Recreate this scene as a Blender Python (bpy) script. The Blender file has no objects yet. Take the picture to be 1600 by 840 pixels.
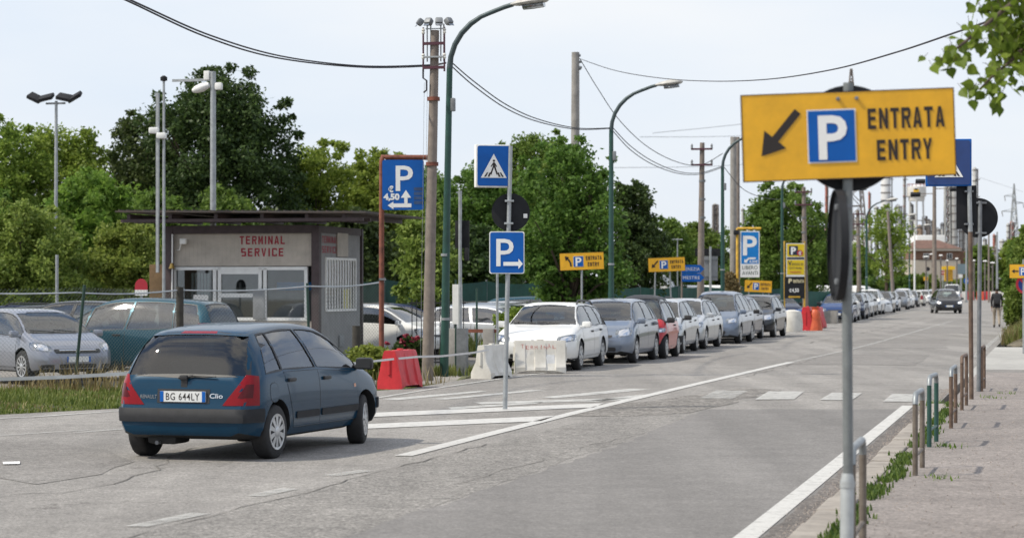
import bpy, bmesh, math, random
from mathutils import Vector, Matrix
from mathutils.bvhtree import BVHTree
R = math.radians
random.seed(7)
SC = bpy.context.scene
COL = SC.collection

# ------------------------------------------------------------------ camera, sky, sun, exposure
EYE = 1.75; F = 3600.0; HZ = 448.0          # eye height (m), focal length and horizon row in pixels of a 1600 px wide frame
cam = bpy.data.objects.new('camera', bpy.data.cameras.new('camera')); COL.objects.link(cam)
cam.location = (0, 0, EYE); cam.rotation_euler = (R(90), 0, 0)
cam.data.sensor_width = 36; cam.data.lens = 81; cam.data.shift_y = 0.0175
cam.data.clip_start = 0.1; cam.data.clip_end = 6000
cam.data.dof.use_dof = True; cam.data.dof.focus_distance = 30; cam.data.dof.aperture_fstop = 3.3
SC.camera = cam
SUN_EL, SUN_AZ = 50.0, -106.0               # azimuth clockwise from +Y
w = bpy.data.worlds.new('World'); SC.world = w; w.use_nodes = True
nt = w.node_tree; nt.nodes.clear()
sky = nt.nodes.new('ShaderNodeTexSky'); sky.sky_type = 'NISHITA'; sky.sun_disc = False
sky.sun_elevation = R(SUN_EL); sky.sun_rotation = R(SUN_AZ); sky.dust_density = 2.0; sky.air_density = 1.0
tc = nt.nodes.new('ShaderNodeTexCoord'); mp = nt.nodes.new('ShaderNodeMapping'); mp.inputs['Scale'].default_value = (2.0, 2.0, 7.0)
nz = nt.nodes.new('ShaderNodeTexNoise'); nz.inputs['Scale'].default_value = 1.6; nz.inputs['Detail'].default_value = 6
cr = nt.nodes.new('ShaderNodeValToRGB')
cr.color_ramp.elements[0].position = 0.35; cr.color_ramp.elements[0].color = (7.9, 8.7, 9.8, 1)
cr.color_ramp.elements[1].position = 0.7; cr.color_ramp.elements[1].color = (9.4, 9.6, 9.9, 1)
mx = nt.nodes.new('ShaderNodeMixRGB'); mx.inputs[0].default_value = 0.86
bg = nt.nodes.new('ShaderNodeBackground'); bg.inputs[1].default_value = 0.1
ow = nt.nodes.new('ShaderNodeOutputWorld')
L = nt.links.new
L(tc.outputs['Generated'], mp.inputs[0]); L(mp.outputs[0], nz.inputs['Vector']); L(nz.outputs[0], cr.inputs[0])
# hazy white near the horizon; broken cloud with blue gaps higher up
mp2 = nt.nodes.new('ShaderNodeMapping'); mp2.inputs['Scale'].default_value = (1.0, 1.0, 2.2)
n2 = nt.nodes.new('ShaderNodeTexNoise'); n2.inputs['Scale'].default_value = 2.6; n2.inputs['Detail'].default_value = 8; n2.inputs['Roughness'].default_value = .6
c2 = nt.nodes.new('ShaderNodeValToRGB'); c2.color_ramp.elements[0].position = .40; c2.color_ramp.elements[0].color = (2.6, 4.2, 7.2, 1)
c2.color_ramp.elements[1].position = .58; c2.color_ramp.elements[1].color = (12.5, 12.3, 12.0, 1)
sx = nt.nodes.new('ShaderNodeSeparateXYZ'); mr = nt.nodes.new('ShaderNodeMapRange'); mr.inputs['From Min'].default_value = .14; mr.inputs['From Max'].default_value = .42
m2 = nt.nodes.new('ShaderNodeMixRGB')
L(tc.outputs['Generated'], mp2.inputs[0]); L(mp2.outputs[0], n2.inputs['Vector']); L(n2.outputs[0], c2.inputs[0]); L(tc.outputs['Generated'], sx.inputs[0]); L(sx.outputs[2], mr.inputs[0])
L(mr.outputs[0], m2.inputs[0]); L(cr.outputs[0], m2.inputs[1]); L(c2.outputs[0], m2.inputs[2])
L(sky.outputs[0], mx.inputs[1]); L(m2.outputs[0], mx.inputs[2]); L(mx.outputs[0], bg.inputs[0]); L(bg.outputs[0], ow.inputs[0])
sun = bpy.data.objects.new('sun', bpy.data.lights.new('sun', 'SUN')); COL.objects.link(sun)
sun.data.energy = 3.7; sun.data.angle = R(1.2); sun.data.color = (1, .93, .80)
sd = Vector((math.sin(R(SUN_AZ)) * math.cos(R(SUN_EL)), math.cos(R(SUN_AZ)) * math.cos(R(SUN_EL)), math.sin(R(SUN_EL))))
sun.rotation_euler = sd.to_track_quat('Z', 'Y').to_euler(); sun.location = (-30, 10, 60)
SC.view_settings.view_transform = 'Standard'; SC.view_settings.look = 'None'
SC.view_settings.exposure = 0.10; SC.view_settings.gamma = 1; SC.view_settings.use_curve_mapping = False
SC.cycles.max_bounces = 8; SC.cycles.transparent_max_bounces = 24; SC.cycles.caustics_reflective = False; SC.cycles.caustics_refractive = False

# ------------------------------------------------------------------ survey helpers (photo measurements to metres)
def G(px, py):                               # a ground point seen at a pixel
    d = EYE * F / (py - HZ); return Vector(((px - 800) / F * d, d, 0))
def S(px, d, z=0):                           # a point at depth d in the direction of a pixel column
    return Vector(((px - 800) / F * d, d, z))
def ZP(py, d): return EYE + (HZ - py) / F * d    # height of a pixel row at depth d
def P3(px, py, d): return Vector(((px - 800) / F * d, d, ZP(py, d)))
RA = R(13.3)                                 # the road runs 13 degrees to the right of the view
U = Vector((math.sin(RA), math.cos(RA), 0)); V = Vector((math.cos(RA), -math.sin(RA), 0))
ROT = -RA                                    # rotz that turns local +Y onto the road direction

# ------------------------------------------------------------------ materials
MATS = {}
def nodes(m):
    m.use_nodes = True; t = m.node_tree
    return t, t.nodes['Principled BSDF'], t.links.new
def mat(name, col, rough=.6, metal=0., var=.14, scale=6., bump=0., coat=0., spec=.5, stain=None, emis=None, bscale=None):
    if name in MATS: return MATS[name]
    m = bpy.data.materials.new(name); t, b, ln = nodes(m)
    b.inputs['Roughness'].default_value = rough; b.inputs['Metallic'].default_value = metal
    b.inputs['Specular IOR Level'].default_value = spec; b.inputs['Coat Weight'].default_value = coat; b.inputs['Coat Roughness'].default_value = .04
    c4 = (*col, 1)
    tc = t.nodes.new('ShaderNodeTexCoord'); nz = t.nodes.new('ShaderNodeTexNoise')
    nz.inputs['Scale'].default_value = scale; nz.inputs['Detail'].default_value = 7; nz.inputs['Roughness'].default_value = .65
    ln(tc.outputs['Object'], nz.inputs['Vector'])
    rmp = t.nodes.new('ShaderNodeValToRGB')
    lo = stain if stain else tuple(c * (1 - var) for c in col)
    hi = tuple(min(1, c * (1 + var * .6)) for c in col)
    rmp.color_ramp.elements[0].position = .3; rmp.color_ramp.elements[0].color = (*lo, 1)
    rmp.color_ramp.elements[1].position = .62; rmp.color_ramp.elements[1].color = (*hi, 1)
    ln(nz.outputs[0], rmp.inputs[0]); ln(rmp.outputs[0], b.inputs['Base Color'])
    if bump:
        bp = t.nodes.new('ShaderNodeBump'); bp.inputs['Strength'].default_value = bump; bp.inputs['Distance'].default_value = .01
        n2 = t.nodes.new('ShaderNodeTexNoise'); n2.inputs['Scale'].default_value = bscale or scale * 6; n2.inputs['Detail'].default_value = 4
        ln(tc.outputs['Object'], n2.inputs['Vector']); ln(n2.outputs[0], bp.inputs['Height']); ln(bp.outputs[0], b.inputs['Normal'])
    if emis:
        b.inputs['Emission Color'].default_value = (*col, 1); b.inputs['Emission Strength'].default_value = emis
    MATS[name] = m; return m
def paint(name, col, metal=.25, rough=.32):
    if name in MATS: return MATS[name]
    m = mat(name, col, rough, metal, var=.06, scale=3, coat=.7, spec=.3); return m
def glass_mat(name, tint, refl=1.0, rough=.02, ior=1.9):
    m = bpy.data.materials.new(name); t, b, ln = nodes(m); t.nodes.remove(b); out = t.nodes['Material Output']
    tr = t.nodes.new('ShaderNodeBsdfTransparent'); tr.inputs[0].default_value = (*tint, 1)
    gl = t.nodes.new('ShaderNodeBsdfGlossy'); gl.inputs['Roughness'].default_value = rough; gl.inputs[0].default_value = (refl, refl, refl, 1)
    fr = t.nodes.new('ShaderNodeFresnel'); fr.inputs[0].default_value = ior
    ms = t.nodes.new('ShaderNodeMixShader'); ln(fr.outputs[0], ms.inputs[0]); ln(tr.outputs[0], ms.inputs[1]); ln(gl.outputs[0], ms.inputs[2]); ln(ms.outputs[0], out.inputs[0])
    MATS[name] = m; return m
def leaf_mat(name, dark, light, trans=.35):
    m = bpy.data.materials.new(name); t, b, ln = nodes(m); out = t.nodes['Material Output']
    ge = t.nodes.new('ShaderNodeNewGeometry'); rmp = t.nodes.new('ShaderNodeValToRGB')
    rmp.color_ramp.elements[0].color = (*dark, 1); rmp.color_ramp.elements[1].color = (*light, 1)
    oi = t.nodes.new('ShaderNodeObjectInfo'); hs = t.nodes.new('ShaderNodeHueSaturation')
    ma = t.nodes.new('ShaderNodeMath'); ma.operation = 'MULTIPLY_ADD'; ma.inputs[1].default_value = .035; ma.inputs[2].default_value = .49
    ln(oi.outputs['Random'], ma.inputs[0]); ln(ma.outputs[0], hs.inputs['Hue'])
    ln(ge.outputs['Random Per Island'], rmp.inputs[0]); ln(rmp.outputs[0], hs.inputs['Color'])
    b.inputs['Roughness'].default_value = .5; b.inputs['Specular IOR Level'].default_value = .25
    ln(hs.outputs[0], b.inputs['Base Color'])
    tl = t.nodes.new('ShaderNodeBsdfTranslucent'); ln(hs.outputs[0], tl.inputs[0])
    ms = t.nodes.new('ShaderNodeMixShader'); ms.inputs[0].default_value = trans
    ln(b.outputs[0], ms.inputs[1]); ln(tl.outputs[0], ms.inputs[2]); ln(ms.outputs[0], out.inputs[0])
    MATS[name] = m; return m
def asphalt(name, base, speck, patch, crack=.5, cscale=.35, fine=90, track=0.):
    m = bpy.data.materials.new(name); t, b, ln = nodes(m); N = t.nodes.new
    tc = N('ShaderNodeTexCoord'); b.inputs['Roughness'].default_value = .88; b.inputs['Specular IOR Level'].default_value = .3
    def noise(s, d=5, r=.6):
        n = N('ShaderNodeTexNoise'); n.inputs['Scale'].default_value = s; n.inputs['Detail'].default_value = d; n.inputs['Roughness'].default_value = r
        ln(tc.outputs['Object'], n.inputs['Vector']); return n
    def ramp(src, a, b_, p0=.35, p1=.65):
        r = N('ShaderNodeValToRGB'); r.color_ramp.elements[0].position = p0; r.color_ramp.elements[1].position = p1
        r.color_ramp.elements[0].color = (*a, 1); r.color_ramp.elements[1].color = (*b_, 1); ln(src, r.inputs[0]); return r
    def mul(a, c, fac=1.):
        x = N('ShaderNodeMixRGB'); x.blend_type = 'MULTIPLY'; x.inputs[0].default_value = fac; ln(a, x.inputs[1]); ln(c, x.inputs[2]); return x.outputs[0]
    big = ramp(noise(.13, 6, .7).outputs[0], tuple(c * (1 - patch) for c in base), tuple(c * (1 + patch * .6) for c in base), .36, .64)
    mid = ramp(noise(1.7, 6, .75).outputs[0], (1 - patch,) * 3, (1 + patch * .5,) * 3)
    fn = noise(fine, 3, .7); fin = ramp(fn.outputs[0], (1 - speck,) * 3, (1 + speck,) * 3, .32, .68)
    f2 = noise(fine * .28, 3, .7); fin2 = ramp(f2.outputs[0], (1 - speck * .48,) * 3, (1 + speck * .36,) * 3, .32, .68)
    mpn = N('ShaderNodeMapping'); mpn.inputs['Rotation'].default_value = (0, 0, RA); mpn.inputs['Scale'].default_value = (1.0, .035, 1); ln(tc.outputs['Object'], mpn.inputs[0])
    tn = N('ShaderNodeTexNoise'); tn.inputs['Scale'].default_value = 1.15; tn.inputs['Detail'].default_value = 4; ln(mpn.outputs[0], tn.inputs['Vector'])
    trk = ramp(tn.outputs[0], (1 - track,) * 3, (1 + track * .6,) * 3, .38, .62)                         # bands polished by tyres along the road
    oil = ramp(noise(.55, 4, .6).outputs[0], (1, 1, 1), (.72, .70, .68), .66, .74)                        # scattered oil and damp stains
    c = mul(mul(mul(mul(mul(big.outputs[0], mid.outputs[0]), fin.outputs[0]), fin2.outputs[0]), trk.outputs[0]), oil.outputs[0], .0 if track == 0 else .7)
    if crack:
        vo = N('ShaderNodeTexVoronoi'); vo.feature = 'DISTANCE_TO_EDGE'; vo.inputs['Scale'].default_value = cscale
        wn = noise(.8, 5, .7); va = N('ShaderNodeVectorMath'); va.operation = 'MULTIPLY_ADD'; va.inputs[1].default_value = (2.2,) * 3
        ln(wn.outputs['Color'], va.inputs[0]); ln(tc.outputs['Object'], va.inputs[2]); ln(va.outputs[0], vo.inputs['Vector'])
        mask = noise(.22, 3); ck = ramp(vo.outputs['Distance'], (.45, .44, .43), (1, 1, 1), .002, .009)
        cm = ramp(mask.outputs[0], (0, 0, 0), (crack,) * 3, .47, .56)
        x = N('ShaderNodeMixRGB'); x.blend_type = 'MULTIPLY'; ln(cm.outputs[0], x.inputs[0]); ln(c, x.inputs[1]); ln(ck.outputs[0], x.inputs[2]); c = x.outputs[0]
    ln(c, b.inputs['Base Color'])
    bp = N('ShaderNodeBump'); bp.inputs['Strength'].default_value = .5; bp.inputs['Distance'].default_value = .006
    ln(fn.outputs[0], bp.inputs['Height']); ln(bp.outputs[0], b.inputs['Normal'])
    MATS[name] = m; return m
def worn_paint(name, col, wear=.5, scale=5., lo=.06, hi=.95):
    """road paint that has worn through: patches of it are transparent"""
    m = bpy.data.materials.new(name); t, b, ln = nodes(m); N = t.nodes.new; out = t.nodes['Material Output']
    tc = N('ShaderNodeTexCoord'); b.inputs['Roughness'].default_value = .8
    n = N('ShaderNodeTexNoise'); n.inputs['Scale'].default_value = scale; n.inputs['Detail'].default_value = 9; n.inputs['Roughness'].default_value = .78
    ln(tc.outputs['Object'], n.inputs['Vector'])
    r = N('ShaderNodeValToRGB'); p = .30 + .3 * wear
    r.color_ramp.elements[0].position = p - .10; r.color_ramp.elements[1].position = p + .16
    r.color_ramp.elements[0].color = (lo, lo, lo, 1); r.color_ramp.elements[1].color = (hi, hi, hi, 1); ln(n.outputs[0], r.inputs[0])
    n2 = N('ShaderNodeTexNoise'); n2.inputs['Scale'].default_value = 40; ln(tc.outputs['Object'], n2.inputs['Vector'])
    r2 = N('ShaderNodeValToRGB'); r2.color_ramp.elements[0].color = (*[c * .72 for c in col], 1); r2.color_ramp.elements[1].color = (*col, 1); ln(n2.outputs[0], r2.inputs[0])
    ln(r2.outputs[0], b.inputs['Base Color'])
    tr = N('ShaderNodeBsdfTransparent'); ms = N('ShaderNodeMixShader'); ln(r.outputs[0], ms.inputs[0]); ln(tr.outputs[0], ms.inputs[1]); ln(b.outputs[0], ms.inputs[2]); ln(ms.outputs[0], out.inputs[0])
    MATS[name] = m; return m

# ------------------------------------------------------------------ mesh builder
class MB:
    def __init__(s): s.v = []; s.f = []; s.m = []; s.cur = 0
    def add(s, vs, fs):
        o = len(s.v); s.v.extend(tuple(v) for v in vs)
        for f in fs: s.f.append([i + o for i in f]); s.m.append(s.cur)
        return s
    def box(s, c, size, rz=0., rx=0., ry=0., bev=0.):
        hx, hy, hz = (k / 2 for k in size)
        M = Matrix.Translation(c) @ Matrix.Rotation(rz, 4, 'Z') @ Matrix.Rotation(ry, 4, 'Y') @ Matrix.Rotation(rx, 4, 'X')
        if bev and bev < min(hx, hy, hz):
            bm = bmesh.new(); bmesh.ops.create_cube(bm, size=1)
            bmesh.ops.scale(bm, vec=size, verts=bm.verts)
            bmesh.ops.bevel(bm, geom=bm.edges[:], offset=bev, segments=2, affect='EDGES', profile=.6)
            bm.transform(M); bm.verts.index_update()
            s.add([v.co for v in bm.verts], [[v.index for v in f.verts] for f in bm.faces]); bm.free(); return s
        vs = [M @ Vector((x, y, z)) for x in (-hx, hx) for y in (-hy, hy) for z in (-hz, hz)]
        return s.add(vs, [(0, 1, 3, 2), (4, 6, 7, 5), (0, 4, 5, 1), (2, 3, 7, 6), (0, 2, 6, 4), (1, 5, 7, 3)])
    def tube(s, pts, r, n=10, cap=True):
        pts = [Vector(p) for p in pts]; k = len(pts); rr = r if isinstance(r, (list, tuple)) else [r] * k
        vs = []; up = None
        for i, p in enumerate(pts):
            t = (pts[min(i + 1, k - 1)] - pts[max(i - 1, 0)]).normalized()
            if up is None: up = Vector((0, 0, 1)) if abs(t.z) < .9 else Vector((1, 0, 0))
            a = t.cross(up).normalized(); b_ = a.cross(t).normalized(); up = b_
            for j in range(n):
                an = 2 * math.pi * j / n; vs.append(p + (a * math.cos(an) + b_ * math.sin(an)) * rr[i])
        fs = [[i * n + j, i * n + (j + 1) % n, (i + 1) * n + (j + 1) % n, (i + 1) * n + j] for i in range(k - 1) for j in range(n)]
        if cap: fs += [list(range(n))[::-1], [(k - 1) * n + j for j in range(n)]]
        return s.add(vs, fs)
    def lathe(s, prof, c=(0, 0, 0), axis='Z', n=24, close=True):
        """prof: list of (radius, height) along the axis"""
        vs = []; c = Vector(c)
        for r, h in prof:
            for j in range(n):
                a = 2 * math.pi * j / n; x, y = r * math.cos(a), r * math.sin(a)
                p = {'Z': (x, y, h), 'Y': (x, h, y), 'X': (h, x, y)}[axis]; vs.append(c + Vector(p))
        k = len(prof)
        fs = [[i * n + j, i * n + (j + 1) % n, (i + 1) * n + (j + 1) % n, (i + 1) * n + j] for i in range(k - 1) for j in range(n)]
        if close: fs += [list(range(n))[::-1], [(k - 1) * n + j for j in range(n)]]
        return s.add(vs, fs)
    def prism(s, poly, y0, y1, M=None):
        """polygon in x,z pushed from y0 to y1"""
        n = len(poly); vs = [Vector((p[0], y0, p[1])) for p in poly] + [Vector((p[0], y1, p[1])) for p in poly]
        if M: vs = [M @ v for v in vs]
        return s.add(vs, [list(range(n)), [n + i for i in range(n)][::-1]] + [[i, i + n, (i + 1) % n + n, (i + 1) % n] for i in range(n)])
    def sheet(s, poly, z):
        return s.add([(p[0], p[1], z) for p in poly], [list(range(len(poly)))])
    def move(s, off):
        o = Vector(off); s.v = [tuple(Vector(v) + o) for v in s.v]; return s
    def xf(s, M): s.v = [tuple(M @ Vector(v)) for v in s.v]; return s
    def build(s, name, m, parent=None, smooth=40, org=None):
        me = bpy.data.meshes.new(name)
        vs = s.v if org is None else [tuple(Vector(v) - Vector(org)) for v in s.v]
        me.from_pydata(vs, [], s.f)
        for mm in (m if isinstance(m, (list, tuple)) else [m]): me.materials.append(mm)
        if any(s.m): me.polygons.foreach_set('material_index', s.m)
        bm = bmesh.new(); bm.from_mesh(me); bmesh.ops.recalc_face_normals(bm, faces=bm.faces[:]); bm.to_mesh(me); bm.free()
        if smooth:
            me.polygons.foreach_set('use_smooth', [True] * len(me.polygons)); me.set_sharp_from_angle(angle=R(smooth))
        o = bpy.data.objects.new(name, me); COL.objects.link(o)
        if parent: o.parent = parent
        if org is not None and parent is None: o.location = org
        return o
def tag(o, label=None, cat=None, group=None, kind=None):
    if label: o['label'] = label
    if cat: o['category'] = cat
    if group: o['group'] = group
    if kind: o['kind'] = kind
    return o
def thing(name, label, cat, loc=(0, 0, 0), rz=0., group=None):
    o = bpy.data.objects.new(name, None); o.empty_display_size = .3; COL.objects.link(o)
    o.location = loc; o.rotation_euler = (0, 0, rz); return tag(o, label, cat, group)
def copy_tree(o, parent=None, skip=()):
    c = o.copy(); COL.objects.link(c)
    if parent: c.parent = parent
    for ch in o.children:
        if ch.name.split('.')[0] in skip: continue
        copy_tree(ch, c, skip)
    return c
TXT = {}
def text_geo(s, bold=0., sx=1., spacing=1.):
    """flat outline letters as verts, faces, width; cap height 1, baseline 0, centred in x"""
    key = (s, bold, sx, spacing)
    if key not in TXT:
        cu = bpy.data.curves.new('lettering', 'FONT'); cu.body = s; cu.size = 1; cu.offset = bold; cu.resolution_u = 3; cu.space_character = spacing
        ob = bpy.data.objects.new('lettering', cu); COL.objects.link(ob)
        bpy.context.view_layer.update()
        me = bpy.data.meshes.new_from_object(ob.evaluated_get(bpy.context.evaluated_depsgraph_get()))
        vs = [v.co.copy() for v in me.vertices]; fs = [list(p.vertices) for p in me.polygons]
        bpy.data.objects.remove(ob); bpy.data.curves.remove(cu); bpy.data.meshes.remove(me)
        x0 = min(v.x for v in vs); x1 = max(v.x for v in vs); hy = .73
        TXT[key] = ([(((v.x - (x0 + x1) / 2) / hy) * sx, v.y / hy) for v in vs], fs, (x1 - x0) / hy * sx)
    return TXT[key]
BLK = {}
def _blk():
    w_ = .31; h = .185
    def bar(x0, z0, x1, z1): return [(x0, z0), (x1, z0), (x1, z1), (x0, z1)]
    L_ = bar(0, 0, w_, 1); e = .10
    BLK['E'] = [L_, bar(w_, 0, .92, h), bar(w_, .42, .86, .42 + h), bar(w_, 1 - h, .92, 1)]
    BLK['L'] = [L_, bar(w_, 0, .90, h)]
    BLK['T'] = [bar(.5 - w_ / 2, 0, .5 + w_ / 2, 1 - h), bar(.02, 1 - h, .98, 1)]
    BLK['I'] = [bar(.5 - w_ / 2, 0, .5 + w_ / 2, 1)]
    BLK['N'] = [L_, bar(1 - w_, 0, 1, 1), [(w_, 1), (w_, .62), (1 - w_, 0), (1 - w_, .38)]]
    BLK['M'] = [L_, bar(1 - w_, 0, 1, 1), [(w_, 1), (w_, .58), (.5, .12), (.5, .50)], [(1 - w_, 1), (.5, .50), (.5, .12), (1 - w_, .58)]]
    BLK['A'] = [[(0, 0), (w_, 0), (.5, .80), (.5, 1), (.34, 1)], [(1, 0), (.66, 1), (.5, 1), (.5, .80), (1 - w_, 0)], [(.36, .20), (.64, .20), (.585, .36), (.415, .36)]]
    BLK['V'] = [[(0, 1), (.36, 0), (.5, 0), (.5, .22), (w_, 1)], [(1, 1), (1 - w_, 1), (.5, .22), (.5, 0), (.64, 0)]]
    BLK['Y'] = [bar(.5 - w_ / 2, 0, .5 + w_ / 2, .40), [(0, 1), (.5 - w_ / 2, .40), (.5, .40), (.5, .58), (w_, 1)], [(1, 1), (1 - w_, 1), (.5, .58), (.5, .40), (.5 + w_ / 2, .40)]]
    BLK['R'] = [L_, bar(w_, 1 - h, .80, 1), bar(w_, .42, .72, .42 + h), [(.80, 1), (.80, 1 - h), (.72, .76), (.72, .66), (.72, .42), (.86, .46), (1, .60), (1, .88), (.92, .97)], [(.48, .42), (.72, 0), (1, 0), (.76, .42)]]
    BLK['P'] = [L_, bar(w_, 1 - h, .74, 1), bar(w_, .38, .74, .38 + h), [(.74, 1), (.74, 1 - h), (.745, .38 + h), (.74, .38), (.90, .42), (1, .54), (1, .84), (.90, .96)]]
    BLK['S'] = [bar(.12, 0, .88, h), bar(.12, .42, .88, .42 + h), bar(.12, 1 - h, .88, 1), [(0, .48), (.12, .42), (.12, .42 + h), (w_, .42 + h), (w_, 1 - h), (.12, 1 - h), (.12, 1), (0, .92)], [(1, .53), (.88, .42 + h), (.88, .42), (1 - w_, .42), (1 - w_, h), (.88, h), (.88, 0), (1, .08)]]
    BLK['C'] = [[(0, .10), (.14, 0), (w_, 0), (w_, 1), (.14, 1), (0, .90)], bar(w_, 0, .88, h), bar(w_, 1 - h, .88, 1), [(.88, 0), (1, .10), (1, .30), (1 - w_ * .6, .30), (1 - w_ * .6, h), (.88, h)], [(.88, 1), (.88, 1 - h), (1 - w_ * .6, 1 - h), (1 - w_ * .6, .70), (1, .70), (1, .90)]]
_blk()
def add_block(mb, s, cx, z, h, width, y=-.006, gap=.24, M=None):
    """condensed heavy capitals built from butting strokes"""
    n = len(s); wd = [.42 if c == 'I' else 1. for c in s]; tot = sum(wd) + gap * (n - 1); k = width / tot; x = cx - width / 2
    for c, w_ in zip(s, wd):
        for p in BLK[c]:
            q = [Vector((x + ((px - .5) * 1. + w_ / 2) * k, y, z + pz * h)) for px, pz in p]; mb.add([M @ v for v in q] if M else q, [list(range(len(q)))])
        x += (w_ + gap) * k
def add_text(mb, s, cx, z, h, width=None, y=-.006, bold=.02, M=None, spacing=1., roll=0.):
    """letters on the x,z plane facing -y; z is the baseline"""
    vs, fs, w0 = text_geo(s, bold, 1., spacing); sx = h if width is None else width / w0
    ca, sa = math.cos(roll), math.sin(roll); out = []
    for x, zz in vs:
        a, b_ = x * sx, zz * h; p = Vector((cx + a * ca - b_ * sa, y, z + a * sa + b_ * ca)); out.append(M @ p if M else p)
    mb.add(out, fs)
def arrow_poly(x0, z0, x1, z1, w, hw, hl):
    a = Vector((x0, z0)); b_ = Vector((x1, z1)); d = (b_ - a).normalized(); n = Vector((-d.y, d.x)); c = b_ - d * hl
    return [tuple(p) for p in (a + n * w, c + n * w, c + n * hw, b_, c - n * hw, c - n * w, a - n * w)]
def flat(mb, poly, y): mb.add([(p[0], y, p[1]) for p in poly], [list(range(len(poly)))])
def circle(cx, cz, r, n=32, a0=0., a1=360.):
    k = n if a1 - a0 >= 360 else n + 1
    return [(cx + r * math.cos(R(a0 + (a1 - a0) * i / n)), cz + r * math.sin(R(a0 + (a1 - a0) * i / n))) for i in range(k)]
def rrect(cx, cz, w_, h_, r):
    o = []
    for qx, qz, a in ((1, 1, 0), (-1, 1, 90), (-1, -1, 180), (1, -1, 270)):
        for i in range(4): o.append((cx + qx * (w_ / 2 - r) + r * math.cos(R(a + 30 * i)), cz + qz * (h_ / 2 - r) + r * math.sin(R(a + 30 * i))))
    return o
def lerp(a, b_, t): return a + (b_ - a) * t
def interp(tab, x):
    if x <= tab[0][0]: return tab[0][1]
    for (x0, y0), (x1, y1) in zip(tab, tab[1:]):
        if x <= x1: return lerp(y0, y1, (x - x0) / (x1 - x0))
    return tab[-1][1]
def smooth_tab(tab, n=4):
    """Catmull style rounding of a polyline so profiles bend softly"""
    for _ in range(n):
        o = [tab[0]]
        for a, b_ in zip(tab, tab[1:]):
            o += [(lerp(a[0], b_[0], .25), lerp(a[1], b_[1], .25)), (lerp(a[0], b_[0], .75), lerp(a[1], b_[1], .75))]
        tab = o + [tab[-1]]
    return tab

# ------------------------------------------------------------------ shared materials
m_white = mat('white_paint', (.78, .78, .76), .5, var=.1)
m_black = mat('black_plastic', (.022, .022, .024), .5, var=.2)
m_dark = mat('dark_interior', (.018, .019, .02), .7, var=.3)
m_rubber = mat('tyre_rubber', (.021, .021, .022), .8, var=.3, scale=20)
m_chrome = mat('chrome', (.72, .72, .73), .18, 1., var=.05)
m_alloy = mat('wheel_silver', (.52, .53, .54), .35, .6, var=.12, scale=12)
m_lamp_red = mat('tail_lamp_red', (.22, .003, .008), .3, var=.1, coat=.15, spec=.2)
m_lamp_dim = mat('tail_lamp_smoky', (.085, .004, .007), .3, var=.1, coat=.15, spec=.2)
m_lamp_org = mat('indicator_amber', (.5, .13, .02), .2, var=.1, coat=1)
m_lens = mat('headlamp_lens', (.27, .29, .31), .1, .75, var=.6, scale=16, coat=.6)
m_lit = mat('headlamp_lit', (1., .97, .9), .2, emis=1.3)
m_glass = glass_mat('car_glass', (.74, .83, .80))
m_glass_side = glass_mat('side_glass', (.74, .83, .80), ior=2.4)
m_glass_dark = glass_mat('rear_window_glass', (.34, .39, .38), ior=1.75)
m_room_glass = glass_mat('booth_glass', (.8, .85, .86), ior=1.8)
m_galv = mat('galvanised_steel', (.36, .38, .39), .5, .55, var=.22, scale=9)
m_galv_dark = mat('weathered_steel', (.20, .21, .22), .55, .4, var=.25, scale=9)
m_rust = mat('rusty_paint', (.19, .062, .038), .75, var=.4, scale=7, stain=(.09, .03, .02), bump=.3)
m_brown = mat('rusty_brown_tube', (.155, .105, .075), .65, .25, var=.35, scale=9, stain=(.075, .05, .038), bump=.2)
m_green = mat('green_post_paint', (.018, .068, .054), .5, var=.25, scale=5)
m_green_dk = mat('dark_green_paint', (.016, .05, .036), .5, var=.25)
m_concrete = mat('pole_concrete', (.22, .185, .16), .9, var=.25, scale=5, bump=.4)
m_conc_grey = mat('grey_concrete', (.29, .275, .255), .9, var=.25, scale=4, bump=.4)
m_signback = mat('sign_back_dark', (.022, .023, .026), .7, var=.2, scale=6, spec=.2)
m_signgrey = mat('sign_back_grey', (.26, .27, .28), .6, .3, var=.15)
m_blue = mat('sign_blue', (.004, .10, .40), .45, var=.12, scale=4, spec=.25)
m_blue_lt = mat('panel_light_blue', (.01, .20, .56), .45, var=.1, spec=.25)
m_yellow = mat('sign_yellow', (.76, .395, .008), .42, var=.16, scale=4, coat=.15)
m_letter = mat('letter_black', (.02, .014, .012), .6, var=.1)
m_reflex = mat('letter_white', (.80, .80, .78), .5, var=.07)
m_plate = mat('plate_white', (.70, .71, .70), .45, var=.06)
m_wire = mat('cable_black', (.04, .04, .05), .7)
m_red_plastic = mat('red_barrier_plastic', (.52, .022, .03), .5, var=.2, scale=5)
m_white_plastic = mat('white_barrier_plastic', (.64, .62, .57), .55, var=.12, scale=3, stain=(.50, .475, .42))
m_bark = mat('bark', (.085, .062, .045), .95, var=.4, scale=6, bump=.8)
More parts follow.
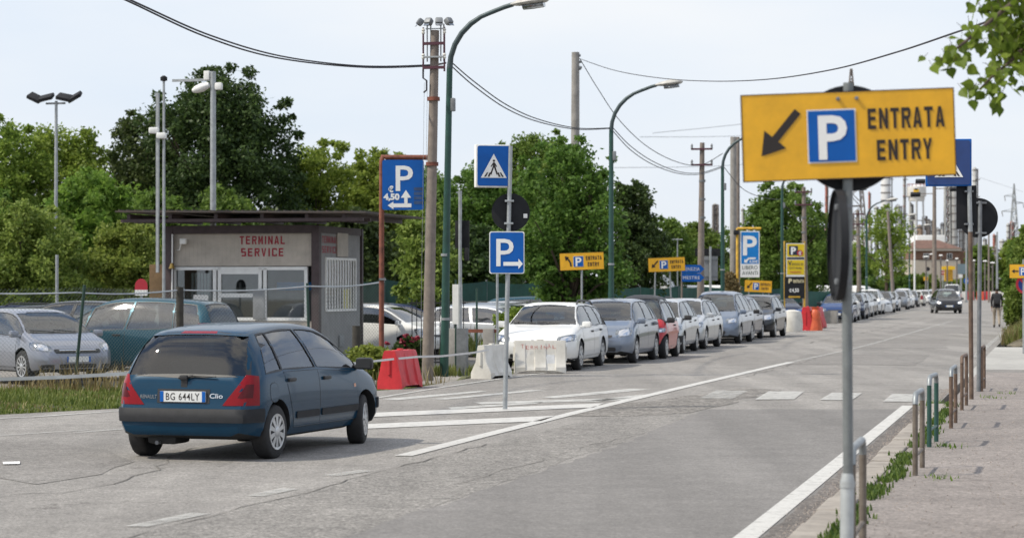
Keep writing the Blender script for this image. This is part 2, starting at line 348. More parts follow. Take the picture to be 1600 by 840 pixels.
# ------------------------------------------------------------------ vehicles
HATCH = dict(
 top=[(-.5,.60),(-.493,.655),(-.475,.69),(-.44,.80),(-.405,.915),(-.365,.955),(-.22,.99),(-.06,1.0),(.06,.985),(.135,.94),(.20,.86),(.30,.685),(.345,.635),(.42,.575),(.47,.50),(.495,.43),(.5,.40)],
 belt=[(-.5,.57),(-.47,.63),(-.3,.66),(-.05,.645),(.15,.625),(.30,.60),(.40,.535),(.47,.45),(.5,.37)],
 ws=(.125,.315), rw=(-.395,-.468), sides=[(-.385,-.335,-.285,-.285,0),(-.275,-.275,-.045,-.085,1),(-.025,-.065,.285,.285,1)], pillar=-.035, wb=.655, woff=-.005)
ESTATE = dict(
 top=[(-.5,.55),(-.494,.62),(-.48,.68),(-.45,.84),(-.425,.925),(-.395,.955),(-.2,.985),(-.02,1.0),(.06,.985),(.115,.94),(.17,.86),(.255,.69),(.29,.655),(.40,.60),(.465,.53),(.493,.46),(.5,.42)],
 belt=[(-.5,.52),(-.47,.62),(-.3,.645),(0,.63),(.2,.62),(.27,.61),(.40,.55),(.47,.47),(.5,.39)],
 ws=(.105,.265), rw=(-.418,-.475), sides=[(-.425,-.385,-.285,-.275,0),(-.265,-.255,-.06,-.08,1),(-.045,-.062,.235,.235,1)], pillar=-.05, wb=.582, woff=.0)
MPV = dict(
 top=[(-.5,.55),(-.495,.60),(-.48,.66),(-.45,.82),(-.425,.915),(-.39,.955),(-.2,.99),(-.02,1.0),(.08,.98),(.15,.935),(.22,.84),(.335,.635),(.38,.585),(.44,.525),(.48,.455),(.497,.39),(.5,.36)],
 belt=[(-.5,.52),(-.47,.59),(-.3,.60),(0,.585),(.2,.57),(.34,.555),(.43,.48),(.48,.41),(.5,.33)],
 ws=(.145,.345), rw=(-.42,-.478), sides=[(-.43,-.38,-.285,-.27,0),(-.272,-.258,-.03,-.055,1),(-.012,-.038,.20,.17,1),(.212,.19,.325,.325,0)], pillar=-.02, wb=.62, woff=.0)
MICRO = dict(
 top=[(-.5,.50),(-.49,.58),(-.47,.66),(-.42,.86),(-.38,.94),(-.32,.975),(-.1,1.0),(.06,.99),(.14,.945),(.22,.84),(.36,.63),(.41,.575),(.46,.50),(.49,.42),(.5,.37)],
 belt=[(-.5,.47),(-.46,.56),(-.2,.59),(.2,.57),(.36,.55),(.44,.475),(.5,.34)],
 ws=(.13,.365), rw=(-.385,-.465), sides=[(-.36,-.33,-.19,-.18,0),(-.165,-.155,.34,.34,1)], pillar=-.17, wb=.72, woff=.0)
VAN = dict(
 top=[(-.5,.80),(-.498,.90),(-.49,.965),(-.46,.985),(-.2,1.0),(.15,.995),(.21,.965),(.27,.86),(.36,.62),(.40,.565),(.46,.51),(.49,.44),(.5,.36)],
 belt=[(-.5,.60),(-.2,.60),(.2,.575),(.36,.55),(.44,.47),(.5,.33)],
 ws=(.215,.37), rw=(-.492,-.499), sides=[(.10,.10,.34,.34,1)], pillar=.08, wb=.60, woff=.0)
def grid_quad(p00, p10, p11, p01, nu, nv, k=0.):
    rows = []
    for j in range(nv + 1):
        row = []
        for i in range(nu + 1):
            u, v = 2 * i / nu - 1, 2 * j / nv - 1
            if k: u, v = u * math.sqrt(1 - k * v * v / 2), v * math.sqrt(1 - k * u * u / 2)
            u, v = (u + 1) / 2, (v + 1) / 2
            row.append(p00 * (1 - u) * (1 - v) + p10 * u * (1 - v) + p11 * u * v + p01 * (1 - u) * v)
        rows.append(row)
    return rows
def boundary(rows):
    b_ = [(0, i) for i in range(len(rows[0]))] + [(j, len(rows[0]) - 1) for j in range(1, len(rows))]
    return b_ + [(len(rows) - 1, i) for i in range(len(rows[0]) - 2, -1, -1)] + [(j, 0) for j in range(len(rows) - 2, 0, -1)]
class Car:
    def __init__(s, kind, Lg, W, H, r, opt=None):
        s.k = kind; s.L, s.W, s.H, s.r = Lg, W, H, r; s.o = dict(opt or {})
        s.T = smooth_tab([(a * Lg, b_ * H) for a, b_ in kind['top']], 2)
        s.B = smooth_tab([(a * Lg, b_ * H) for a, b_ in kind['belt']], 2)
        s.gc = s.o.get('gc', .19); s.tum = s.o.get('tum', .36)
        s.wb = kind['wb'] * Lg; s.xf = s.wb / 2 + kind['woff'] * Lg; s.xr = -s.wb / 2 + kind['woff'] * Lg
    def half(s, x):
        hl = s.L / 2; e = .42; t = max(0, (abs(x) - (hl - e)) / e)
        k = s.o.get('kf', .24) if x > 0 else s.o.get('kr', .13)
        return s.W / 2 * (1 - k * t ** 2.4)
    def bot(s, x):
        t = max(0, (abs(x) - (s.L / 2 - .5)) / .5); return s.gc + .07 * t ** 1.5
    def sec(s, x):
        w_ = s.half(x); zb = s.bot(x); zt = interp(s.T, x); zl = min(interp(s.B, x), zt - .025); dz = zt - zl
        wr = w_ * .955 - .075 - s.tum * dz; zr = zl + dz * .90
        return w_, zb, zt, zl, dz, wr, zr
    def ring(s, x):
        w_, zb, zt, zl, dz, wr, zr = s.sec(x); h = zl - zb
        return [(0, zb), (.8 * w_, zb), (.93 * w_, zb + .035), (.985 * w_, zb + .12), (w_ * 1., zb + .42 * h), (w_ * .998, zb + .62 * h), (w_ * .985, zb + .82 * h), (w_ * .962, zb + .95 * h), (.945 * w_, zl),
                (lerp(.945 * w_, wr, .22) + .008 , lerp(zl, zr, .25)), (lerp(.945 * w_, wr, .6) + .014, lerp(zl, zr, .65)), (wr, zr), (wr * .93, zr + .5 * (zt - zr)), (wr * .72, zr + .83 * (zt - zr)), (.38 * wr, zr + .96 * (zt - zr)), (0, zt)]
    def xoff(s, x, z):
        hl = s.L / 2
        if x < 0: t = max(0, min(1, (-x - (hl - .35)) / .35)); return x + t * t * interp(s.o.get('roff', [(.0, .05), (.25, .015), (.35, 0), (.54, 0), (.60, .03), (.64, .055), (.95, .10)]), z)
        t = max(0, min(1, (x - (hl - .35)) / .35)); return x - t * t * interp(s.o.get('foff', [(.0, .06), (.25, .02), (.35, 0), (.52, 0), (.58, .015), (.9, .05)]), z)
    def shell(s):
        hl = s.L / 2; xs = sorted(set([-hl + s.L * i / 56 for i in range(57)] + [a * s.L for a, _ in s.k['top']] + [hl - .012, hl - .04, -hl + .012, -hl + .04]))
        xs = [x for i, x in enumerate(xs) if i == 0 or x - xs[i - 1] > .006]
        vs = []; fs = []; K = None
        for ci, x in enumerate(xs):
            rg = s.ring(x); full = rg + [(-y, z) for y, z in rg[-2:0:-1]]; K = len(full)
            q = 1.
            if ci in (0, len(xs) - 1): q = .955
            zc = sum(z for _, z in full) / K
            for y, z in full:
                z2 = zc + (z - zc) * q if q < 1 else z
                vs.append(Vector((s.xoff(x, z2), y * q, z2)))
        n = len(xs)
        for i in range(n - 1):
            for j in range(K): fs.append([i * K + j, i * K + (j + 1) % K, (i + 1) * K + (j + 1) % K, (i + 1) * K + j])
        nh = K // 2
        for base in (0, (n - 1) * K):              # end caps: strips joining the two sides at each height, slightly bulged
            for j in range(0, nh):
                a, b_ = base + j, base + j + 1; c, d = base + (K - j) % K, base + (K - j - 1) % K
                f = [a, b_, d, c] if a != c else [a, b_, d]
                f = [v for k, v in enumerate(f) if v not in f[:k]]
                if len(f) > 2: fs.append(f)
        return vs, fs
    # ---- patches that follow the closed shell
    def hit(s, p, n, side=1):
        p = Vector((p[0], p[1] * side, p[2])); n = Vector((n[0], n[1] * side, n[2]))
        loc = s.bvh.ray_cast(p + n * 3, -n, 6)[0]
        return loc, n
    def patch(s, rows, n, off=.004, thick=.0, side=1, rim=0., mb=None, mats=(0, 1)):
        """rows of points (or (point, normal) pairs) cast onto the shell"""
        mb = mb or MB(); H = []; N = []
        for row in rows:
            hr = []
            for p in row:
                pp, nn = p if isinstance(p, tuple) else (p, n)
                nn = Vector(nn).normalized(); loc, nv = s.hit(pp, nn, side)
                hr.append((loc, nv))
            good = [h for h in hr if h[0] is not None]
            if not good: return mb
            for i in range(len(hr)):
                if hr[i][0] is None:
                    j = min((k for k in range(len(hr)) if hr[k][0] is not None), key=lambda k: abs(k - i)); hr[i] = hr[j]
            H.append(hr)
        nu, nv = len(H[0]), len(H); mb.cur = mats[0]
        mb.add([l + m * off for r_ in H for l, m in r_], [[j * nu + i, j * nu + i + 1, (j + 1) * nu + i + 1, (j + 1) * nu + i] for j in range(nv - 1) for i in range(nu - 1)])
        if thick or rim:
            bd = boundary(H); c = sum((H[j][i][0] for j, i in bd), Vector()) / len(bd); a = []; b_ = []
            for j, i in bd:
                l, m = H[j][i]; d = (l - c); d -= m * d.dot(m); d = d.normalized() if d.length > 1e-6 else d
                a.append(l + m * off); b_.append(l + d * rim + m * (off - thick))
            k = len(bd); mb.cur = mats[1]
            mb.add(a + b_, [[i, (i + 1) % k, k + (i + 1) % k, k + i] for i in range(k)])
        mb.cur = 0; return mb
    def win_rows(s, w4, grow=0., nu=8, nv=5):
        x0b, x0t, x1b, x1t = [v * s.L for v in w4[:4]]; rows = []
        for j in range(nv + 1):
            v = j / nv; row = []
            for i in range(nu + 1):
                u = i / nu; x = lerp(lerp(x0b, x1b, u), lerp(x0t, x1t, u), v)
                w_, zb, zt, zl, dz, wr, zr = s.sec(x); lo = zl + .022; hi = max(zr - .03, lo + .012)
                row.append(Vector((x, 0, lerp(lo, hi, v))))
            rows.append(row)
        if grow:
            c = sum((p for r_ in rows for p in r_), Vector()) / (len(rows) * len(rows[0]))
            rows = [[p + (p - c).normalized() * grow if (j in (0, nv) or i in (0, nu)) else p for i, p in enumerate(r_)] for j, r_ in enumerate(rows)]
        return rows
    def scr_rows(s, ends, grow=0., nu=10, nv=6):
        xt, xb = [v * s.L for v in ends]; rows = []
        for j in range(nv + 1):
            v = j / nv; x = lerp(xb, xt, v); w_, zb, zt, zl, dz, wr, zr = s.sec(x)
            z = interp(s.T, x) - .012 if 0 < j < nv else interp(s.T, x) + (-.01 if j == nv else .004)
            hw = lerp(s.o.get('wsb', .80) * s.half(xb), s.sec(xt)[5] * .95, v)
            if xt < 0: hw = lerp(s.o.get('rwb', .74) * s.half(xb), s.sec(xt)[5] * s.o.get('rwt', .95), v)
            sg = 1
            rows.append([Vector((x, lerp(-hw, hw, i / nu), z - .018 * (2 * i / nu - 1) ** 2)) for i in range(nu + 1)])
        if grow:
            c = sum((p for r_ in rows for p in r_), Vector()) / (len(rows) * len(rows[0]))
            def g(p): d = Vector((0, p.y - c.y, p.z - c.z)).normalized() * grow; return p + d
            rows = [[g(p) if (j in (0, nv) or i in (0, nu)) else p for i, p in enumerate(r_)] for j, r_ in enumerate(rows)]
        return rows
    def cutter(s, loops):
        """closed prism between two matching loops"""
        mb = MB()
        for a, b_ in loops:
            k = len(a); mb.add(a + b_, [list(range(k)), [k + i for i in range(k)][::-1]] + [[i, k + i, k + (i + 1) % k, (i + 1) % k] for i in range(k)])
        return mb
    def boolean(s, ob, mb):
        c = mb.build('cutter', [m_dark, m_dark], smooth=0); c.data.materials[0] = ob.data.materials[0]
        c.data.polygons.foreach_set('material_index', [1] * len(c.data.polygons))
        md = ob.modifiers.new('cut', 'BOOLEAN'); md.operation = 'DIFFERENCE'; md.solver = 'EXACT'; md.object = c
        bpy.context.view_layer.update()
        me = bpy.data.meshes.new_from_object(ob.evaluated_get(bpy.context.evaluated_depsgraph_get()))
        ob.modifiers.clear(); old = ob.data
        if len(me.polygons) > len(old.polygons) * .6: ob.data = me; bpy.data.meshes.remove(old)
        cm = c.data; bpy.data.objects.remove(c); bpy.data.meshes.remove(cm)
    def build(s, pm, name='parked_car'):
        o = s.o; L_, W, H, r = s.L, s.W, s.H, s.r; root = thing(name, 'car', 'car')
        vs, fs = s.shell(); s.bvh = BVHTree.FromPolygons(vs, fs)
        mb = MB(); mb.add(vs, fs); body = mb.build('body', [pm, m_dark], root, smooth=0)
        # openings
        arch = MB()
        for x in (s.xf, s.xr):
            for sg in (1, -1):
                arch.tube([(x, sg * (W / 2 - .30), r + .012), (x, sg * (W / 2 + .2), r + .012)], r + .048, 28)
        s.boolean(body, arch)
        xs = [x for x in [-L_ / 2 + L_ * i / 80 for i in range(81)] if s.sec(x)[4] > .24 and x > (s.k['rw'][1] * L_ + .10)]
        x0, x1 = xs[0], xs[-1]; loops = []
        zf = o.get('floor', .40)
        for i in range(13):
            x = lerp(x0, x1, i / 12); w_, zb, zt, zl, dz, wr, zr = s.sec(x)
            hp = [(.84 * w_, zf), (.87 * w_, zl - .05), (max(.1, wr - .045), zr - .035), (.6 * wr, zt - .045)]
            loops.append([Vector((x, y, z)) for y, z in hp] + [Vector((x, -y, z)) for y, z in hp[::-1]])
        cb = MB(); k = 8; cb.add([p for l in loops for p in l], [[i * k + j, i * k + (j + 1) % k, (i + 1) * k + (j + 1) % k, (i + 1) * k + j] for i in range(12) for j in range(k)] + [list(range(k)), [12 * k + j for j in range(k)][::-1]])
        s.boolean(body, cb)
        sl = []
        for w4 in s.k['sides']:
            rows = s.win_rows(w4)
            for sg in (1, -1):
                lp = [rows[j][i] for j, i in boundary(rows)]
                sl.append(([Vector((p.x, sg * .12, p.z)) for p in lp], [Vector((p.x, sg * (W / 2 + .3), p.z)) for p in lp]))
        s.boolean(body, s.cutter(sl))
        fl = []
        rows = s.scr_rows(s.k['ws']); lp = [rows[j][i] for j, i in boundary(rows)]
        fl.append(([Vector((.0, p.y, p.z)) for p in lp], [Vector((L_, p.y, p.z)) for p in lp]))
        if not o.get('panel_van'):
            rows = s.scr_rows(s.k['rw']); lp = [rows[j][i] for j, i in boundary(rows)]
            fl.append(([Vector((-L_, p.y, p.z)) for p in lp], [Vector((x0 + .5, p.y, p.z)) for p in lp]))
        s.boolean(body, s.cutter(fl))
        me = body.data
        if o.get('upper'): me.materials.append(o['upper'])
        for p in me.polygons:
            if p.material_index == 0 and o.get('upper') and p.center.x < (s.k['ws'][1] - .02) * L_ and p.center.z > interp(s.B, p.center.x) + .02: p.material_index = 2
            if p.material_index == 0 and p.normal.z < -.7 and p.center.z < s.gc + .1: p.material_index = 1
        me.polygons.foreach_set('use_smooth', [True] * len(me.polygons)); me.set_sharp_from_angle(angle=R(32))
        # glass with its rubber frames
        fx, fr, sd_ = Vector((1, 0, 0)), Vector((-1, 0, 0)), Vector((0, 1, 0))
        def frame(rows, grown, n, side, parent):
            bd = boundary(rows); a = []; b_ = []
            for j, i in bd:
                la, na = s.hit(rows[j][i], n, side); lb, nb = s.hit(grown[j][i], n, side)
                if la is None: la = lb
                if lb is None: lb = la
                if la is None: continue
                a.append(la + na * .003); b_.append(lb + nb * .003)
            k = len(a); m = MB(); m.add(a + b_, [[i, (i + 1) % k, k + (i + 1) % k, k + i] for i in range(k)])
            m.add([p - Vector(n) * .012 if False else p for p in a], [])
            m.build('window_frame', m_black, parent, smooth=0)
        def win(nm, rows, grown, n, side, g):
            wn = s.patch(rows, n, -.007, side=side).build(nm, g, root, smooth=60); frame(rows, grown, n, side, wn); return wn
        win('windscreen', s.scr_rows(s.k['ws']), s.scr_rows(s.k['ws'], .03), fx, 1, m_glass)
        if not o.get('panel_van'): win('rear_window', s.scr_rows(s.k['rw']), s.scr_rows(s.k['rw'], o.get('rwf', .03)), fr, 1, m_glass_dark)
        for sg in (1, -1):
            for w4 in s.k['sides']: win('side_window', s.win_rows(w4), s.win_rows(w4, .02), sd_, sg, m_glass_side)
        # wheels
        tw = o.get('tw', .18)
        for x in (s.xf, s.xr):
            for sg in (1, -1):
                st = R(o.get('steer', 0)) if x > 0 else 0
                t = MB().lathe([(r * .62, -tw / 2), (r * .9, -tw / 2), (r * .975, -tw * .42), (r, -tw * .3), (r, tw * .3), (r * .975, tw * .42), (r * .9, tw / 2), (r * .62, tw / 2)], axis='Y', n=30).build('wheel', m_rubber, root)
                t.location = (x, sg * (W / 2 - tw / 2 - .015), r); t.rotation_euler = (0, 0, st + (0 if sg > 0 else math.pi))
                rb = MB(); y = tw / 2
                rb.cur = 1; rb.lathe([(.01, y - .03), (r * .64, y - .03)], axis='Y', n=24, close=False)
                rb.cur = 0; rb.lathe([(r * .60, y - .045), (r * .585, y + .004), (r * .66, y + .007), (r * .675, y - .004)], axis='Y', n=30, close=False)
                ns, sw = o.get('spokes', (9, .42))
                for q in range(ns):
                    a = 2 * math.pi * q / ns; M = Matrix.Rotation(a, 4, 'Y')
                    w1, w2 = sw * 2 * math.pi * r * .6 / ns * .5, sw * 2 * math.pi * r * .25 / ns * .62
                    rb.add([M @ Vector(v) for v in ((-w2, y + .006, r * .12), (w2, y + .006, r * .12), (w1, y + .002, r * .6), (-w1, y + .002, r * .6), (-w2 * 1.2, y - .028, r * .12), (w2 * 1.2, y - .028, r * .12), (w1 * 1.2, y - .028, r * .6), (-w1 * 1.2, y - .028, r * .6))],
                           [(0, 1, 2, 3), (0, 3, 7, 4), (1, 5, 6, 2), (2, 6, 7, 3), (0, 4, 5, 1)])
                rb.lathe([(r * .2, y - .02), (r * .2, y + .008), (r * .14, y + .014), (.001, y + .014)], axis='Y', n=18, close=False)
                rb.build('rim', [m_alloy, m_dark], t)
        for x in (s.xf, s.xr): MB().tube([(x, -W / 2 + .1, r), (x, W / 2 - .1, r)], .05, 8).build('axle', m_dark, root)
        MB().box((s.xr - .30, .30, .215), (.36, .34, .11), bev=.05).build('silencer', m_dark, root)
        # doors with handles
        for sg in (1, -1):
            for dx in o.get('doors', ()):
                (x0_, x1_, b0, b1), hx = dx
                z1a, z1b = interp(s.B, x0_ * L_) - .012, interp(s.B, x1_ * L_) - .012; zl_ = s.gc + .11
                rows = grid_quad(Vector((b0 * L_, 0, zl_)), Vector((b1 * L_, 0, zl_)), Vector((x1_ * L_, 0, z1b)), Vector((x0_ * L_, 0, z1a)), 10, 8)
                d = s.patch(rows, sd_, .0035, .002, sg, .007).build('door', [pm, m_dark], root, smooth=50)
                hz = interp(s.B, hx * L_) - .10; l, n = s.hit((hx * L_, 0, hz), (0, 1, 0), sg)
                if l is not None: MB().box(l + n * .014, (.19, .035, .04), bev=.013).build('door_handle', o.get('handle', m_black), d)
                if o.get('rub'):
                    za, zb_ = o['rub']; xa = max(x0_, b0) * L_ + .03; xb = x1_ * L_ - .03
                    s.patch(grid_quad(Vector((xa, 0, za)), Vector((xb, 0, za)), Vector((xb, 0, zb_)), Vector((xa, 0, zb_)), 8, 3, .1), sd_, .016, .014, sg).build('rubbing_strip', [o.get('rubm', m_black)] * 2, d)
        # lamps
        def lamps(nm, quads, n, mts, off=.006, k=.25, nu=6, nv=5):
            for sg in (1, -1):
                par = root
                for qi, (q, mm) in enumerate(zip(quads, mts)):
                    ob = s.patch(grid_quad(*[Vector(p) for p in q], nu, nv, k), n, off + .002 * qi, .012, sg).build(nm if qi == 0 else 'lamp_insert', [mm, m_black if qi == 0 else mm], par, smooth=50)
                    if qi == 0: par = ob
        hq, hn = o.get('head'), o.get('headn', (1, .5, .15)); 
        if hq: lamps('headlight', hq[0], Vector(hn), hq[1], k=o.get('headk', .3))
        tq, tn = o.get('tail'), o.get('tailn', (-1, .6, .05))
        if tq: lamps('tail_light', tq[0], Vector(tn), tq[1], k=o.get('tailk', .12))
        # wrap-round bumper strips
        for fr_, za, zb_, ang, mm, off in o.get('bumpers', ()):
            cx = (L_ / 2 - .75) * fr_; rows = []
            ed = abs(s.xf if fr_ > 0 else s.xr) + r + .055; ang = min(ang, math.degrees(math.atan2(W / 2 * .985, ed - abs(cx))))
            for j in range(4):
                z = lerp(za, zb_, j / 3); row = []
                for i in range(29):
                    a = R(lerp(-ang, ang, i / 28)); n = Vector((math.cos(a) * fr_, math.sin(a), 0)); row.append((Vector((cx, 0, z)), n))
                rows.append(row)
            s.patch(rows, None, off, off + .004).build('bumper_strip', [mm, mm], root, smooth=40)
        # openings on the nose or tail
        for fr_, pts, mm, nm in o.get('grilles', ()):
            q = [Vector((fr_ * L_ / 2, y, z)) for y, z in pts]
            g = s.patch(grid_quad(*q, 12, 3, .25), Vector((fr_, 0, 0)), .004, .004).build(nm, [mm, mm], root, smooth=50)
        # mirrors
        for sg in (1, -1):
            x = s.k['ws'][1] * L_ - (.16 if s.k is not VAN else .1) - o.get('mx', 0); w_, zb, zt, zl, dz, wr, zr = s.sec(x)
            m = MB(); m.box((x, sg * (w_ * .95 + .10), zl + .075), (.10, .20, .135), rz=sg * R(-12), bev=.04); m.box((x + .02, sg * (w_ * .95 + .0), zl + .035), (.07, .12, .05), bev=.015)
            mi = m.build('mirror', o.get('mirror', m_black) if o.get('mirror') != 'body' else pm, root)
            MB().box((x - .052, sg * (w_ * .95 + .10), zl + .075), (.004, .165, .10), rz=sg * R(-12)).build('mirror_glass', m_mirror, mi)
        # seats, dashboard and wheel behind the glass
        sx = .02 * L_; zl = interp(s.B, 0)
        for sg in (1, -1):
            m = MB(); m.box((sx - .05, sg * .35, zl - .14), (.14, .46, .62), ry=R(-14), bev=.05); m.box((sx - .15, sg * .35, zl + .24), (.09, .25, .17), ry=R(-10), bev=.035); m.box((sx + .18, sg * .35, .46), (.5, .46, .14), bev=.04)
            m.build('front_seat', m_seat, root)
        m = MB(); bx = -.24 * L_ if s.k is not MICRO else -.2 * L_
        if not o.get('panel_van') and s.k is not MICRO:
            m.box((bx, 0, zl - .14), (.14, 1.15, .5), ry=R(-18), bev=.05)
            for y in (-.35, .35): m.box((bx - .09, y, zl + .16), (.07, .25, .14), bev=.03)
            m.build('rear_seat', m_seat, root)
        wx = s.k['ws'][1] * L_
        m = MB(); m.box((wx - .42, 0, zl - .09), (.42, 1.2, .16), bev=.05); m.lathe([(.165, -.012), (.18, 0), (.165, .012), (.15, 0), (.165, -.012)], axis='X', n=24, close=False)
        k = len(m.v) - 24 * 5; M = Matrix.Translation((wx - .72, .35, zl - .02)) @ Matrix.Rotation(R(25), 4, 'Y'); m.v[k:] = [tuple(M @ Vector(v)) for v in m.v[k:]]
        m.build('dashboard', m_dark, root)
        # number plates
        for fr_, z, plain in o.get('plates', ()):
            l, n = s.hit((fr_ * L_ / 2, 0, z), (fr_, 0, 0))
            p = MB().box((l.x + fr_ * .014, 0, z), (.014, .52, .11)).build('number_plate', m_plate, root)
            for y in (-.24, .24): MB().box((l.x + fr_ * .0225, y, z), (.004, .038, .108)).build('plate_band', m_blue, p)
            if plain:
                t = MB(); add_text(t, plain, 0, -.036, .076, .385, y=0, bold=.006, spacing=1.12)
                t.xf(Matrix.Translation((l.x + fr_ * .0225, 0, z)) @ Matrix.Rotation(R(90 if fr_ > 0 else -90), 4, 'Z')).build('plate_lettering', m_letter, p, smooth=0)
        # roof rails, roof box, aerial
        if o.get('rails'):
            for sg in (1, -1):
                pts = []
                for i in range(9):
                    x = lerp(-.36 * L_, .05 * L_, i / 8); w_, zb, zt, zl_, dz, wr, zr = s.sec(x); pts.append((x, sg * (wr - .03), zr + .05 + (-.05 if i in (0, 8) else .035)))
                MB().tube(pts, .02, 8).build('roof_rail', o['rails'], root)
        if o.get('extra'): o['extra'](s, root, pm)
        return root
m_mirror = mat('mirror_face', (.03, .033, .036), .15)
m_seat = mat('seat_cloth', (.10, .105, .115), .9, var=.3)
def recolour(root, pm, old):
    done = {}
    def go(o):
        if o.data and old in [x for x in o.data.materials]:
            if o.data.name not in done:
                me = o.data.copy(); [me.materials.__setitem__(i, pm) for i, x in enumerate(me.materials) if x is old]; done[o.data.name] = me
            o.data = done[o.data.name]
        for c in o.children: go(c)
    go(root); return root
# ---- the models (all proportions in metres; lamps as four corners near the shell)
m_teal = mat('teal_metallic', (.002, .037, .078), .26, .15, var=.06, scale=3, coat=.3, spec=.22)
m_bumper_grey = mat('bumper_plastic_grey', (.020, .021, .024), .65, var=.25, scale=9, spec=.3)
def hero_extra(s, root, pm):
    # wiper, badge, model lettering, high brake lamp, filler cap, exhaust
    L_ = s.L
    def rear(y, z): return s.hit((-L_ / 2, y, z), (-1, 0, 0))[0]
    w_ = MB(); p = [rear(y, z) + Vector((-.03, 0, 0)) for y, z in ((.0, .865), (.06, .86), (-.10, .885), (-.36, .875))]
    w_.tube([p[1], p[0], p[2]], .014, 8); w_.tube([p[2], p[3]], [.013, .008], 6); w_.box(p[0], (.05, .09, .05), bev=.015); w_.build('rear_wiper', m_black, root)
    b = rear(0, .795); MB().prism([(-.035, -.055), (.0, -.075), (.035, -.055), (.035, .055), (0, .075), (-.035, .055)], 0, .02, Matrix.Translation(b + Vector((-.006, 0, 0))) @ Matrix.Rotation(R(-90), 4, 'Z')).build('badge', m_black, root)
    for txt, y, z, h, w__, bold in (('Clio', -.375, .655, .05, .15, .012), ('RENAULT', .40, .645, .04, .19, .005)):
        c = rear(y, z); c2 = rear(y, z + .06); t = MB(); add_text(t, txt, 0, 0, h, w__, y=0, bold=bold)
        sl = math.atan2(rear(y - .05, z).x - rear(y + .05, z).x, -.1)
        t.xf(Matrix.Translation(c + Vector((-.010, 0, 0))) @ Matrix.Rotation(R(-90), 4, 'Z') @ Matrix.Rotation(0, 4, 'X'))
        vs = []
        for v in t.v:
            l = rear(v[1], v[2]); vs.append((l.x - .006, v[1], v[2]))
        t.v = vs; t.build('model_lettering' if txt == 'Clio' else 'maker_lettering', m_chrome if txt == 'Clio' else m_galv_dark, root, smooth=0)
    x = s.k['rw'][0] * L_; z = interp(s.T, x)
    s.patch(grid_quad(*[Vector((x, y, zz)) for y, zz in ((.21, z + .004), (-.21, z + .004), (-.19, z + .026), (.19, z + .026))], 8, 2), Vector((-1, 0, 0)), .006, .008).build('high_brake_lamp', [m_lamp_red] * 2, root)
    s.patch(grid_quad(*[Vector((xx, 0, zz)) for xx, zz in ((-1.44, .60), (-1.23, .60), (-1.23, .80), (-1.44, .80))], 8, 8, .8), Vector((0, 1, 0)), .003, .002, -1, .006).build('filler_cap', [pm, m_dark], root)
    s.patch(grid_quad(*[Vector((xx, 0, zz)) for xx, zz in ((.86, .67), (.92, .67), (.92, .71), (.86, .71))], 3, 3, .3), Vector((0, 1, 0)), .006, .008, -1).build('side_indicator', [m_lamp_org] * 2, root)
    s.patch(grid_quad(*[Vector((-1.8, y, zz)) for y, zz in ((.30, .60), (-.30, .60), (-.30, .745), (.30, .745))], 8, 3), Vector((-1, 0, 0)), .003, .004).build('plate_recess', [m_black] * 2, root)
    MB().tube([(-1.45, .33, .185), (-1.78, .33, .18)], .022, 10).build('exhaust', m_galv_dark, root)
    # dark seal between bumper and tailgate
RUB = (.40, .475)
CLIO = dict(HATCH); CLIO['top'] = [(-.5, .555), (-.495, .60), (-.482, .635), (-.452, .755), (-.412, .90), (-.368, .955)] + HATCH['top'][6:]
CLIO['belt'] = [(-.5, .53), (-.47, .595), (-.3, .65)] + HATCH['belt'][3:]; CLIO['rw'] = (-.392, -.484)
def model_hero():
    o = dict(gc=.20, kr=.165, tw=.185, steer=14, spokes=(10, .55), wsb=.8, rwb=.93, rwt=1.0, rwf=.045,
        doors=[((-.275, -.035, -.215, -.035), -.235), ((-.032, .265, -.032, .262), .02)], rub=RUB, rubm=m_bumper_grey,
        head=[[((1.70, .45, .60), (1.45, .74, .60), (1.40, .74, .74), (1.62, .42, .72))], [m_lens]],
        tail=[[((-1.88, .47, .58), (-1.72, .83, .58), (-1.67, .80, .885), (-1.78, .70, .90)), ((-1.84, .62, .66), (-1.77, .77, .66), (-1.74, .77, .80), (-1.79, .70, .80))], [m_lamp_red, m_lamp_dim]],
        tailn=(-1, .62, .05), tailk=.05,
        bumpers=[(-1, .405, .545, 100, m_bumper_grey, .022), (1, .40, .52, 95, m_bumper_grey, .02)],
        plates=[(-1, .668, 'BG 644LY'), (1, .42, None)], roff=[(.0, .05), (.25, .012), (.35, 0), (.545, 0), (.56, .05), (.64, .06), (.95, .10)], extra=hero_extra)
    return Car(CLIO, 3.77, 1.64, 1.42, .285, o).build(m_teal, 'moving_car')

def std_lamps(Lg, W, H, big=1., yin=.27, zb=.40, zt=.50, xin=.485):
    return [[((xin * Lg, yin * W, zb * H), (.40 * Lg, .48 * W, (zb + .03) * H), (.375 * Lg, .47 * W, (zt + .03) * H), ((xin - .03) * Lg, (yin - .01) * W, (zt - .005) * H)),
             (((xin - .01) * Lg, (yin + .035) * W, (zb + .025) * H), (.43 * Lg, .42 * W, (zb + .035) * H), (.42 * Lg, .42 * W, (zt + .005) * H), ((xin - .03) * Lg, (yin + .035) * W, (zt - .02) * H))], [m_lens, m_chrome]]
def std_tail(Lg, W, H, z0=.42, z1=.68):
    return [[((-.5 * Lg, .33 * W, z0 * H), (-.45 * Lg, .5 * W, z0 * H), (-.44 * Lg, .49 * W, z1 * H), (-.48 * Lg, .37 * W, z1 * H))], [m_lamp_red]]
DOORS_H = [((-.275, -.035, -.215, -.035), -.235), ((-.032, .265, -.032, .262), .02)]
DOORS_E = [((-.265, -.045, -.205, -.045), -.225), ((-.042, .235, -.042, .225), .0)]
DOORS_M = [((-.265, -.025, -.205, -.025), -.225), ((-.022, .26, -.022, .235), .02)]
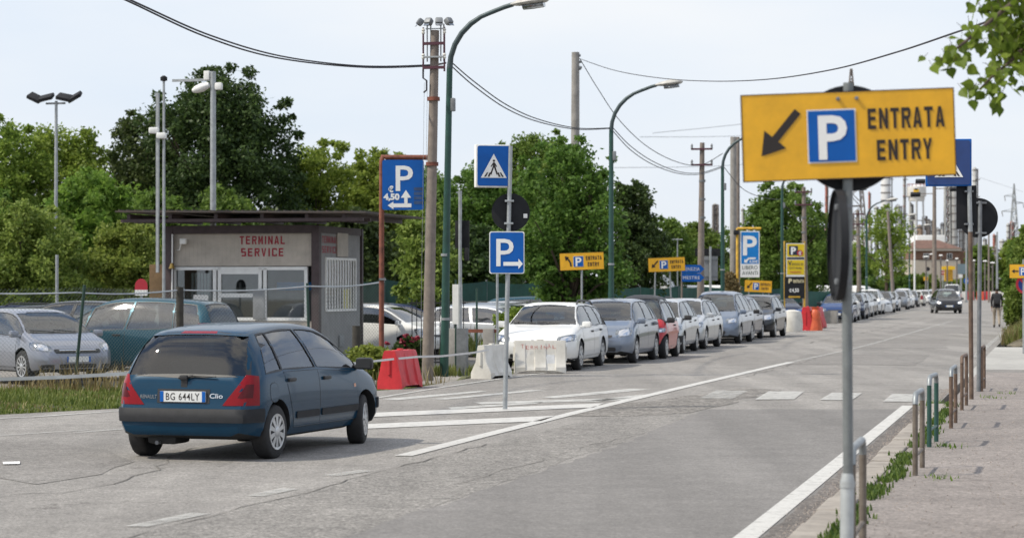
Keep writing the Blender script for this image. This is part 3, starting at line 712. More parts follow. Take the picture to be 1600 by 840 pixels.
def model(kind, Lg, W, H, r, old, **kw):
    d = dict(doors={id(HATCH): DOORS_H, id(ESTATE): DOORS_E, id(MPV): DOORS_M}.get(id(kind), [((-.16, .30, -.16, .27), -.11)]), mirror='body',
        head=std_lamps(Lg, W, H), tail=std_tail(Lg, W, H), headk=.5, spokes=(7, .5), kf=.26,
        grilles=[(1, [(-.22 * W, .395 * H), (.22 * W, .395 * H), (.24 * W, .44 * H), (-.24 * W, .44 * H)], m_black, 'grille'), (1, [(-.27 * W, .17 * H), (.27 * W, .17 * H), (.29 * W, .255 * H), (-.29 * W, .255 * H)], m_black, 'air_intake')],
        plates=[(1, .30 * H, None), (-1, .47 * H, None)])
    d.update(kw); return Car(kind, Lg, W, H, r, d).build(old)
def fr_extra(bar=True):
    def f(s, root, pm):
        # badge and chrome bar on the nose, wipers at the foot of the windscreen
        l = s.hit((s.L / 2, 0, .425 * s.H), (1, 0, 0))[0]
        if l is not None:
            MB().lathe([(.03, 0), (.05, .01), (.05, .02), (.035, .02)], c=l, axis='X', n=20).build('badge', m_chrome, root)
        x = s.k['ws'][1] * s.L
        for y in (-.15, .35):
            p = [s.hit((s.L / 2, yy, interp(s.T, x) + dz), (1, 0, 0))[0] for yy, dz in ((y, .0), (y - .48, .035))]
            if all(q is not None for q in p): MB().tube([q + Vector((.02, 0, .012)) for q in p], .011, 6).build('wiper', m_black, root)
    return f
P_ = {k: paint('car_' + k, *v) for k, v in dict(white=((.72, .72, .70), 0., .4), silver=((.50, .52, .54), .55, .32), steel=((.20, .235, .295), .5, .3), red=((.42, .012, .018), .05, .3), navy=((.008, .018, .06), .3, .3),
    blue=((.165, .205, .275), .5, .3), anth=((.028, .031, .038), .4, .3), grey=((.16, .17, .185), .5, .3), lilac=((.27, .285, .33), .55, .3), black=((.008, .008, .01), .2, .25), teal2=((.004, .058, .09), .3, .3), fblue=((.01, .045, .16), .25, .3), cream=((.55, .53, .47), 0, .4)).items()}
def m_estate(pm, rails=m_black): return model(ESTATE, 4.48, 1.73, 1.43, .31, pm, rails=rails, extra=fr_extra(), bumpers=[(1, .20, .27, 95, m_bumper_grey, .008)])
def m_supermini(pm): return model(HATCH, 3.99, 1.71, 1.49, .305, pm, extra=fr_extra(), head=std_lamps(3.99, 1.71, 1.49, zb=.39, zt=.53, yin=.26), kf=.30)
def m_oldhatch(pm): return model(HATCH, 3.86, 1.64, 1.44, .285, pm, mirror=m_black, bumpers=[(1, .30, .48, 95, m_bumper_grey, .015), (-1, .34, .5, 95, m_bumper_grey, .015)], head=std_lamps(3.86, 1.64, 1.44, zb=.40, zt=.48), extra=fr_extra())
def m_micro(pm): return model(MICRO, 2.5, 1.52, 1.55, .28, pm, mirror=m_black, upper=m_black, extra=micro_extra, head=std_lamps(2.5, 1.52, 1.55, zb=.385, zt=.455, yin=.22), kf=.2, kr=.16)
def micro_extra(s, root, pm):
    fr_extra()(s, root, pm)
    for sg in (1, -1):     # the pale safety cell beside the windscreen and over the door
        s.patch(grid_quad(*[Vector(p) for p in ((.52, 0, .98), (.86, 0, .70), (.80, 0, .92), (.36, 0, 1.36))], 8, 6), Vector((0, 1, 0)), .004, .004, sg).build('cell_panel', [m_alloy] * 2, root)
    xs = [lerp(-.40, .14, i / 6) * s.L for i in range(7)]
    s.patch([[Vector((x, y, 2)) for x in xs] for y in (-.5, -.25, 0, .25, .5)], Vector((0, 0, 1)), .012, .012).build('roof_panel', [m_black] * 2, root)
def m_mpv(pm): return model(MPV, 4.32, 1.75, 1.63, .31, pm, extra=fr_extra(), head=std_lamps(4.32, 1.75, 1.63, zb=.37, zt=.475))
def m_compact(pm): return model(HATCH, 4.25, 1.75, 1.46, .315, pm, spokes=(11, .33), extra=astra_extra, grilles=[(1, [(-.5, .575), (.5, .575), (.52, .665), (-.52, .665)], m_black, 'grille'), (1, [(-.38, .25), (.38, .25), (.42, .37), (-.42, .37)], m_black, 'air_intake'), (1, [(-.76, .27), (-.5, .27), (-.52, .36), (-.76, .36)], m_black, 'air_intake'), (1, [(.5, .27), (.76, .27), (.76, .36), (.52, .36)], m_black, 'air_intake')], plates=[(1, .46, None), (-1, .68, None)], head=std_lamps(4.25, 1.75, 1.46, zb=.40, zt=.52, yin=.30))
def astra_extra(s, root, pm):
    fr_extra()(s, root, pm)
    l = [s.hit((s.L / 2, y, .437 * s.H), (1, 0, 0))[0] for y in (-.40, -.2, 0, .2, .40)]
    MB().tube([p + Vector((.012, 0, 0)) for p in l], .018, 8).build('chrome_bar', m_chrome, root)
def m_van(pm): return model(VAN, 5.0, 1.95, 2.05, .33, pm, panel_van=True, mirror=m_black, gc=.24, tum=.14, tail=std_tail(5, 1.95, 2.05, .35, .55), doors=[((.085, .33, .085, .30), .11)], head=std_lamps(5, 1.95, 2.05, zb=.34, zt=.42))
# ------------------------------------------------------------------ ground, road, pavement, markings
m_soil = asphalt('dry_soil', (.19, .165, .12), .3, .35, 0, fine=30)
m_lot = asphalt('lot_gravel', (.27, .25, .225), .35, .25, 0, fine=35)
m_road = asphalt('old_asphalt', (.27, .255, .238), .46, .15, .75, .30, 44, .13)
m_lane = asphalt('newer_asphalt', (.20, .19, .181), .30, .12, .25, .3, 50, .09)
m_patch = asphalt('patched_asphalt', (.225, .212, .198), .45, .16, .5, .5, 40)
m_rough = asphalt('worn_gravelly_asphalt', (.225, .21, .192), .75, .25, .8, .6, 18)
m_walk = asphalt('pavement_asphalt', (.252, .224, .207), .42, .16, .5, .45, 44)
m_kerb = mat('kerb_stone', (.285, .255, .222), .9, var=.3, scale=4, bump=.5)
m_apron = asphalt('concrete_apron', (.42, .41, .385), .12, .15, .35, .4, 60)
m_line = worn_paint('road_line_paint', (.60, .59, .565), .12, 7, .35, .97)
m_line_old = worn_paint('faded_road_paint', (.56, .555, .53), .5, 4, .12, .72)
m_line_thin = worn_paint('thin_edge_paint', (.58, .575, .55), .35, 3, .2, .85)
def ST(s_, t_): p = U * s_ + V * t_; return (p.x, p.y)
def struct(name, mb, m, smooth=0): o = mb.build(name, m, None, smooth); o['kind'] = 'structure'; return o
def sheet(name, pts, z, m): return struct(name, MB().sheet(pts, z), m)
sheet('ground', [(-1500, -200), (1500, -200), (1500, 3000), (-1500, 3000)], -.30, m_soil)
LOT = -.22                                   # the car park lies a little lower than the road
g2 = lambda x, y: tuple(G(x, y).xy)
left_edge = [(-12.5, -15), g2(-900, 735), g2(-300, 676), g2(0, 648), g2(190, 638), g2(400, 623), g2(640, 607), g2(740, 590)]
def slab(name, pts, z, m, depth=.35):
    n = len(pts); mb = MB(); mb.add([(x, y, z) for x, y in pts] + [(x, y, z - depth) for x, y in pts], [list(range(n))] + [[i, n + i, n + (i + 1) % n, (i + 1) % n] for i in range(n)]); return struct(name, mb, m)
slab('road', left_edge + [ST(60, -12.9), ST(130, -13.2), ST(250, -15), ST(430, -16), ST(430, 6), ST(300, -1.2), ST(100, -1.72), ST(72, -1.72), ST(30, -1.72), ST(-15, -1.72)], .004, m_road)
sheet('parking_lot', [(-60, 47), (-30, 44.5), (-7, 44.3), (-1.5, 46.5), ST(60, -13.1), ST(118, -13.4), (2, 122), (-60, 122)], LOT, m_lot)
vg = MB(); va = [(-60, 20), (-12.6, 20)] + [(x - .02, y) for x, y in left_edge[1:]] + [ST(60, -12.85), ST(130, -13.15)]; vb = [(-60, 43), (-12.6, 43), (-12, 43), (-9.5, 43.2), (-7.2, 43.4), (-5.5, 43.8), (-3.2, 44.2), (-2.4, 45.4), (-1.2, 47.4), ST(60, -15), ST(130, -15.3)]
k_ = len(va); vg.add([(x, y, -.012) for x, y in va] + [(x, y, LOT + .006) for x, y in vb], [[i, i + 1, k_ + i + 1, k_ + i] for i in range(k_ - 1)]); struct('verge', vg, asphalt('verge_soil', (.10, .105, .045), .4, .35, 0, fine=25))
def wavy(poly, step=.7, amp=.06):
    o = []
    for a, b_ in zip(poly, poly[1:] + poly[:1]):
        a, b_ = Vector(a), Vector(b_); n = max(1, int((b_ - a).length / step))
        for i in range(n): o.append(tuple(a.lerp(b_, i / n) + Vector((random.uniform(-amp, amp), random.uniform(-amp, amp)))))
    return o
sheet('new_lane', wavy([ST(-15, -4.82), ST(8, -4.84), ST(16, -4.84), ST(25, -4.7), ST(32.6, -4.86), ST(33.4, -1.75), ST(-15, -1.75)], .35, .05), .008, m_lane)
sheet('worn_road', wavy([ST(-15, -6.35), ST(10, -6.3), ST(20, -6.25), ST(30, -6.0), ST(34, -5.4), ST(31, -4.8), ST(-15, -4.8)], .4, .05), .006, asphalt('coarse_asphalt', (.235, .222, .206), .62, .16, .4, .5, 36, .1))
sheet('road_patch', wavy([g2(-60, 735), g2(-60, 692), g2(70, 690), g2(165, 703), g2(215, 722), g2(150, 742), g2(60, 757)]), .008, m_patch)
sheet('worn_road', wavy([g2(860, 650), g2(935, 636), g2(1060, 622), g2(1165, 606), g2(1215, 610), g2(1150, 628), g2(1080, 646), g2(985, 651)], .8, .12), .008, m_rough)
for k, (a, b_) in enumerate(((52, 60.0), (66.5, 78), (88, 101), (112, 131))):
    sheet('road_patch', wavy([ST(a, -6.2), ST(b_, -6.3), ST(b_, -3.2 - k * .4), ST(a, -3.0)], 1.0, .1), .008, m_patch)
# hairline and sealed cracks
m_seal = asphalt('crack_sealant', (.175, .165, .153), .3, .2, 0, fine=40)
def crack(pts, wd=.03, jit=.05, seed=1):
    rn = random.Random(seed); o = []
    for a, b_ in zip(pts, pts[1:]):
        n = max(2, int((Vector(b_) - Vector(a)).length / .35)); o += [(lerp(a[0], b_[0], i / n) + rn.gauss(0, jit), lerp(a[1], b_[1], i / n) + rn.gauss(0, jit)) for i in range(n)]
    o.append(pts[-1]); a_ = []; c_ = []
    for i, p in enumerate(o):
        t = (Vector(o[min(i + 1, len(o) - 1)]) - Vector(o[max(i - 1, 0)])).normalized(); nn = Vector((-t.y, t.x)) * wd * .30 * rn.uniform(.1, 1.2); a_.append(tuple(Vector(p) + nn)); c_.append(tuple(Vector(p) - nn))
    n = len(o); mb = MB(); mb.add([(x, y, .0105) for x, y in a_ + c_], [[i, i + 1, n + i + 1, n + i] for i in range(n - 1)]); struct('road_crack', mb, m_seal)
crack([g2(180, 846), g2(330, 806), g2(470, 772), g2(600, 735), g2(760, 694)], .035, .03, 1)
crack([g2(0, 772), g2(90, 770), g2(190, 756), g2(262, 724), g2(300, 700)], .03, .06, 2)
crack([g2(1150, 592), g2(1210, 577), g2(1275, 560)], .05, .05, 3); crack([g2(985, 565), g2(1080, 562), g2(1190, 561)], .05, .08, 4); crack([g2(1020, 548), g2(1200, 546), g2(1400, 548)], .05, .12, 5)
crack([g2(1330, 600), g2(1400, 602), g2(1455, 603)], .05, .05, 6); crack([g2(1120, 674), g2(1150, 673.5), g2(1185, 674)], .025, .02, 7); crack([g2(700, 760), g2(860, 716), g2(1010, 672)], .02, .04, 8)
crack([ST(70, -7.5), ST(100, -7.0), ST(140, -7.2)], .06, .08, 9); crack([g2(60, 668), g2(160, 664), g2(260, 668)], .03, .05, 10)
# pavement behind its kerb
wk = MB(); wk.prism([(-1.48, -.32), (-1.48, .10), (9, .10), (9, -.32)], -12, 45.5); wk.xf(Matrix.Rotation(ROT, 4, 'Z')); struct('pavement', wk, m_walk)
kb = MB()
s0 = -12
while s0 < 33:
    z = .115 + random.uniform(-.01, .008); ln_ = 1.0
    kb.box((-1.60 + random.uniform(-.012, .012), s0 + ln_ / 2, z / 2), (.235, ln_ - .012, z), bev=.018, rz=random.uniform(-.008, .008)); s0 += ln_
kb.xf(Matrix.Rotation(ROT, 4, 'Z')); struct('kerb', kb, m_kerb)
slab('concrete_apron', [ST(45.4, -1.72), ST(45.4, 8), ST(70, 8), ST(68, -1.72)], .012, m_apron)
sheet('apron_strip', [ST(45.5, -1.55), ST(45.5, 8), ST(49.5, 8), ST(49.5, -1.45)], .016, m_patch)
sheet('gutter', wavy([ST(-12, -2.0), ST(34, -2.0), ST(34, -1.73), ST(-12, -1.73)], .4, .03), .010, asphalt('gutter_grit', (.165, .148, .135), .6, .3, 0, fine=30))
# painted markings, one object each
def marks(name, polys, m, z=.012):
    mb = MB()
    for p in polys: mb.sheet(p, z)
    return struct(name, mb, m)
def strip(pts, wd):
    a = []; b_ = []
    for i, p in enumerate(pts):
        t = (Vector(pts[min(i + 1, len(pts) - 1)]) - Vector(pts[max(i - 1, 0)])).normalized(); n = Vector((-t.y, t.x)) * wd / 2
        a.append(tuple(Vector(p) + n)); b_.append(tuple(Vector(p) - n))
    return a + b_[::-1]
marks('edge_marking', [strip([ST(-12, -2.1), ST(10, -2.1), ST(20, -2.1), ST(34.2, -2.12)], .17)], m_line, .014)
marks('edge_marking', [strip([ST(58, -1.98), ST(75, -1.98), ST(120, -2.0), ST(200, -2.0)], .16)], m_line_old)
marks('centre_marking', [strip([g2(630, 713), g2(760, 680), g2(900, 645), g2(1060, 607), g2(1236, 566)], .19)], m_line)
marks('centre_marking', [strip([g2(1236, 566), g2(1330, 546), g2(1400, 527), ST(120, -5.2)], .14)], m_line_old)
marks('dash_marking', [strip([g2(*a), g2(*b_)], .17) for a, b_ in (((212, 824), (314, 803)), ((398, 776), (452, 764.5)), ((515, 744), (572, 736)))], m_line_old)
marks('edge_marking', [strip([g2(590, 622), g2(700, 604), g2(800, 589.5), g2(890, 578), g2(960, 570)], .11)], m_line_thin)
marks('edge_marking', [strip([ST(54 + i * 5.2, -9.75), ST(57.4 + i * 5.2, -9.72)], .11) for i in range(26)], m_line_thin)
marks('edge_marking', [strip([g2(-60, 657), g2(60, 651.5), g2(200, 641.5)], .10)], m_line_thin)
marks('edge_marking', [strip([g2(120, 676.5), g2(240, 667), g2(380, 655)], .11), strip([g2(-40, 684), g2(140, 672)], .07)], m_line_old)
marks('hatch_marking', [[g2(*p) for p in q] for q in (((560, 664), (869, 650), (846, 658.5), (560, 671)), ((560, 646.5), (943, 630.5), (928, 637), (560, 653)))], m_line)
marks('hatch_marking', [[g2(*p) for p in q] for q in (((740, 629), (984, 622), (974, 625.5), (752, 632)), ((845, 621), (984, 607.5), (1019, 608.5), (868, 622.5)), ((675, 624), (830, 609.5), (850, 610), (700, 624.5)), ((597, 624), (748, 611), (762, 612), (622, 625.5)), ((700, 637), (850, 628), (838, 631), (705, 640)), ((900, 628.5), (1000, 617), (1030, 617), (930, 628)))], worn_paint('hatch_paint', (.58, .575, .55), .3, 4, .25, .9), .010)
cw = [((1180, 625), (1201, 612), (1256, 612.5), (1241, 624.5)), ((1281, 625.5), (1300, 614), (1347, 615), (1331, 626)), ((1380, 628), (1394, 616), (1433, 617), (1425, 628.5))]
marks('crossing_marking', [[g2(*p) for p in q] for q in cw], worn_paint('crossing_paint', (.58, .575, .55), .3, 4, .3, .8), .015)
marks('crossing_marking', [[g2(*p) for p in q] for q in (((1093, 623), (1120, 610.5), (1168, 611.5), (1145, 623.5)),)], m_line_old, .015)
tag(MB().sheet([g2(*p) for p in ((4, 724), (31, 723), (31, 727), (5, 727.5))], .02).build('paper_scrap', m_white, None, 0), 'white scrap of paper lying on the asphalt at the left edge', 'litter')

# ------------------------------------------------------------------ trees and low plants
m_leaf = {'bright': leaf_mat('leaf_bright', (.115, .185, .024), (.30, .385, .07), .5), 'mid': leaf_mat('leaf_mid', (.075, .13, .02), (.21, .29, .058), .45), 'dark': leaf_mat('leaf_dark', (.032, .055, .016), (.095, .135, .035), .32),
          'willow': leaf_mat('leaf_willow', (.12, .175, .03), (.32, .38, .085), .48), 'grass': leaf_mat('grass_blade', (.085, .12, .018), (.24, .25, .07), .4), 'dry': leaf_mat('dry_stalk', (.16, .115, .05), (.30, .24, .12), .3),
          'kerb': leaf_mat('leaf_kerb', (.05, .085, .014), (.16, .20, .04), .4), 'near': leaf_mat('leaf_near', (.07, .125, .012), (.22, .31, .04), .5)}
import numpy as np
from mathutils import noise as mnoise
def leaf_object(name, clumps, n_per, size, m, parent, seed, asp=.6, droop=.3):
    """many small leaf quads around clump centres (x, y, z, radius)"""
    rg = np.random.default_rng(seed); C = np.array(clumps, float); N = len(C) * n_per
    d = rg.normal(size=(N, 3)); d /= np.linalg.norm(d, axis=1)[:, None]; d *= rg.random((N, 1)) ** .45; d[:, 2] *= .8
    c = np.repeat(C, n_per, 0); p = c[:, :3] + d * c[:, 3:4]
    a = rg.normal(size=(N, 3)) * (1, 1, .75) - (0, 0, droop); a /= np.linalg.norm(a, axis=1)[:, None]
    q = rg.normal(size=(N, 3)) * (1, 1, .6); b_ = np.cross(a, q); b_ /= np.linalg.norm(b_, axis=1)[:, None] + 1e-9
    s_ = size * rg.uniform(.65, 1.3, (N, 1)); a *= s_; b_ *= s_ * asp * .5
    v = np.stack([p, p + a * .45 + b_, p + a, p + a * .45 - b_], 1).reshape(-1, 3)
    me = bpy.data.meshes.new(name); me.vertices.add(4 * N); me.vertices.foreach_set('co', v.astype(np.float32).ravel())
    me.loops.add(4 * N); me.loops.foreach_set('vertex_index', np.arange(4 * N, dtype=np.int32)); me.polygons.add(N); me.polygons.foreach_set('loop_start', np.arange(0, 4 * N, 4, dtype=np.int32))
    me.update(calc_edges=True); me.materials.append(m); o = bpy.data.objects.new(name, me); COL.objects.link(o); o.parent = parent; return o
def tree(name, label, loc, H, rad, col, trunk_h=None, lobes=9, dens=1., size=.16, trunk_r=None, flat_=1., group='trees behind the car park', seed=0, gap=.0, lean=0., m_tr=None, low=.10, cat='tree', leaf_n=30):
    rn = random.Random(seed * 131 + int(H * 10)); t = thing(name, label, cat, loc, 0, group); th = trunk_h if trunk_h is not None else H * .2
    tr = trunk_r or max(.06, H * .016); mb = MB(); clumps = []; z0 = H * low; az = (H - z0) / 2; zc = z0 + az; ofs = Vector((seed * 7.3, seed * 3.1, seed * 1.7))
    cs = max(.28, min(.8, .22 * (rad + az) / 2)) if rad > .8 else .22
    area = 4 * math.pi * ((rad * az) ** 1.6 * 2 / 3 + (rad ** 3.2) / 3) ** (1 / 1.6); n = int(dens * 1.35 * area / cs ** 2)
    n = max(30, min(n, 800))
    def surf(d):
        f = .80 +   .50 * mnoise.noise(d * 1.8 + ofs) + .42 * mnoise.noise(d * 4.1 + ofs)
        w_ = 1 if d.z < 0 else 1 - .16 * d.z ** 2
        return Vector((d.x * rad * f * w_, d.y * rad * f * flat_ * w_, d.z * az * (.93 + .35 * (f - .8))))
    while len(clumps) < n:
        d = Vector((rn.gauss(0, 1), rn.gauss(0, 1), rn.gauss(0, 1))).normalized()
        if mnoise.noise(d * 2.3 + ofs * 2) < -.24 + gap * .45: continue
        q = rn.uniform(.78, 1.04) if rn.random() < .72 else rn.uniform(.25, .78)
        p = surf(d) * q; p.z += zc; p.x += lean * p.z; r = cs * rn.uniform(.55, 1.05)
        if p.z - r * .7 < .1: p.z = .1 + r * .7
        if p.z + r * .8 > H: p.z = H - r * .8
        clumps.append((p.x, p.y, p.z, r))
    for _ in range(n // 4):                       # loose sprigs that break the outline
        d = Vector((rn.gauss(0, 1), rn.gauss(0, 1), rn.gauss(.3, 1))).normalized(); p = surf(d) * rn.uniform(1.0, 1.2); p.z += zc; r = cs * rn.uniform(.18, .42)
        if .3 < p.z - r and p.z + r * .5 < H * 1.02: clumps.append((p.x + lean * p.z, p.y, p.z, r))
    for i in range(lobes):
        p = Vector(rn.choice(clumps)[:3]); b0 = Vector((lean * th, 0, min(max(th, p.z * .35), p.z * .8))); m_ = b0.lerp(p, .5) + Vector((0, 0, .12 * rad)); mb.tube([b0, m_, p], [tr * .55, tr * .34, tr * .1], 6)
        for _ in range(2):
            p2 = Vector(min(clumps, key=lambda c: (Vector(c[:3]) - p).length + rn.random() * rad * .5)[:3]); mb.tube([m_, m_.lerp(p2, .6), p2], [tr * .25, tr * .16, tr * .05], 5)
    mb.tube([(0, 0, -.3), (lean * th * .5, 0, th * .5), (lean * th, 0, th), (lean * H * .6, 0, H * .6), (lean * H * .85, 0, H * .85)], [tr * 1.3, tr, tr * .85, tr * .45, tr * .1], 9)
    mb.build('trunk', m_tr or m_bark, t)
    leaf_object('crown', clumps, max(8, int(leaf_n * (1 - gap) * (cs / .26 * .2 / size) ** 1.1)), size, m_leaf[col], t, seed); return t
def T(label, px, top, d, wpx, col, i, **kw):
    H = ZP(top, d); return tree(kw.pop('name', 'broadleaf_tree'), label, S(px, d, LOT), H - LOT, wpx / F * d / 2, col, seed=i, **kw)
T('dark broad tree, tallest in the photo, rising behind the wooden booth', 350, 104, 96, 250, 'dark', 1, lobes=17, size=.18, dens=1.15)
T('dark tree just left of the tallest tree', 225, 172, 98, 170, 'dark', 2, lobes=12, size=.18)
T('bright green tree at the left edge of the photo', 8, 186, 92, 150, 'bright', 3, lobes=11)
T('bright green tree behind the floodlight mast', 110, 192, 94, 170, 'bright', 4, lobes=11)
T('pale willowy tree at the left edge, low and nearest to the silver car', 40, 318, 74, 200, 'willow', 5, lobes=11, size=.13, trunk_h=.9, low=.04)
T('light green tree standing between the willowy tree and the booth', 195, 345, 76, 150, 'willow', 6, lobes=10, size=.13, trunk_h=.7, low=.04)
T('fresh green tree above the light green one left of the booth', 150, 262, 84, 190, 'bright', 7, lobes=12, size=.18, trunk_h=1, low=.05)
T('fresh green tree showing over the booth roof on the left', 255, 300, 82, 130, 'mid', 8, lobes=9, size=.18, trunk_h=1)
T('round green tree peeping over the middle of the booth roof', 350, 292, 86, 120, 'mid', 9, lobes=9, size=.18)
T('bright green tree right of the tallest tree', 500, 226, 100, 150, 'bright', 10, lobes=11)
T('bright green tree behind the blue 4,50 parking sign', 592, 238, 98, 150, 'bright', 11, lobes=11)
T('pale young tree between the concrete pole and the white paper notice', 668, 318, 72, 95, 'willow', 12, lobes=8, size=.15, gap=.25, trunk_h=1.6)
T('dark green tree behind the first green street lamp', 672, 262, 104, 150, 'mid', 13, lobes=11)
T('green tree behind the pedestrian crossing sign', 752, 248, 102, 150, 'mid', 14, lobes=11)
T('tall grey-green tree behind the bare concrete pole', 838, 206, 104, 170, 'mid', 15, lobes=13)
T('big dark leafy tree above the second yellow entry sign', 893, 218, 76, 185, 'mid', 16, lobes=24, size=.15, dens=1.15, trunk_h=1.2, low=.02, gap=.2)
T('dark tree just right of the second green street lamp', 985, 284, 98, 110, 'dark', 17, lobes=10)
T('green tree low behind the third yellow entry sign', 1038, 340, 128, 120, 'mid', 18, lobes=9, size=.18)
T('low dark tree behind the blue direction arrows', 1090, 348, 134, 110, 'mid', 19, lobes=9, size=.18)
T('dark green tree between the blue parking board and the yellow totem', 1228, 288, 124, 160, 'mid', 20, lobes=14, size=.18, trunk_h=1.8)
T('thin yellow-green tree growing beside the far street lamps', 1385, 322, 172, 100, 'bright', 21, lobes=16, size=.2, gap=.45, trunk_h=3, dens=.42, low=.26)
T('low bushy tree at the foot of the white gas tower', 1330, 385, 190, 90, 'mid', 22, lobes=8, size=.28)
T('small tree beyond the roundabout left of the pylon', 1532, 384, 330, 50, 'mid', 23, lobes=8, size=.5, group='trees at the roundabout')
T('small yellow-green tree right beside the far pylon', 1580, 378, 330, 40, 'bright', 24, lobes=7, size=.5, group='trees at the roundabout')
T('dark undergrowth tree behind the lot under the tallest tree', 420, 330, 90, 150, 'dark', 25, lobes=9, size=.17, trunk_h=.6)
T('shady tree closing the gap behind the booth on its right', 560, 330, 86, 130, 'dark', 26, lobes=9, size=.2, trunk_h=.6)
T('low shady tree behind the lot right of the pale young tree', 735, 352, 94, 150, 'dark', 27, lobes=9, size=.2, trunk_h=.6)
T('low dark tree behind the lot at the far left', 75, 360, 96, 190, 'dark', 28, lobes=9, size=.17, trunk_h=.6)
T('low tree between the second street lamp and the arrows', 1005, 352, 112, 110, 'dark', 29, lobes=8, size=.17, trunk_h=.6)
T('low tree under the blue parking board', 1165, 372, 132, 90, 'dark', 30, lobes=8, size=.17, trunk_h=.6)
T('low tree at the left edge behind the willowy tree', -10, 300, 90, 120, 'mid', 31, lobes=9, size=.2, trunk_h=.6)
T('low tree beyond the lot behind the yellow totem', 1275, 372, 140, 80, 'dark', 32, lobes=8, size=.18, trunk_h=.6)
# shrubs
def shrub(label, px, pyb, top, d, wpx, col, i, **kw):
    H = ZP(top, d); return tree('shrub', label, S(px, d), H, wpx / F * d / 2, col, trunk_h=.12, lobes=kw.pop('lobes', 7), size=kw.pop('size', .09), seed=i, trunk_r=.02, group=None, low=.0, dens=kw.pop('dens', 1.6), cat='shrub', **kw)
shrub('light green bushy shrub growing at the booth corner behind the red barrier', 578, 0, 540, 43.5, 62, 'willow', 41, lobes=9)
rs = shrub('dark rose bush with red flowers behind the red barrier', 642, 0, 528, 45, 50, 'dark', 42, lobes=7)
fl = MB(); rn = random.Random(3)
for px, py in ((634, 523), (647, 530), (628, 533), (605, 536), (652, 526), (640, 545), (622, 550)):
    p = P3(px, py, 44.8) - rs.location
    for _ in range(7): fl.box(p + Vector((rn.gauss(0, .025), rn.gauss(0, .025), rn.gauss(0, .02))), (.05, .05, .03), rz=rn.random() * 3, rx=rn.random())
fl.build('flowers', mat('rose_red', (.22, .012, .03), .6), rs, smooth=0)
shrub('tall feathery yellow-green weeds left of the white estate car', 812, 0, 482, 56, 78, 'bright', 43, lobes=9, dens=2.)
shrub('reddish climbing shrub at the foot of the blue parking board', 1143, 0, 425, 96, 28, 'dry', 44, lobes=7, size=.12)
shrub('grey-green shrub on the bank at the right edge behind the yellow sign', 1590, 0, 372, 84, 42, 'mid', 45, lobes=12, size=.11, gap=.2)
shrub('tall thin shrub on the bank at the far right edge', 1604, 0, 350, 82, 40, 'willow', 46, lobes=10, size=.11, gap=.3)
shrub('low bushy shrub on the bank beside the walking man', 1588, 0, 446, 80, 30, 'mid', 47, lobes=8, size=.1)
# grasses nobody could count
def grass(name, label, n, region, h, col, wd=.012, clump=None, zf=lambda p: 0.):
    rn = random.Random(n); vs = []; fs = []
    while len(fs) < n:
        p = region(rn)
        if p is None: continue
        hh = h * rn.uniform(.35, 1.25) * (clump(p) if clump else 1)
        if hh < .02: continue
        a = rn.uniform(0, 6.28); d = Vector((math.cos(a), math.sin(a), 0)); b_ = Vector((-d.y, d.x, 0)) * wd * rn.uniform(.6, 1.5); ln_ = hh * rn.uniform(.1, .6); k = len(vs); z = zf(p)
        q = Vector((p[0], p[1], z)); m_ = q + d * ln_ * .4 + Vector((0, 0, hh * .6)); t = q + d * ln_ + Vector((0, 0, hh))
        vs += [q - b_, q + b_, m_ + b_ * .7, m_ - b_ * .7, t]; fs += [(k, k + 1, k + 2, k + 3), (k + 3, k + 2, k + 4)]
    o = MB().add(vs, fs).build(name, m_leaf[col], None, 0); return tag(o, label, 'grass', kind='stuff')
verge = [Vector(p) for p in left_edge[1:]]
def inverge(rn):
    i = rn.randrange(len(verge) - 1); a, b_ = verge[i], verge[i + 1]
    p = a.lerp(b_, rn.random()); back = Vector((p.x - 1, 46)) ; lim = 43.6 - p.y
    if lim < .3: lim = 2.2
    q = p + Vector((-.05, 1)) * (lim * rn.random() ** 1.2 + .12)
    return (q.x, q.y) if -11.5 < q.x < 0 else None
def patchy(p): return .35 + 1.1 * max(0, math.sin(p[0] * 1.7 + 3 * math.sin(p[1] * .9)) * .5 + .5) 
def vz(p): return -.20 * max(0, min(1, (p[1] - 33.5) / 10))
grass('verge_grass', 'green verge grass in front of the chain-link fence', 46000, inverge, .10, 'grass', .011, patchy, vz)
grass('verge_grass', 'short dry grass mixed into the left verge', 3500, inverge, .09, 'dry', .010, lambda p: max(0, math.sin(p[0] * 2.3 + 1.3 * p[1])) * 1.2, vz)
grass('verge_grass', 'dry brown stalks standing along the chain-link fence', 3600, lambda rn: (rn.uniform(-11.5, -1.2), rn.gauss(42.6, .5)), .42, 'dry', .010, patchy, lambda p: -.19)
def bank(p): t_ = p[0] * V.x + p[1] * V.y; return max(0, min(.9, (t_ + 1.5) * .45))
grass('bank_grass', 'tall straw-green grass covering the bank at the right', 26000, lambda rn: ST(rn.uniform(70.5, 100), -1.5 + rn.random() ** 1.2 * 4.5), .42, 'grass', .013, None, bank)
grass('bank_grass', 'dry straw grass on the bank at the right', 14000, lambda rn: ST(rn.uniform(70.5, 100), -1.62 + rn.random() * 4), .5, 'dry', .011, None, bank)
bk = MB(); n = 8
bv = [ST(s_, t_) for s_ in (70, 72, 100, 130) for t_ in (-1.45, -.5, .5, 6)]; hz_ = [0, .0, .0, .0, 0, .35, .8, .9, 0, .35, .8, .9, 0, 0, 0, 0]
bk.add([(x, y, z + .002) for (x, y), z in zip(bv, hz_)], [[i * 4 + j, i * 4 + j + 1, (i + 1) * 4 + j + 1, (i + 1) * 4 + j] for i in range(3) for j in range(3)]); struct('bank', bk, m_soil)
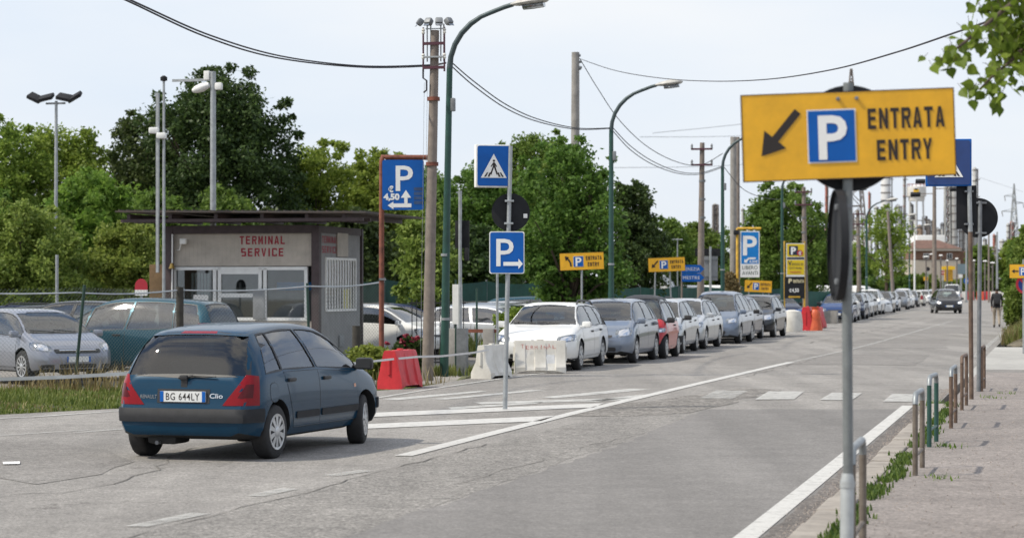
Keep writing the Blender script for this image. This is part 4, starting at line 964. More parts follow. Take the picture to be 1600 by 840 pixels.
def kerbw(rn):
    s_ = rn.uniform(9, 33); g = math.sin(s_ * 1.3) + math.sin(s_ * 3.1 + 1) + .5 * math.sin(s_ * 7)
    return ST(s_, -1.42 + rn.gauss(0, .045) + (.05 if g > 1 else 0)) if g > -.75 else None
grass('kerb_weeds', 'green weeds growing along the joint behind the kerb', 6500, kerbw, .055, 'kerb', .010, None, lambda p: .1)
grass('kerb_weeds', 'weeds in the gutter and at the feet of the poles', 900, lambda rn: (lambda c: (c[0] + rn.gauss(0, .08), c[1] + rn.gauss(0, .14)))(rn.choice([ST(13.3, -1.9), ST(20.2, -.97), ST(35, -.95), ST(36.5, -.75), ST(24.2, -1.1), ST(33.5, -1.7), ST(14.1, -1.5)])), .085, 'near', .009, None, lambda p: .05)
# spoil the clean edge of the road on the left with a few weeds at the pole feet
grass('verge_grass', 'grass at the feet of the concrete pole and green lamp', 5200, lambda rn: (lambda c: (c[0] + rn.gauss(0, .4), c[1] + rn.gauss(0, .3)))(rn.choice([(-1.7, 45.6), (-1.0, 46.6), (-2.8, 43.6), (-3.5, 42.7)])), .18, 'grass', .012)
# weedy strip between the parked row and the net fence
grass('verge_grass', 'scrubby grass strip behind the parked row', 12000, lambda rn: ST(rn.uniform(56, 160), rn.uniform(-15.5, -13.0)), .45, 'grass', .03, patchy)

rn = random.Random(77); vs = []; fs = []                 # loose grit swept against the kerb and over the coarse strip
for _ in range(5200):
    s_ = rn.uniform(9, 40); x, y = ST(s_, -1.74 - abs(rn.gauss(0, .10)) if rn.random() < .7 else rn.uniform(-1.4, .2)); z = .010 if ((x * V.x + y * V.y) < -1.72) else .102; r = rn.uniform(.004, .013); k = len(vs); a = rn.random() * 6
    vs += [(x + r * math.cos(a + q), y + r * math.sin(a + q), z) for q in (0, 2.1, 4.2)] + [(x, y, z + r * rn.uniform(.6, 1.1))]; fs += [(k, k + 1, k + 3), (k + 1, k + 2, k + 3), (k + 2, k, k + 3)]
tag(MB().add(vs, fs).build('gravel', mat('grit', (.27, .235, .21), .9, var=.4, scale=40), None, 0), 'loose grit lying along the kerb and on the pavement', 'gravel', kind='stuff')
# ------------------------------------------------------------------ wooden booth
BL = S(497, 57.0, -.18); bt = thing('ticket_booth', 'grey panelled booth with TERMINAL SERVICE lettering and an overhanging roof', 'booth', BL, ROT)
# local frame: +x right along the front, +y back along the side, origin at the front right corner
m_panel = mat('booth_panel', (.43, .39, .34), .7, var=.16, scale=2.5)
m_panel_shade = mat('booth_panel_shade', (.25, .25, .25), .7, var=.16, scale=2.5)  # same panelling on the sunless side, its shade put into a darker neutral colour
m_frame_br = mat('brown_steel_frame', (.052, .034, .036), .6, var=.3, scale=5)
m_upvc = mat('white_window_frame', (.72, .73, .72), .4, var=.08)
m_letter_red = mat('red_letters', (.28, .012, .028), .6, var=.2, scale=8)
m_roof = mat('roof_sheet', (.055, .05, .048), .85, var=.45, scale=2, stain=(.085, .06, .045))
WB, DB, HB = 3.95, 3.7, 3.45
pn = MB()                                        # front wall above and below the glazing, with vertical grooves
def grooved(mb, x0, x1, z0, z1, y, axis='x', step=.11):
    n = max(1, round((x1 - x0) / step)); st = (x1 - x0) / n
    for i in range(n):
        c = x0 + (i + .5) * st
        if axis == 'x': mb.box((c, y, (z0 + z1) / 2), (st - .0016, .05, z1 - z0))
        else: mb.box((y, c, (z0 + z1) / 2), (.05, st - .006, z1 - z0))
grooved(pn, -WB + .12, -.12, 2.45, HB - .18, .05); grooved(pn, -WB + .12, -.12, .02, 1.08, .05)
pn.box((-WB / 2, .066, 2.88), (WB - .25, .02, .85)); pn.box((-WB / 2, .085, .55), (WB - .25, .02, 1.04))
pn.build('wall', m_panel, bt)
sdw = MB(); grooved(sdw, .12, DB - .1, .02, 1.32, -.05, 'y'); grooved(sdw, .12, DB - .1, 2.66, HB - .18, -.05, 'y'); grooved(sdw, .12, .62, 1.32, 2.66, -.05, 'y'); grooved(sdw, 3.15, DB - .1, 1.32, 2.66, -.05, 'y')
sdw.build('wall', m_panel_shade, bt)
MB().box((-WB / 2, DB - .05, HB / 2), (WB - .1, .06, HB - .1)).build('wall', m_panel_shade, bt); MB().box((-WB + .05, DB / 2, HB / 2), (.06, DB - .2, HB - .1)).build('wall', m_panel_shade, bt)
MB().box((-WB / 2, DB / 2, .06), (WB - .15, DB - .15, .1)).build('floor_panel', m_dark, bt)
for x, y, w_ in ((0, 0, .2), (-WB, 0, .2), (0, DB, .13), (-WB, DB, .13)): MB().box((x - (.05 if x == 0 else -.05), y + .02, HB / 2), (w_, w_, HB), bev=.008).build('corner_post', m_frame_br, bt)
MB().box((-WB / 2, .0, HB - .09), (WB - .2, .14, .2)).build('beam', m_frame_br, bt); MB().box((-.05, DB / 2, HB - .09), (.12, DB - .2, .18)).build('beam', m_frame_br, bt)
rf = MB(); rf.box((-1.75, DB / 2 - .1, HB + .32), (6.5, DB + 1.6, .035), ry=R(.6)); nrib = 30
for i in range(nrib): rf.box((-4.9 + i * .216, DB / 2 - .1, HB + .35 - (i - 15) * .0023), (.035, DB + 1.6, .03), ry=R(.6))
rf.build('roof', m_roof, bt)
jb = MB()
for x in (-4.7, -3.6, -2.4, -1.2, -.05, .9): jb.box((x, DB / 2 - .1, HB + .22), (.09, DB + 1.3, .14))
jb.box((-1.75, -.75, HB + .12), (6.3, .06, .08)); jb.box((-1.75, .02, HB + .12), (6.2, .08, .08)); jb.build('roof_joist', m_frame_br, bt)
fr = MB(); X0, X1, X2, X3 = -WB + .16, -2.72, -1.52, -.32     # glazing bays
for x in (X0, X1, X1 + .13, X2, X2 + .13, X3): fr.box((x, .05, 1.76), (.085, .09, 1.30))
fr.box(((X0 + X3) / 2, .05, 2.39), (X3 - X0 + .07, .09, .08)); fr.box(((X0 + X3) / 2, .05, 1.13), (X3 - X0 + .07, .09, .08))
fr.box(((X1 + X2) / 2 + .06, .045, 1.72), (X2 - X1 - .1, .07, .10)); fr.box(((X1 + X2) / 2 + .06, .045, 2.30), (X2 - X1 - .1, .07, .10))
fr.build('window_frame', m_upvc, bt)
for a, b_ in ((X0, X1), (X1 + .13, X2), (X2 + .13, X3)): MB().box(((a + b_) / 2, .055, 1.76), (b_ - a - .07, .01, 1.24)).build('window', m_room_glass, bt)
bl = MB()
for i in range(6): bl.box((X0 + .42 + i * .085, .18, 1.93), (.05, .012, .70))
bl.build('blind', mat('blind_white', (.6, .64, .62), .7), bt)
MB().box((X0 + .70, .03, 1.62), (.40, .006, .22)).build('notice', m_reflex, bt)
MB().box((X2 - .02, -.03, 1.5), (.30, .012, .75), bev=.005).build('notice_board', m_signgrey, bt)
ds = MB(); ds.box((-1.0, 1.1, .72), (1.3, .6, .05)); ds.tube([(-.7, .7, .1), (-.7, .7, 1.05), (-.35, .7, 1.05), (-.35, .7, .1)], .025, 6); ds.build('counter', m_red_plastic, bt)
MB().box((-.75, .9, 1.95), (1.1, .5, .2)).build('awning', m_blue_lt, bt)
for (s_, z, h, w_) in (('TERMINAL', 2.99, .205, 1.20), ('SERVICE', 2.69, .205, 1.12)):
    t = MB(); add_block(t, s_, -1.46, z, h, w_, y=.018, gap=.34); t.build('lettering', m_letter_red, bt, 0)
M_side = Matrix.Translation((-.018, 0, 0)) @ Matrix.Rotation(R(90), 4, 'Z')
for (s_, z) in (('TERMINAL', 3.03), ('SERVICE', 2.78)):
    t = MB(); add_block(t, s_, 1.0, z, .17, 1.25, y=0, gap=.34, M=M_side); t.build('lettering', m_letter_red, bt, 0)
gr = MB(); y0, y1, z0, z1 = .65, 3.12, 1.34, 2.64
for y in (y0, y1): gr.box((.0, y, (z0 + z1) / 2), (.04, .06, z1 - z0 + .06))
for z in (z0, z1): gr.box((.0, (y0 + y1) / 2, z), (.04, y1 - y0, .06))
for i in range(1, 11): gr.box((.012, lerp(y0, y1, i / 11), (z0 + z1) / 2), (.025, .055, z1 - z0))
wi = gr.build('barred_window', m_white, bt)
MB().box((-.07, (y0 + y1) / 2, (z0 + z1) / 2), (.01, y1 - y0, z1 - z0)).build('window_pane', m_room_glass, wi)
MB().box((-.045, 2.45, 1.62), (.005, .5, .5)).build('yellow_notice', mat('paper_yellow', (.6, .55, .12), .8), bt)
MB().box((.0, 2.0, 3.0), (.03, .9, .6)).build('junction_box', m_panel, bt)
MB().box((.0, 1.9, .55), (.05, .35, .30), bev=.01).build('meter_box', m_signgrey, bt)
fl = MB(); fl.box((-WB + .45, -.12, HB - .38), (.16, .12, .14), bev=.02); fl.tube([(-WB + .38, -.06, HB - .35), (-WB + .32, -.05, HB - .6), (-WB + .24, 0, HB - .6)], .015, 6); fl.build('outside_lamp', m_white, bt)
MB().lathe([(.02, .10), (.045, .06), (.06, 0), (.085, -.04)], c=(-WB + .15, -.14, HB - 1.02), n=16).build('bell', mat('brass', (.5, .33, .1), .35, .9), bt)
MB().tube([(-WB + .16, -.12, HB - .2), (-WB + .15, -.11, 1.9), (-WB + .17, -.1, .4)], .022, 8).build('drain_pipe', m_upvc, bt)

# ------------------------------------------------------------------ street lamps, poles
def lamp(label, px, d, ang=None, H=7.3, lean=(0, 0), group='green street lamps along the car park', rad=.075):
    t = thing('street_lamp', label, 'street lamp', S(px, d), ROT if ang is None else ang, group)
    lx, ly = lean; pts = [(0, 0, 0), (lx * .2, ly * .2, 1.2), (lx * .5, ly * .5, 3.2), (lx, ly, H - 1.3)]
    arm = [(lx + 1.15 * (1 - math.cos(R(a))) ** 1.0, ly, H - 1.3 + 1.12 * math.sin(R(a))) for a in (12, 25, 38, 51, 63, 73)]
    e = arm[-1]; arm += [(e[0] + .28, ly, e[2] + .10), (e[0] + .46, ly, e[2] + .15)]
    MB().tube(pts[:3] + [pts[3]], [rad * 1.15, rad * 1.1, rad * .95, rad * .8], 12).build('pole', m_green, t)
    MB().tube([pts[3]] + arm, [rad * .8] + [rad * .72] * 4 + [rad * .6] * (len(arm) - 4), 10).build('arm', mat('arm_dark_green', (.05, .075, .08), .5, .2, var=.3), t)
    hx, hz = arm[-1][0], arm[-1][2]; hd = MB(); n = 12
    prof = [(-.05, .035), (.0, .06), (.12, .10), (.32, .135), (.52, .13), (.66, .09), (.72, .02)]
    hd.lathe([(r, x) for x, r in prof], axis='X', n=16); hd.v = [(x, y * 1.25, z * (.75 if z > 0 else .45)) for x, y, z in hd.v]
    hd.xf(Matrix.Translation((hx, ly, hz)) @ Matrix.Rotation(R(-6), 4, 'Y')).build('lamp_head', mat('lamp_head_grey', (.46, .45, .42), .5, var=.25, scale=8), t)
    bw = MB().lathe([(.10, -.20), (.115, 0), (.10, .22)], axis='X', n=14); bw.v = [(x, y * 1.1, z * .55) for x, y, z in bw.v]
    bw.xf(Matrix.Translation((hx + .40, ly, hz - .035)) @ Matrix.Rotation(R(-6), 4, 'Y')).build('lamp_bowl', m_lens, t)
    MB().box((lx * .8 + .09, ly, H - 2.0), (.09, .10, .26), bev=.02).build('fuse_box', m_galv_dark, t)
    b_ = MB()
    for z in (1.1, 2.35): b_.tube([(lx * .2, ly * .2, z), (lx * .2, ly * .2, z + .05)], rad * 1.18, 12)
    b_.build('band', m_galv, t); return t
lamp('green street lamp standing beside the concrete pole, its head cut by the photo top', 694, 45, lean=(.11, 0), H=7.30)
lamp('green street lamp with its whole head against the sky above the parked cars', 955, 63.4, lean=(0, 0), H=7.35)
lamp('green street lamp left of the foreground sign, its arm running behind the sign', 1129, 84, H=7.4)
lamp('green street lamp between the blue parking board and the yellow totem', 1222, 106, H=7.5)
lamp('green street lamp whose arm ends behind the edge-on sign of the foreground pole', 1301, 129, H=7.3)
lamp('far green street lamp right of the foreground pole, left of the thin tree', 1354, 147, H=7.35)
lamp('far green street lamp rising through the thin tree', 1392, 180, H=7.4)
lamp('farthest of the green street lamps, under the water tower', 1421, 213, H=7.5)
def pole(label, px, d, top, r0, r1, m, lean=0., name='utility_pole', group=None, arms=None, rz=None):
    H = ZP(top, d); t = thing(name, label, 'pole', S(px, d), ROT if rz is None else rz, group)
    MB().tube([(0, 0, -.05), (lean * .5, 0, H * .5), (lean, 0, H)], [r0, (r0 + r1) / 2, r1], 14).build('shaft', m, t)
    if arms: arms(t, H, lean)
    return t
def flood_top(t, H, ln_):
    m = MB()
    for z in (-.26, -.72): m.box((ln_, -.09, H + z), (.44, .045, .055))
    for x in (-.21, .21): m.tube([(ln_ + x, -.09, H - .8), (ln_ + x, -.09, H + .05)], .018, 6)
    m.build('crossarm', mat('crossarm_maroon', (.075, .02, .035), .6), t)
    m = MB()
    for x in (-.15, -.08, .12, .18): m.tube([(ln_ + x, -.02, H - .6), (ln_ + x, -.02, H + .12)], .014, 6)
    m.box((ln_, -.02, H + .03), (.36, .02, .02)); m.box((ln_, -.1, H - .52), (.4, .09, .03)); m.build('rail_frame', m_galv, t)
    for x in (-.21, .21):
        for z in (-.02, -.50): MB().lathe([(.02, -.06), (.035, -.03), (.02, -.01), (.035, .02), (.018, .05)], c=(ln_ + x, -.09, H + z), n=12).build('insulator', m_white_plastic, t)
    for x, a in ((-.23, 62), (-.085, 20), (.085, -15), (.23, -62)):
        f = MB(); f.box((0, -.06, 0), (.145, .12, .13), rx=R(-35), bev=.03); f.cur = 1; f.box((0, -.118, -.04), (.12, .01, .10), rx=R(-35))
        f.xf(Matrix.Translation((ln_ + x, -.02, H + .16)) @ Matrix.Rotation(R(-a), 4, 'Z')).build('floodlight', [m_galv_dark, m_lens], t)
    m = MB()
    for x in (-.20, -.14): m.tube([(ln_ * .5 + x, -.05, .4), (ln_ + x, -.05, H - 1.0)], .0035, 5)
    m.build('cable_run', m_galv, t)
    MB().tube([(ln_ - .21, -.1, H - .75), (ln_ - .21, -.1, H - .92), (ln_ - .14, -.1, H - .97), (ln_ - .14, -.1, H - 1.15), (ln_ - .2, -.1, H - 1.2)], .018, 6).build('cable_loop', m_wire, t)
    b_ = MB()
    for z in (H - 1.35, H - 2.6): b_.tube([(ln_ * z / H, 0, z), (ln_ * z / H, 0, z + .07)], .125, 12)
    b_.build('band', m_rust, t)
pole('weathered concrete pole with four floodlights beside the first green lamp', 668, 44.3, 48, .115, .08, m_concrete, .15, 'floodlight_pole', arms=flood_top)
def hooks(t, H, ln_):
    m = MB()
    for z, x in ((-.12, .16), (-.35, .18), (-.55, .2), (-.6, .16)): m.box((x, 0, H + z), (.14, .1, .09), rz=z * 9, bev=.02)
    m.build('cable_clamp', m_galv_dark, t)
pole('thick bare concrete pole rising out of the big dark leafy tree', 898, 84, 82, .19, .14, m_conc_grey, .03, arms=hooks)
def telegraph(t, H, ln_):
    m = MB()
    for z in (-.25, -.85): m.box((ln_, -.12, H + z), (.82, .06, .07))
    m.build('crossarm', mat('crossarm_maroon', (.1, .03, .03), .6), t)
    for z in (-.25, -.85):
        for x in (-.38, .38): MB().lathe([(.03, -.06), (.055, -.02), (.03, .02), (.05, .06), (.02, .14)], c=(ln_ + x, -.12, H + z + .06), n=10).build('insulator', m_galv_dark, t)
    b_ = MB()
    for z in (-1.5, -2.2, -2.9): b_.tube([(ln_, 0, H + z), (ln_, 0, H + z + .08)], .13, 10)
    b_.build('band', m_galv_dark, t)
pole('slender concrete pole with two insulator crossarms above the blue arrows', 1094, 88, 223, .15, .09, m_concrete, .08, arms=telegraph)
pole('twin concrete pole standing behind the blue parking board', 1146, 97, 214, .16, .13, m_conc_grey, .0)
pole('second shaft of the twin concrete pole behind the blue parking board', 1153, 98.5, 214, .09, .075, m_concrete, .0)
pole('concrete pole standing right in front of the yellow totem edge', 1259, 110, 292, .15, .09, m_concrete, -.1, arms=telegraph)
pole('concrete pole with small crossarms right of the foreground pole', 1343, 138, 328, .15, .1, m_concrete, -.1, arms=telegraph)
pole('leaning concrete pole next to the lamp in the thin tree', 1397, 168, 330, .14, .1, m_concrete, -.45)
def yard_lights(t, H, ln_):
    m = MB(); m.box((-.6, 0, H - .95), (1.4, .07, .07)); m.box((.7, 0, H - .55), (1.4, .07, .07)); m.build('arm', m_concrete, t)
    for x, z in ((-1.5, -1.0), (1.6, -.6), (-1.1, .05)): MB().box((x, -.05, H + z), (.8, .45, .28), rx=R(25), bev=.08).build('floodlight', m_signback, t)
pole('tall concrete yard pole with dark floodlights left of the lattice tower', 1460, 185, 284, .2, .14, m_concrete, 0., 'floodlight_pole', arms=yard_lights)
pole('thin white mast in front of the brown roofed building', 1429, 215, 345, .09, .07, m_white, 0., 'mast')
for lb, px, tp, m in (('thin grey pole right of the black disc sign', 1545, 352, m_concrete), ('pale pole left of the brown sign pole', 1510, 365, m_galv), ('slim pole far behind the striped barriers', 1558, 362, m_galv)): pole(lb, px, 260, tp, .13, .09, m, 0., 'mast')
# poles over the lot
def masthead(t, H, ln_):
    MB().box((0, 0, H - .08), (.7, .06, .06)).build('crossarm', m_galv_dark, t)
    for x, a in ((-.72, 25), (-.32, -12), (.34, 12), (.72, -28)):
        f = MB(); f.box((x, -.05, H + .12), (.50, .36, .13), rx=R(28), ry=R(a), bev=.03); f.cur = 1; f.box((x, -.10, H + .055), (.42, .28, .012), rx=R(28), ry=R(a)); f.build('floodlight', [m_signback, m_lens], t)
pole('slim grey mast with four dark floodlights over the left trees', 87, 78, 158, .075, .05, m_galv, .02, 'floodlight_mast', arms=masthead)
def cam_pole(t, H, ln_):
    MB().box((-.16, 0, H / 2 + .9), (.07, .07, H - 2.4)).build('brace', m_galv, t)
    for x, z, s_ in ((-.22, -1.22, .2), (-.02, -1.35, .16)): MB().box((x, -.1, H + z), (.24, .16, .15), rz=s_, bev=.04).build('camera_housing', m_white, t)
    MB().lathe([(.03, -.02), (.085, 0), (.085, .08), (.03, .12)], c=(0, 0, H), n=14).build('cap', m_signback, t)
pole('thin weathered pole with cameras at the left end of the booth roof', 256, 56.2, 126, .045, .03, m_galv, 0., 'camera_pole', arms=cam_pole)
def arm_pole(t, H, ln_):
    MB().box((-.62, 0, H - .22), (1.1, .035, .07)).build('arm', m_galv, t)
    MB().box((-.17, 0, H - .1), (.16, .14, .24), bev=.02).build('control_box', m_white, t)
    h = MB().lathe([(.05, -.3), (.1, -.2), (.12, 0), (.07, .2)], axis='X', n=14); h.xf(Matrix.Translation((-.28, -.05, H - .42)) @ Matrix.Rotation(R(-18), 4, 'Y')).build('lamp_head', m_white, t)
    MB().box((.16, 0, H - .4), (.2, .16, .2), bev=.05).build('loudspeaker', m_white, t)
pole('galvanised pole with side arm and lamp behind the booth roof', 333, 62, 112, .085, .075, m_galv, 0., 'lamp_pole', arms=arm_pole)
pole('slim pale post between the trees left of the booth', 89, 66, 398, .045, .045, m_galv, 0., 'post')

# ------------------------------------------------------------------ signs
def plate(t, nm, outline, M, m_face, m_back=None, th=.012):
    """flat sign panel in local x,z facing -y"""
    mb = MB(); n = len(outline); v0 = [Vector((p[0], 0, p[1])) for p in outline]; v1 = [Vector((p[0], th, p[1])) for p in outline]
    mb.add(v0, [list(range(n))]); mb.cur = 1; mb.add(v1, [list(range(n))[::-1]]); o = len(mb.v); mb.add(v0 + v1, [[i, (i + 1) % n, n + (i + 1) % n, n + i] for i in range(n)])
    mb.v = [tuple(M @ Vector(v)) for v in mb.v]; return mb.build(nm, [m_face, m_back or m_signback], t, 0)
def art(parent, nm, m, fn, M, y=-.004):
    mb = MB(); fn(mb, y); mb.v = [tuple(M @ Vector(v)) for v in mb.v]; return mb.build(nm, m, parent, 0)
def ENTRY(t, M, w_, h_, arrow):
    """yellow ENTRATA ENTRY panel"""
    p = plate(t, 'sign_panel', [(-w_ / 2, -h_ / 2), (w_ / 2, -h_ / 2), (w_ / 2, h_ / 2), (-w_ / 2, h_ / 2)], M, m_yellow, m_signback)
    b_ = MB(); e = .006
    for a in ((-w_ / 2, -h_ / 2, w_, e), (-w_ / 2, h_ / 2 - e, w_, e), (-w_ / 2, -h_ / 2, e, h_), (w_ / 2 - e, -h_ / 2, e, h_)): flat(b_, [(a[0], a[1]), (a[0] + a[2], a[1]), (a[0] + a[2], a[1] + a[3]), (a[0], a[1] + a[3])], -.003)
    b_.v = [tuple(M @ Vector(v)) for v in b_.v]; b_.build('border', m_letter, p, 0)
    k = h_ / .5; kx = w_ / 1.22
    def sq(mb, y): flat(mb, [(x * kx, z * k) for x, z in ((-.235, -.155), (.045, -.155), (.045, .15), (-.235, .15))], y)
    def sq2(mb, y): flat(mb, [(x * kx, z * k) for x, z in ((-.228, -.148), (.038, -.148), (.038, .143), (-.228, .143))], y - .003)
    art(p, 'parking_square', m_reflex, sq, M); art(p, 'parking_square', m_blue, sq2, M)
    art(p, 'lettering', m_reflex, lambda mb, y: add_text(mb, 'P', -.09 * kx, -.13 * k, .255 * k, .165 * kx, y=y - .006, bold=.02), M)
    art(p, 'lettering', m_letter, lambda mb, y: (add_block(mb, 'ENTRATA', .332 * kx, .028 * k, .118 * k, .437 * kx, y=y), add_block(mb, 'ENTRY', .318 * kx, -.152 * k, .118 * k, .315 * kx, y=y)), M)
    if arrow == 'diag': fn = lambda mb, y: flat(mb, arrow_poly(-.285 * kx, .145 * k, -.50 * kx, -.105 * k, .022 * k, .080 * k, .125 * k), y)
    elif arrow == 'left': fn = lambda mb, y: flat(mb, arrow_poly(-.25 * kx, 0, -.53 * kx, 0, .022 * k, .075 * k, .11 * k), y)
    else:
        def fn(mb, y):
            c = [(-.30, -.14), (-.315, -.03), (-.36, .05), (-.42, .10)]
            for (a, b_), (c_, d) in zip(c, c[1:]):
                v = Vector((c_ - a, d - b_)).normalized(); n = Vector((-v.y, v.x)) * .024
                flat(mb, [((a + n.x) * kx, (b_ + n.y) * k), ((a - n.x) * kx, (b_ - n.y) * k), ((c_ - n.x) * kx, (d - n.y) * k), ((c_ + n.x) * kx, (d + n.y) * k)], y)
            flat(mb, [(-.47 * kx, .165 * k), (-.345 * kx, .13 * k), (-.44 * kx, .02 * k)], y)
    art(p, 'arrow', m_letter, fn, M); return p
def at_z(z, rz=0., roll=0., x=0., y=0.): return Matrix.Translation((x, y, z)) @ Matrix.Rotation(rz, 4, 'Z') @ Matrix.Rotation(-roll, 4, 'Y')
# the near yellow sign on its pole
fs = thing('entry_sign', 'large yellow ENTRATA ENTRY sign on a grey pole, nearest to the viewer', 'sign', S(1322, 13.0), 0., 'yellow entry signs')
MB().tube([(.012, 0, .66), (.006, 0, 1.6), (.012, 0, 2.90)], .029, 16).build('pole', mat('pole_dull_grey', (.20, .215, .215), .55, .4, var=.2, scale=9), fs)
MB().tube([(0, 0, 0), (.008, 0, .66), (.008, 0, .70)], [.039, .039, .031], 16).tube([(.008, 0, .62), (.008, 0, .655)], .043, 16).tube([(.002, 0, .10), (.002, 0, .13)], .043, 16).build('pole_sleeve', mat('sleeve_galvanised', (.42, .44, .44), .5, .4, var=.2), fs)
fsM = at_z(2.603, R(-2.5), R(1.9), .006, -.045)
fp = ENTRY(fs, fsM, 1.195, .492, 'diag')
bo = MB()
for x in (-.052, .052): bo.lathe([(.011, 0), (.011, -.012), (.004, -.014)], c=(x, -.003, .205), axis='Y', n=10)
bo.v = [tuple(fsM @ Vector(v)) for v in bo.v]; bo.build('bolt', m_galv_dark, fp)
plate(fs, 'round_sign', circle(0, 0, .30, 48), at_z(2.59, 0, 0, .025, .042), m_signback, m_reflex, .014)
br = MB()
for z in (2.74, 2.45): br.box((.012, .012, z), (.11, .065, .035), bev=.006)
br.build('bracket', m_galv, fs)
ed = plate(fs, 'round_sign', circle(0, 0, .305, 48), at_z(1.985, R(-90.5), 0, -.048, -.01), m_signback, m_signback, .016)
rm = MB().lathe([(.305, -.022), (.313, -.022), (.313, .022), (.305, .022)], axis='Y', n=48, close=False); rm.v = [tuple(at_z(1.985, R(-90.5), 0, -.048, -.01) @ Vector(v)) for v in rm.v]; rm.build('sign_rim', m_signback, ed)
b2 = MB()
for z in (2.20, 1.78): b2.box((-.015, 0, z), (.095, .06, .034), bev=.008)
b2.build('bracket', m_galv_dark, fs)
# the other yellow entry signs
def entry(label, px, py, d, wpx, hpx, roll, arrow, posts, base_px=None):
    t = thing('entry_sign', label, 'sign', S(px, d), 0., 'yellow entry signs'); w_, h_ = wpx / F * d, hpx / F * d; z = ZP(py, d)
    for x, ln_ in posts:
        xx = (x - px) / F * d; MB().tube([(xx + ln_, .02, 0), (xx, .02, z - h_ * .1)], .03, 10).build('post', m_galv, t)
    ENTRY(t, at_z(z, R(-3), R(roll), 0, -.03), w_, h_, arrow); return t
entry('yellow ENTRATA ENTRY sign with bent arrow in front of the big leafy tree', 909, 408, 64, 69, 27, 2.0, 'bent', [(909, 0)])
entry('yellow ENTRATA ENTRY sign on two posts left of the blue arrows', 1041.5, 413, 79, 57.5, 22, 2.2, 'diag', [(1024, -.05), (1046, .12)])
entry('small yellow ENTRATA ENTRY sign below the blue parking board', 1184.5, 447, 105, 42.5, 18.5, -2.6, 'diag', [(1170, 0), (1192, 0), (1201, .0)])
entry('yellow sign with left arrow cut by the right edge, above the no parking disc', 1601.5, 423.5, 60, 49, 22, 0, 'left', [(1600, 0)])
# pole with crossing sign, disc back and parking sign, standing in the hatched island
BP = G(789, 640); mp_ = thing('sign_post', 'grey post in the hatched island carrying crossing sign, dark disc and blue P sign', 'sign post', BP, 0); d0 = BP.y; q = d0 / F
lx = lambda px, z: (px - 789) * q
ztop = ZP(228, d0)
MB().tube([(0, 0, 0), (lx(797.5, 0), 0, ztop)], [.034, .032], 14).build('pole', m_galv, mp_)
def crossing_art(t, M, w_, sc=1.):
    h_ = w_
    def tri(mb, y): flat(mb, [(-.40 * w_, -.36 * w_), (.40 * w_, -.36 * w_), (0, .36 * w_)], y)
    art(t, 'triangle', m_reflex, tri, M, -.006)
    def man(mb, y):
        k = w_
        for poly in ([(-.02, .10), (.035, .10), (.05, -.03), (-.03, -.03)], [(-.03, -.02), (.01, -.03), (-.075, -.27), (-.115, -.25)], [(.0, -.03), (.05, -.02), (.125, -.25), (.09, -.27)], [(-.02, .10), (-.10, -.02), (-.075, -.035), (-.01, .05)], [(.03, .10), (.10, -.02), (.075, -.035), (.02, .05)]): flat(mb, [(x * k, z * k) for x, z in poly], y)
        flat(mb, circle(.005 * k, .15 * k, .035 * k, 14), y)
        for x in (-.30, -.19, .15, .25): flat(mb, [((x) * k, -.33 * k), ((x + .06) * k, -.33 * k), ((x * .72 + .045) * k, -.20 * k), ((x * .72 + .005) * k, -.20 * k)], y)
    art(t, 'pictogram', m_letter, man, M, -.010)
wc = 52 * q; cx = lx(771, 0); zc = ZP(259.5, d0); Mc = at_z(zc, R(14), 0, cx, -.06)
bx = MB().box((0, .07, 0), (wc + .03, .13, wc * 1.22 + .03), bev=.012); bx.v = [tuple(Mc @ Vector(v)) for v in bx.v]; cb_ = bx.build('crossing_lightbox', m_white, mp_)
pb = plate(cb_, 'crossing_panel', rrect(0, 0, wc, wc * 1.20, .03), Mc @ Matrix.Translation((0, -.012, 0)), m_blue, m_white, .008); crossing_art(cb_, Mc @ Matrix.Translation((0, -.015, 0)), wc)
plate(mp_, 'round_sign', circle(0, 0, 30 * q, 40), at_z(ZP(331.5, d0), 0, 0, lx(798, 0), .05), m_signback, m_white, .012)
MB().box((lx(821, 0), .044, ZP(337, d0)), (.055, .004, .06)).build('sticker', m_reflex, mp_)
pp = plate(mp_, 'parking_panel', rrect(0, 0, 55 * q, 66 * q, .03), at_z(ZP(394.5, d0), 0, 0, lx(792, 0), -.05), m_reflex, m_signback)
Mp = at_z(ZP(394.5, d0), 0, 0, lx(792, 0), -.05); art(pp, 'blue_field', m_blue, lambda mb, y: flat(mb, rrect(0, 0, 52 * q, 63 * q, .026), y), Mp)
art(pp, 'lettering', m_reflex, lambda mb, y: add_text(mb, 'P', -3 * q, -21 * q, 45 * q, 27 * q, y=y, bold=.005), Mp, -.008)
art(pp, 'arrow_edge', m_blue, lambda mb, y: flat(mb, arrow_poly(-7.5 * q, -17.5 * q, 25.5 * q, -17.5 * q, 4.6 * q, 9.5 * q, 8 * q), y), Mp, -.0095)
art(pp, 'arrow', m_reflex, lambda mb, y: flat(mb, arrow_poly(-5.5 * q, -17.5 * q, 25 * q, -17.5 * q, 3 * q, 8 * q, 7 * q), y), Mp, -.011)
b_ = MB()
for py in (314, 349, 372, 418): b_.box((lx(796 - (py - 314) * .03, 0), 0, ZP(py, d0)), (.13, .085, .03), bev=.006)
b_.build('bracket', m_galv, mp_)
